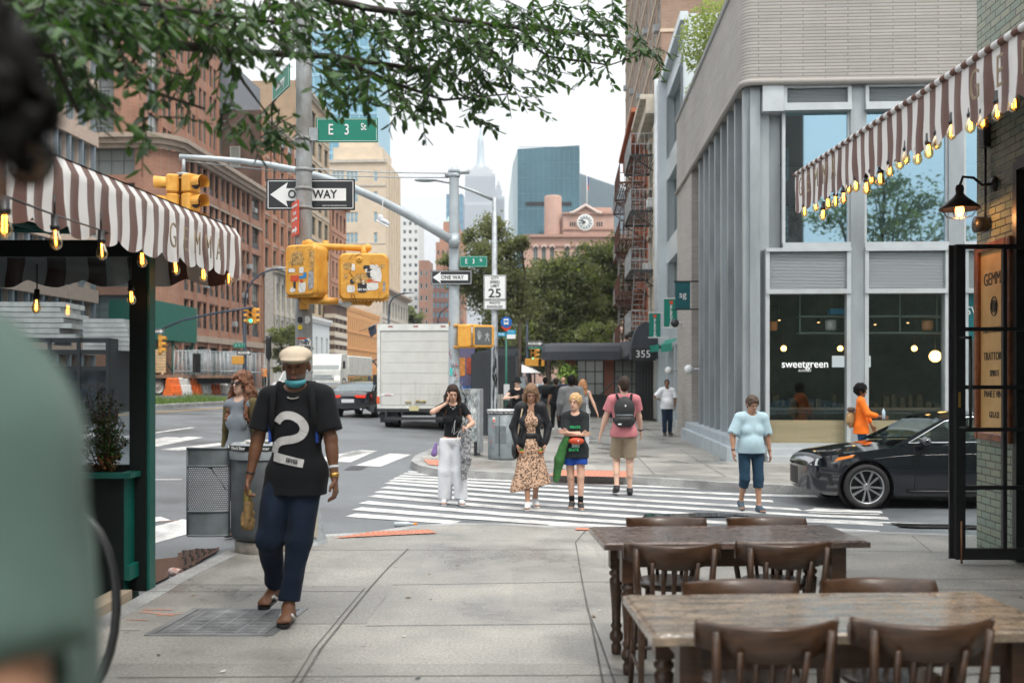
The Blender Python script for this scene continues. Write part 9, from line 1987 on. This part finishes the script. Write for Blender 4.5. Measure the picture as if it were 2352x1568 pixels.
# 5 -- boy with folded arms
def boy_extra(c):
    t=c['t'];top=c['top']
    text('PIRATE',.055,mat('print_green',(.03,.45,.15),.7),top,TR(.0,-.158,1.285),bold=.03,sx=.95);text('SKATE',.06,bpy.data.materials['print_green'],top,TR(-.02,-.17,.935),bold=.03,sx=.9)
    b=MB();b.bbox((-.05,-.162,.97),(.07,-.155,1.04),.003);b.build('shirt_print',mat('print_pale',(.35,.5,.48),.7,var=.5,vs=30),top)
    F=Field(NP(-.2,-.34,.95),NP(.2,-.06,1.2),.009);F.ell((.02,-.20,1.075),(.12,.045,.055),.01);F.folds(.002);F.mesh('waist_pack',mat('orange_red_nylon',(.55,.07,.02),.5,bump=.1),t);b=MB();b.ball((.05,-.25,1.08),(.012,.006,.012),5);b.build('pack_logo',SIGNWHITE,t);b=MB();b.path([(.12,-.16,1.12),(.15,-.10,1.3),(.10,-.02,1.48)],.009,5);b.build('pack_strap',INK,t)
    F=Field(NP(-.50,-.22,.22),NP(-.05,.16,1.22),.011);F.cone((-.13,-.12,1.10),(-.24,-.06,.78),.06,.085,.03);F.cone((-.24,-.06,.78),(-.30,-.03,.46),.08,.05,.03);F.folds(.007,fr=(42,36,14));F.mesh('green_jacket',cloth('green_nylon',(.05,.17,.05),.25,rough=.5),t)
px_,py_=1321,1168;g_=G(px_,py_,-.14)
person('blond boy in a black printed shirt and blue shorts with folded arms',(g_.x,g_.y,g_.z),radians(-4),1.57,.010,'fair',dict(m=HBLO,vol=.018,curl=.006,fr=(110,110,60),line=-.012),feet=((.085,-.11,0),(-.05,.04,0)),hands=[(-.10,-.20,1.20),(.09,-.215,1.17)],elb=[(.8,-.1,-.7),(-.8,-.1,-.7)],handpose=[(-1,.1,.2),(1,.1,.15)],hd=(radians(-22),0),top=dict(m=cloth('boy_black',(.016,.02,.022)),fit=.026,sleeve=.92,hem=.80,neck=.078,vneck=.01,cuff=.016,flare=.01),bottom=dict(m=cloth('royal_blue_shorts',(.01,.06,.32),rough=.6),fit=.03,len=.55,flare=.02,name='shorts'),shoes=dict(m=mat('black_trainer',(.03,.03,.032),.7),sole=mat('trainer_sole',(.5,.5,.48),.6),sock=BLK),build=.86,headk=1.06,extra=boy_extra)
# 6 -- man with the black backpack seen from behind
def bp_extra(c):
    t=c['t'];F=Field(c['chest']-NP(.24,.0,.36),c['chest']+NP(.24,.36,.30),.010);F.ell(c['chest']+NP(0,.155,.03),(.155,.085,.19),.02);F.cone(c['chest']+NP(-.06,.15,-.14),c['chest']+NP(.06,.15,-.14),.10,.10,.03);F.cone(c['chest']+NP(-.05,.21,-.13),c['chest']+NP(.05,.21,-.13),.06,.06,.02);F.folds(.002);o=F.mesh('backpack',mat('backpack_black',(.014,.015,.017),.6,bump=.2,bs=200),t)
    b=MB();b.ball(tuple(c['chest']+NP(-.01,.243,.08)),(.012,.004,.016),6);b.bbox(tuple(c['chest']+NP(.05,.265,-.20)),tuple(c['chest']+NP(.10,.27,-.18)),.001);b.build('logo',SIGNWHITE,o)
    b=MB();b.path([c['chest']+NP(x,.255-abs(x)*.25,-.055) for x in (-.12,-.06,0,.06,.12)],.006,5);b.build('pocket_seam',GREYPAINT,o)
    for s in (-1,1): b=MB();b.path([Vector(c['chest']+NP(s*.09,.17,.17)),Vector(c['sh']+NP(s*.11,.06,.075)),Vector(c['sh']+NP(s*.12,-.06,.04)),Vector(c['chest']+NP(s*.15,-.08,-.02)),Vector(c['chest']+NP(s*.15,.08,-.16))],.02,6);b.build('strap',BLK,t)
    band(c,1,.90,INK,'watch',.030,.012)
px_,py_=1433,1137;g_=G(px_,py_,-.14)
person('man with a black backpack, pink shirt and khaki shorts walking away',(g_.x,g_.y,g_.z),pi+radians(-3),1.86,.011,'light',dict(m=HB,vol=.014,curl=.004,line=.0),feet=((.11,.02,.015),(-.09,-.08,0)),toes=(.35,0),hands=[(.35,-.10,.90),(-.27,-.22,.94)],elb=[(.6,.9,0),(-.6,.9,-.1)],hd=(radians(14),0),top=dict(m=cloth('pink_cotton',(.50,.18,.20)),fit=.020,sleeve=.62,hem=.88,neck=.075,cuff=.012),bottom=dict(m=cloth('khaki_cotton',(.28,.22,.155)),fit=.020,len=.86,flare=.022,name='shorts'),shoes=dict(m=mat('dark_trainer',(.02,.02,.022),.7)),build=1.04,extra=bp_extra)
# 7 -- woman in pale blue shirt looking down
px_,py_=1724,1174;g_=G(px_,py_,-.14)
person('short haired woman in a pale blue shirt and navy cropped trousers looking down',(g_.x,g_.y-.0,g_.z),radians(4),1.63,.011,'tan',dict(m=mat('hair_cropped_brown',(.06,.035,.02),.6,var=.4,vs=30),vol=.016,curl=.006,fr=(120,120,120)),feet=((.10,-.12,0),(-.115,.10,.02)),toes=(0,.35),hands=[(.30,-.02,.88),(-.30,-.10,.93)],elb=[(.9,.5,-.1),(-.9,.5,-.1)],hd=(radians(10),radians(20)),lean=.02,top=dict(m=cloth('pale_blue_cotton',(.40,.55,.62),.04),fit=.026,sleeve=.86,hem=.90,neck=.072,flare=.03,cuff=.014),bottom=dict(m=cloth('navy_linen',(.015,.045,.08)),fit=.012,len=1.32,flare=.008,hemr=.06,name='cropped_trousers'),shoes=dict(m=mat('slate_shoe',(.05,.08,.11),.7)),build=1.08,bust=.05,belly=.06,hipw=1.08,extra=lambda c: (band(c,1,.9,INK,'watch',.029,.010),band(c,0,.9,INK,'bracelet',.028,.005)))
# 8 -- man in white shirt by the grey brick pier
g_=G(1532,999)
def cup_extra(c): w_=Vector(c['W'][1])+Vector((-.05,-.06,.03));b=MB();b.lathe([(.03,0),(.04,.10),(.042,.105),(.001,.105)],12,0,Matrix.Translation(w_));b.build('cup',WHT,c['t'])
person('man in a white shirt and navy trousers holding a cup beside the grey brick pier',tuple(g_),radians(8),1.76,.014,'brown',dict(m=HBL,vol=.004,curl=.001,line=.02,fh=.01),feet=((.11,.02,0),(-.10,-.10,0)),hands=[(.24,-.08,.92),(-.34,-.22,1.16)],elb=[(.9,.5,-.1),(-.7,.5,-.6)],hd=(radians(-14),0),top=dict(m=cloth('bright_white_cotton',(.85,.88,.92),.03),fit=.026,sleeve=.88,hem=.84,neck=.072,flare=.02),bottom=dict(m=cloth('navy_denim',(.012,.028,.055)),fit=.022,len=1.97,hemr=.05),shoes=dict(m=LEATH),build=1.1,belly=.07,extra=cup_extra)
# 9 -- woman in the orange jacket behind the car
ORJ=cloth('orange_jersey',(.85,.17,.01),rough=.6)
def or_extra(c):
    t=c['t'];F=Field(NP(-.25,.02,.75),NP(.25,.42,1.5),.012);F.ell((0,.20,1.08),(.13,.10,.19),.02);F.folds(.006,fr=(40,40,30));F.mesh('backpack',mat('tan_leather',(.36,.22,.10),.6,var=.3,vs=10),t);b=MB();b.bbox((-.12,.12,1.22),(.12,.27,1.32),.03);b.build('bag_flap',mat('brown_leather',(.07,.045,.035),.6),t)
    w_=Vector(c['W'][1])+Vector((0,-.06,.02));b=MB();b.lathe([(.001,-.07),(.032,-.07),(.034,.08),(.014,.12),(.014,.14),(.001,.14)],12,0,Matrix.Translation(w_));b.build('bottle',mat('clear_bottle',(.45,.62,.72),.1,spec=.8),t);band(c,0,.9,GOLDM,'bracelet',.027,.005)
    for i in (0,1): b=MB();b.path([Vector(c['S'][i])+Vector(((1-2*i)*.05,0,.03)),Vector(c['E'][i])+Vector(((1-2*i)*.055,0,0))],.007,5);b.build('sleeve_stripe',WHT,t)
dd=19.2;X_=U(1978,dd);person('woman in an orange jacket carrying a water bottle behind the black sedan',(X_,dd,gh(X_,dd)),radians(72),1.66,.012,'brown',dict(m=HBL,vol=.035,curl=.010,fr=(110,110,110),nape=1),feet=((.09,-.14,0),(-.09,.14,0)),toes=(0,.4),hands=[(.20,-.22,.92),(-.16,-.36,1.14)],elb=[(.5,.9,0),(-.5,.8,-.4)],top=dict(m=ORJ,fit=.022,sleeve=1.6,hem=.78,neck=.07,flare=.02,name='jacket'),bottom=dict(m=cloth('blue_denim',(.012,.05,.12)),fit=.01,len=1.95,hemr=.05),shoes=dict(m=WHT),build=.92,bust=.035,extra=or_extra)
# 10.. people on the far pavement
def hat_extra(c):
    hp_,Rh=c['hp_'],c['Rh'];M=Matrix.Translation(Vector(hp_(0,0,.06))) @ Matrix(Rh.tolist()).to_4x4();b=MB();b.lathe([(.001,.10),(.07,.095),(.088,.06),(.094,.0),(.135,-.045),(.13,-.05),(.09,-.01)],20,0,M);b.build('bucket_hat',BLK,c['t']);b=MB();[b.ball((0,0,0),(.027,.006,.018),6,M=Matrix.Translation(Vector(hp_(x*.031,-.103,.016))) @ Matrix(Rh.tolist()).to_4x4()) for x in (-1,1)];b.build('sunglasses',INK,c['t'])
    F=Field(NP(-.42,-.1,.7),NP(-.1,.25,1.25),.02);F.ell((-.22,.06,.95),(.08,.12,.17),.02);F.mesh('shoulder_bag',BLK,c['t'])
def spot(px,d): X_=U(px,d);return (X_,d,gh(X_,d))
person('woman in black with a bucket hat and sunglasses beside the bus stop sign',spot(1188,24.5),radians(12),1.68,.016,'light',dict(m=HB,vol=.008),hands=[(.2,-.1,.85),(-.12,-.16,1.28)],elb=[(.8,.5,-.2),(-.9,0,-.5)],hd=(radians(-8),radians(-6)),top=dict(m=BLK,fit=.010,sleeve=.3,hem=.85,neck=.085),bottom=dict(m=BLK,fit=.02,len=1.9),shoes=dict(m=BLK),build=.9,bust=.04,extra=hat_extra)
person('man in a loose grey jacket walking away behind the boy',spot(1312,22.5),pi+.05,1.76,.014,'dark',dict(m=HBL,vol=.018,curl=.006),feet=((.1,.1,0),(-.1,-.1,0)),hands=[(.27,-.08,.92),(-.27,.05,.92)],top=dict(m=cloth('grey_bomber',(.14,.145,.15)),fit=.038,sleeve=1.95,so=.03,hem=.86,neck=.07,name='jacket'),bottom=dict(m=cloth('pale_trousers',(.45,.48,.55)),fit=.018,len=1.95),shoes=dict(m=WHT),build=1.12)
SG=nm('navy_white_stripes');m_,t_,b_=SG;tc=t_.nodes.new('ShaderNodeTexCoord');wv=t_.nodes.new('ShaderNodeTexWave');wv.bands_direction='Z';wv.inputs['Scale'].default_value=9;rp=t_.nodes.new('ShaderNodeValToRGB');rp.color_ramp.interpolation='CONSTANT';rp.color_ramp.elements[1].position=.45;rp.color_ramp.elements[0].color=(.02,.03,.05,1);rp.color_ramp.elements[1].color=(.6,.62,.64,1);t_.links.new(tc.outputs['Object'],wv.inputs[0]);t_.links.new(wv.outputs['Fac'],rp.inputs[0]);t_.links.new(rp.outputs[0],b_.inputs['Base Color'])
person('woman with long strawberry blond hair and a striped sleeveless top walking away',spot(1339,24.5),pi-.25,1.68,.014,'fair',dict(m=HRED,long=.24,vol=.012,w=.03,curl=.003),feet=((.08,.1,0),(-.08,-.12,0)),hands=[(.26,-.0,.86),(-.38,.06,.93)],elb=[(.4,.9,0),(-.6,.6,0)],top=dict(m=m_,fit=.012,sleeve=.0,hem=.90,neck=.08,armhole=1),bottom=dict(m=cloth('white_trousers',(.6,.62,.66)),fit=.018,len=1.9),shoes=dict(m=WHT),build=.9)
person('man with a dark backpack and khaki trousers far down the pavement',spot(1252,34),pi,1.74,.02,'tan',dict(m=HBL,vol=.014),top=dict(m=cloth('dark_slate',(.03,.04,.05)),fit=.02,sleeve=.7,hem=.86),bottom=dict(m=cloth('stone_chinos',(.3,.25,.2)),fit=.02,len=1.95),shoes=dict(m=BLK),extra=lambda c: Field(c['chest']-NP(.22,0,.3),c['chest']+NP(.22,.3,.25),.02).ell(c['chest']+NP(0,.15,0),(.14,.08,.2),.02).mesh('backpack',BLK,c['t']),feet=((.1,.12,0),(-.1,-.12,0)))
person('man in black with a shoulder bag far down the pavement beside the bald one',spot(1277,33),pi+.1,1.72,.02,'tan',dict(m=HB,vol=.014),top=dict(m=BLK,fit=.02,sleeve=.7,hem=.86),bottom=dict(m=BLK,fit=.02,len=1.95),shoes=dict(m=WHT),feet=((.1,-.12,0),(-.1,.12,0)))
person('bald man in a navy shirt far down the pavement',spot(1294,37),pi,1.78,.02,'fair',None,top=dict(m=cloth('navy_shirt',(.02,.03,.06)),fit=.02,sleeve=.7,hem=.86),bottom=dict(m=BLK,fit=.02,len=1.95),shoes=dict(m=BLK))
def lspot(px,py,d): return (U(px,d),d,PZ(py,d))
VEST=mat('hi_vis_orange',(.95,.30,.02),.6)
person('road worker in an orange vest and white helmet across the avenue',lspot(607,888,88),.3,1.8,.03,'tan',dict(m=WHT,vol=.022),top=dict(m=VEST,fit=.03,sleeve=.1,hem=.85),bottom=dict(m=BLK,fit=.02,len=1.95),shoes=dict(m=BLK))
person('man in black standing left of the road worker',lspot(583,886,84),pi-.4,1.75,.03,'tan',dict(m=HBL),top=dict(m=BLK,fit=.025,sleeve=1.6,hem=.84),bottom=dict(m=BLK,fit=.02,len=1.95),shoes=dict(m=BLK))
person('person in white with a stroller far behind the truck',lspot(763,866,95),.5,1.7,.03,'tan',dict(m=HB),top=dict(m=WHT,fit=.02,sleeve=.7,hem=.86),bottom=dict(m=BLK,fit=.02,len=1.95),shoes=dict(m=BLK))
person('person in black carrying a white bag far behind the truck',lspot(780,866,98),.2,1.75,.03,'tan',dict(m=HBL),top=dict(m=BLK,fit=.02,sleeve=1.7,hem=.86),bottom=dict(m=BLK,fit=.02,len=1.95),shoes=dict(m=BLK))
# the blurred man close to the camera at the left edge
def near_extra(c):
    hp_,t=c['hp_'],c['t'];b=MB();M4=Matrix(c['Rh'].tolist()).to_4x4()
    for x in (-1,1): b.path([Matrix.Translation(Vector(hp_(x*.034,-.115,.012))) @ M4 @ Vector((.030*cos(a),0,.024*sin(a))) for a in [2*pi*k/16 for k in range(17)]],.003,5);b.path([Vector(hp_(x*.064,-.112,.02)),Vector(hp_(x*.082,.01,.015))],.003,5)
    b.build('glasses_frame',INK,t);b=MB()
    for x in (-1,1): b.ball((0,0,0),(.029,.004,.023),6,M=Matrix.Translation(Vector(hp_(x*.034,-.115,.012))) @ M4)
    b.build('lenses',mat('lens_reflective',(.75,.78,.78),.08,.9),t)
GT_=cloth('sage_green_cotton',(.095,.15,.13),.08,bump=.05)
person('blurred man in a sage green shirt close at the left edge',(-.56,.93,0),radians(130),1.93,.011,'tan',dict(m=HBL,vol=.034,curl=.013,fr=(110,110,110)),hoff=(.0,.01,.05),hands=[(.2,-.25,.95),(-.28,-.02,.86)],elb=[(.5,.9,0),(-.9,.4,0)],hd=(radians(32),0),top=dict(m=GT_,fit=.028,sleeve=.50,hem=.82,neck=.07,so=.022,cuff=.016,folds=.019),bottom=dict(m=BLK,fit=.02,len=1.95),shoes=dict(m=BLK),build=1.08,extra=near_extra)
# ---------------------------------------------------------------- across the side street, out of frame: mirrored in the big windows
tree('street_tree','street tree out of frame on the right, mirrored in the upper shop windows',(13.5,-1.5,0),11,[(0,0,8.2,1.7),(1.6,0,9.2,1.6),(-1.5,.5,8.8,1.3),(2.8,0,7.8,1.3),(.5,0,10.2,1.1)],3600,.12,31,mats=[LV[2],LV[0],LV[0]],trunk=.2)
bb_=thing('brick_house','brown brick house out of frame behind the viewer, mirrored in the left window','building',(12.4,-12,0),pi)
wn=[(.8+k*1.6,3+f*3.2,.9,1.8) for k in range(3) for f in range(4)];facade(bb_,5.2,18.5,wn,BR2,depth=9,z0=-.2);place_windows(bb_,wn,.16,FRL,PANE)
# ---------------------------------------------------------------- city haze
hb=MB();hb.box((-1800,-420,-3),(1800,2300,520));m,t_,b_=nm('haze_air');t_.nodes.remove(b_)
pv=t_.nodes.new('ShaderNodeVolumePrincipled');pv.inputs['Color'].default_value=(.86,.92,1,1);pv.inputs['Density'].default_value=.00027;pv.inputs['Anisotropy'].default_value=.2
t_.links.new(pv.outputs[0],t_.nodes['Material Output'].inputs['Volume']);tag(hb.build('haze',m),kind='stuff')
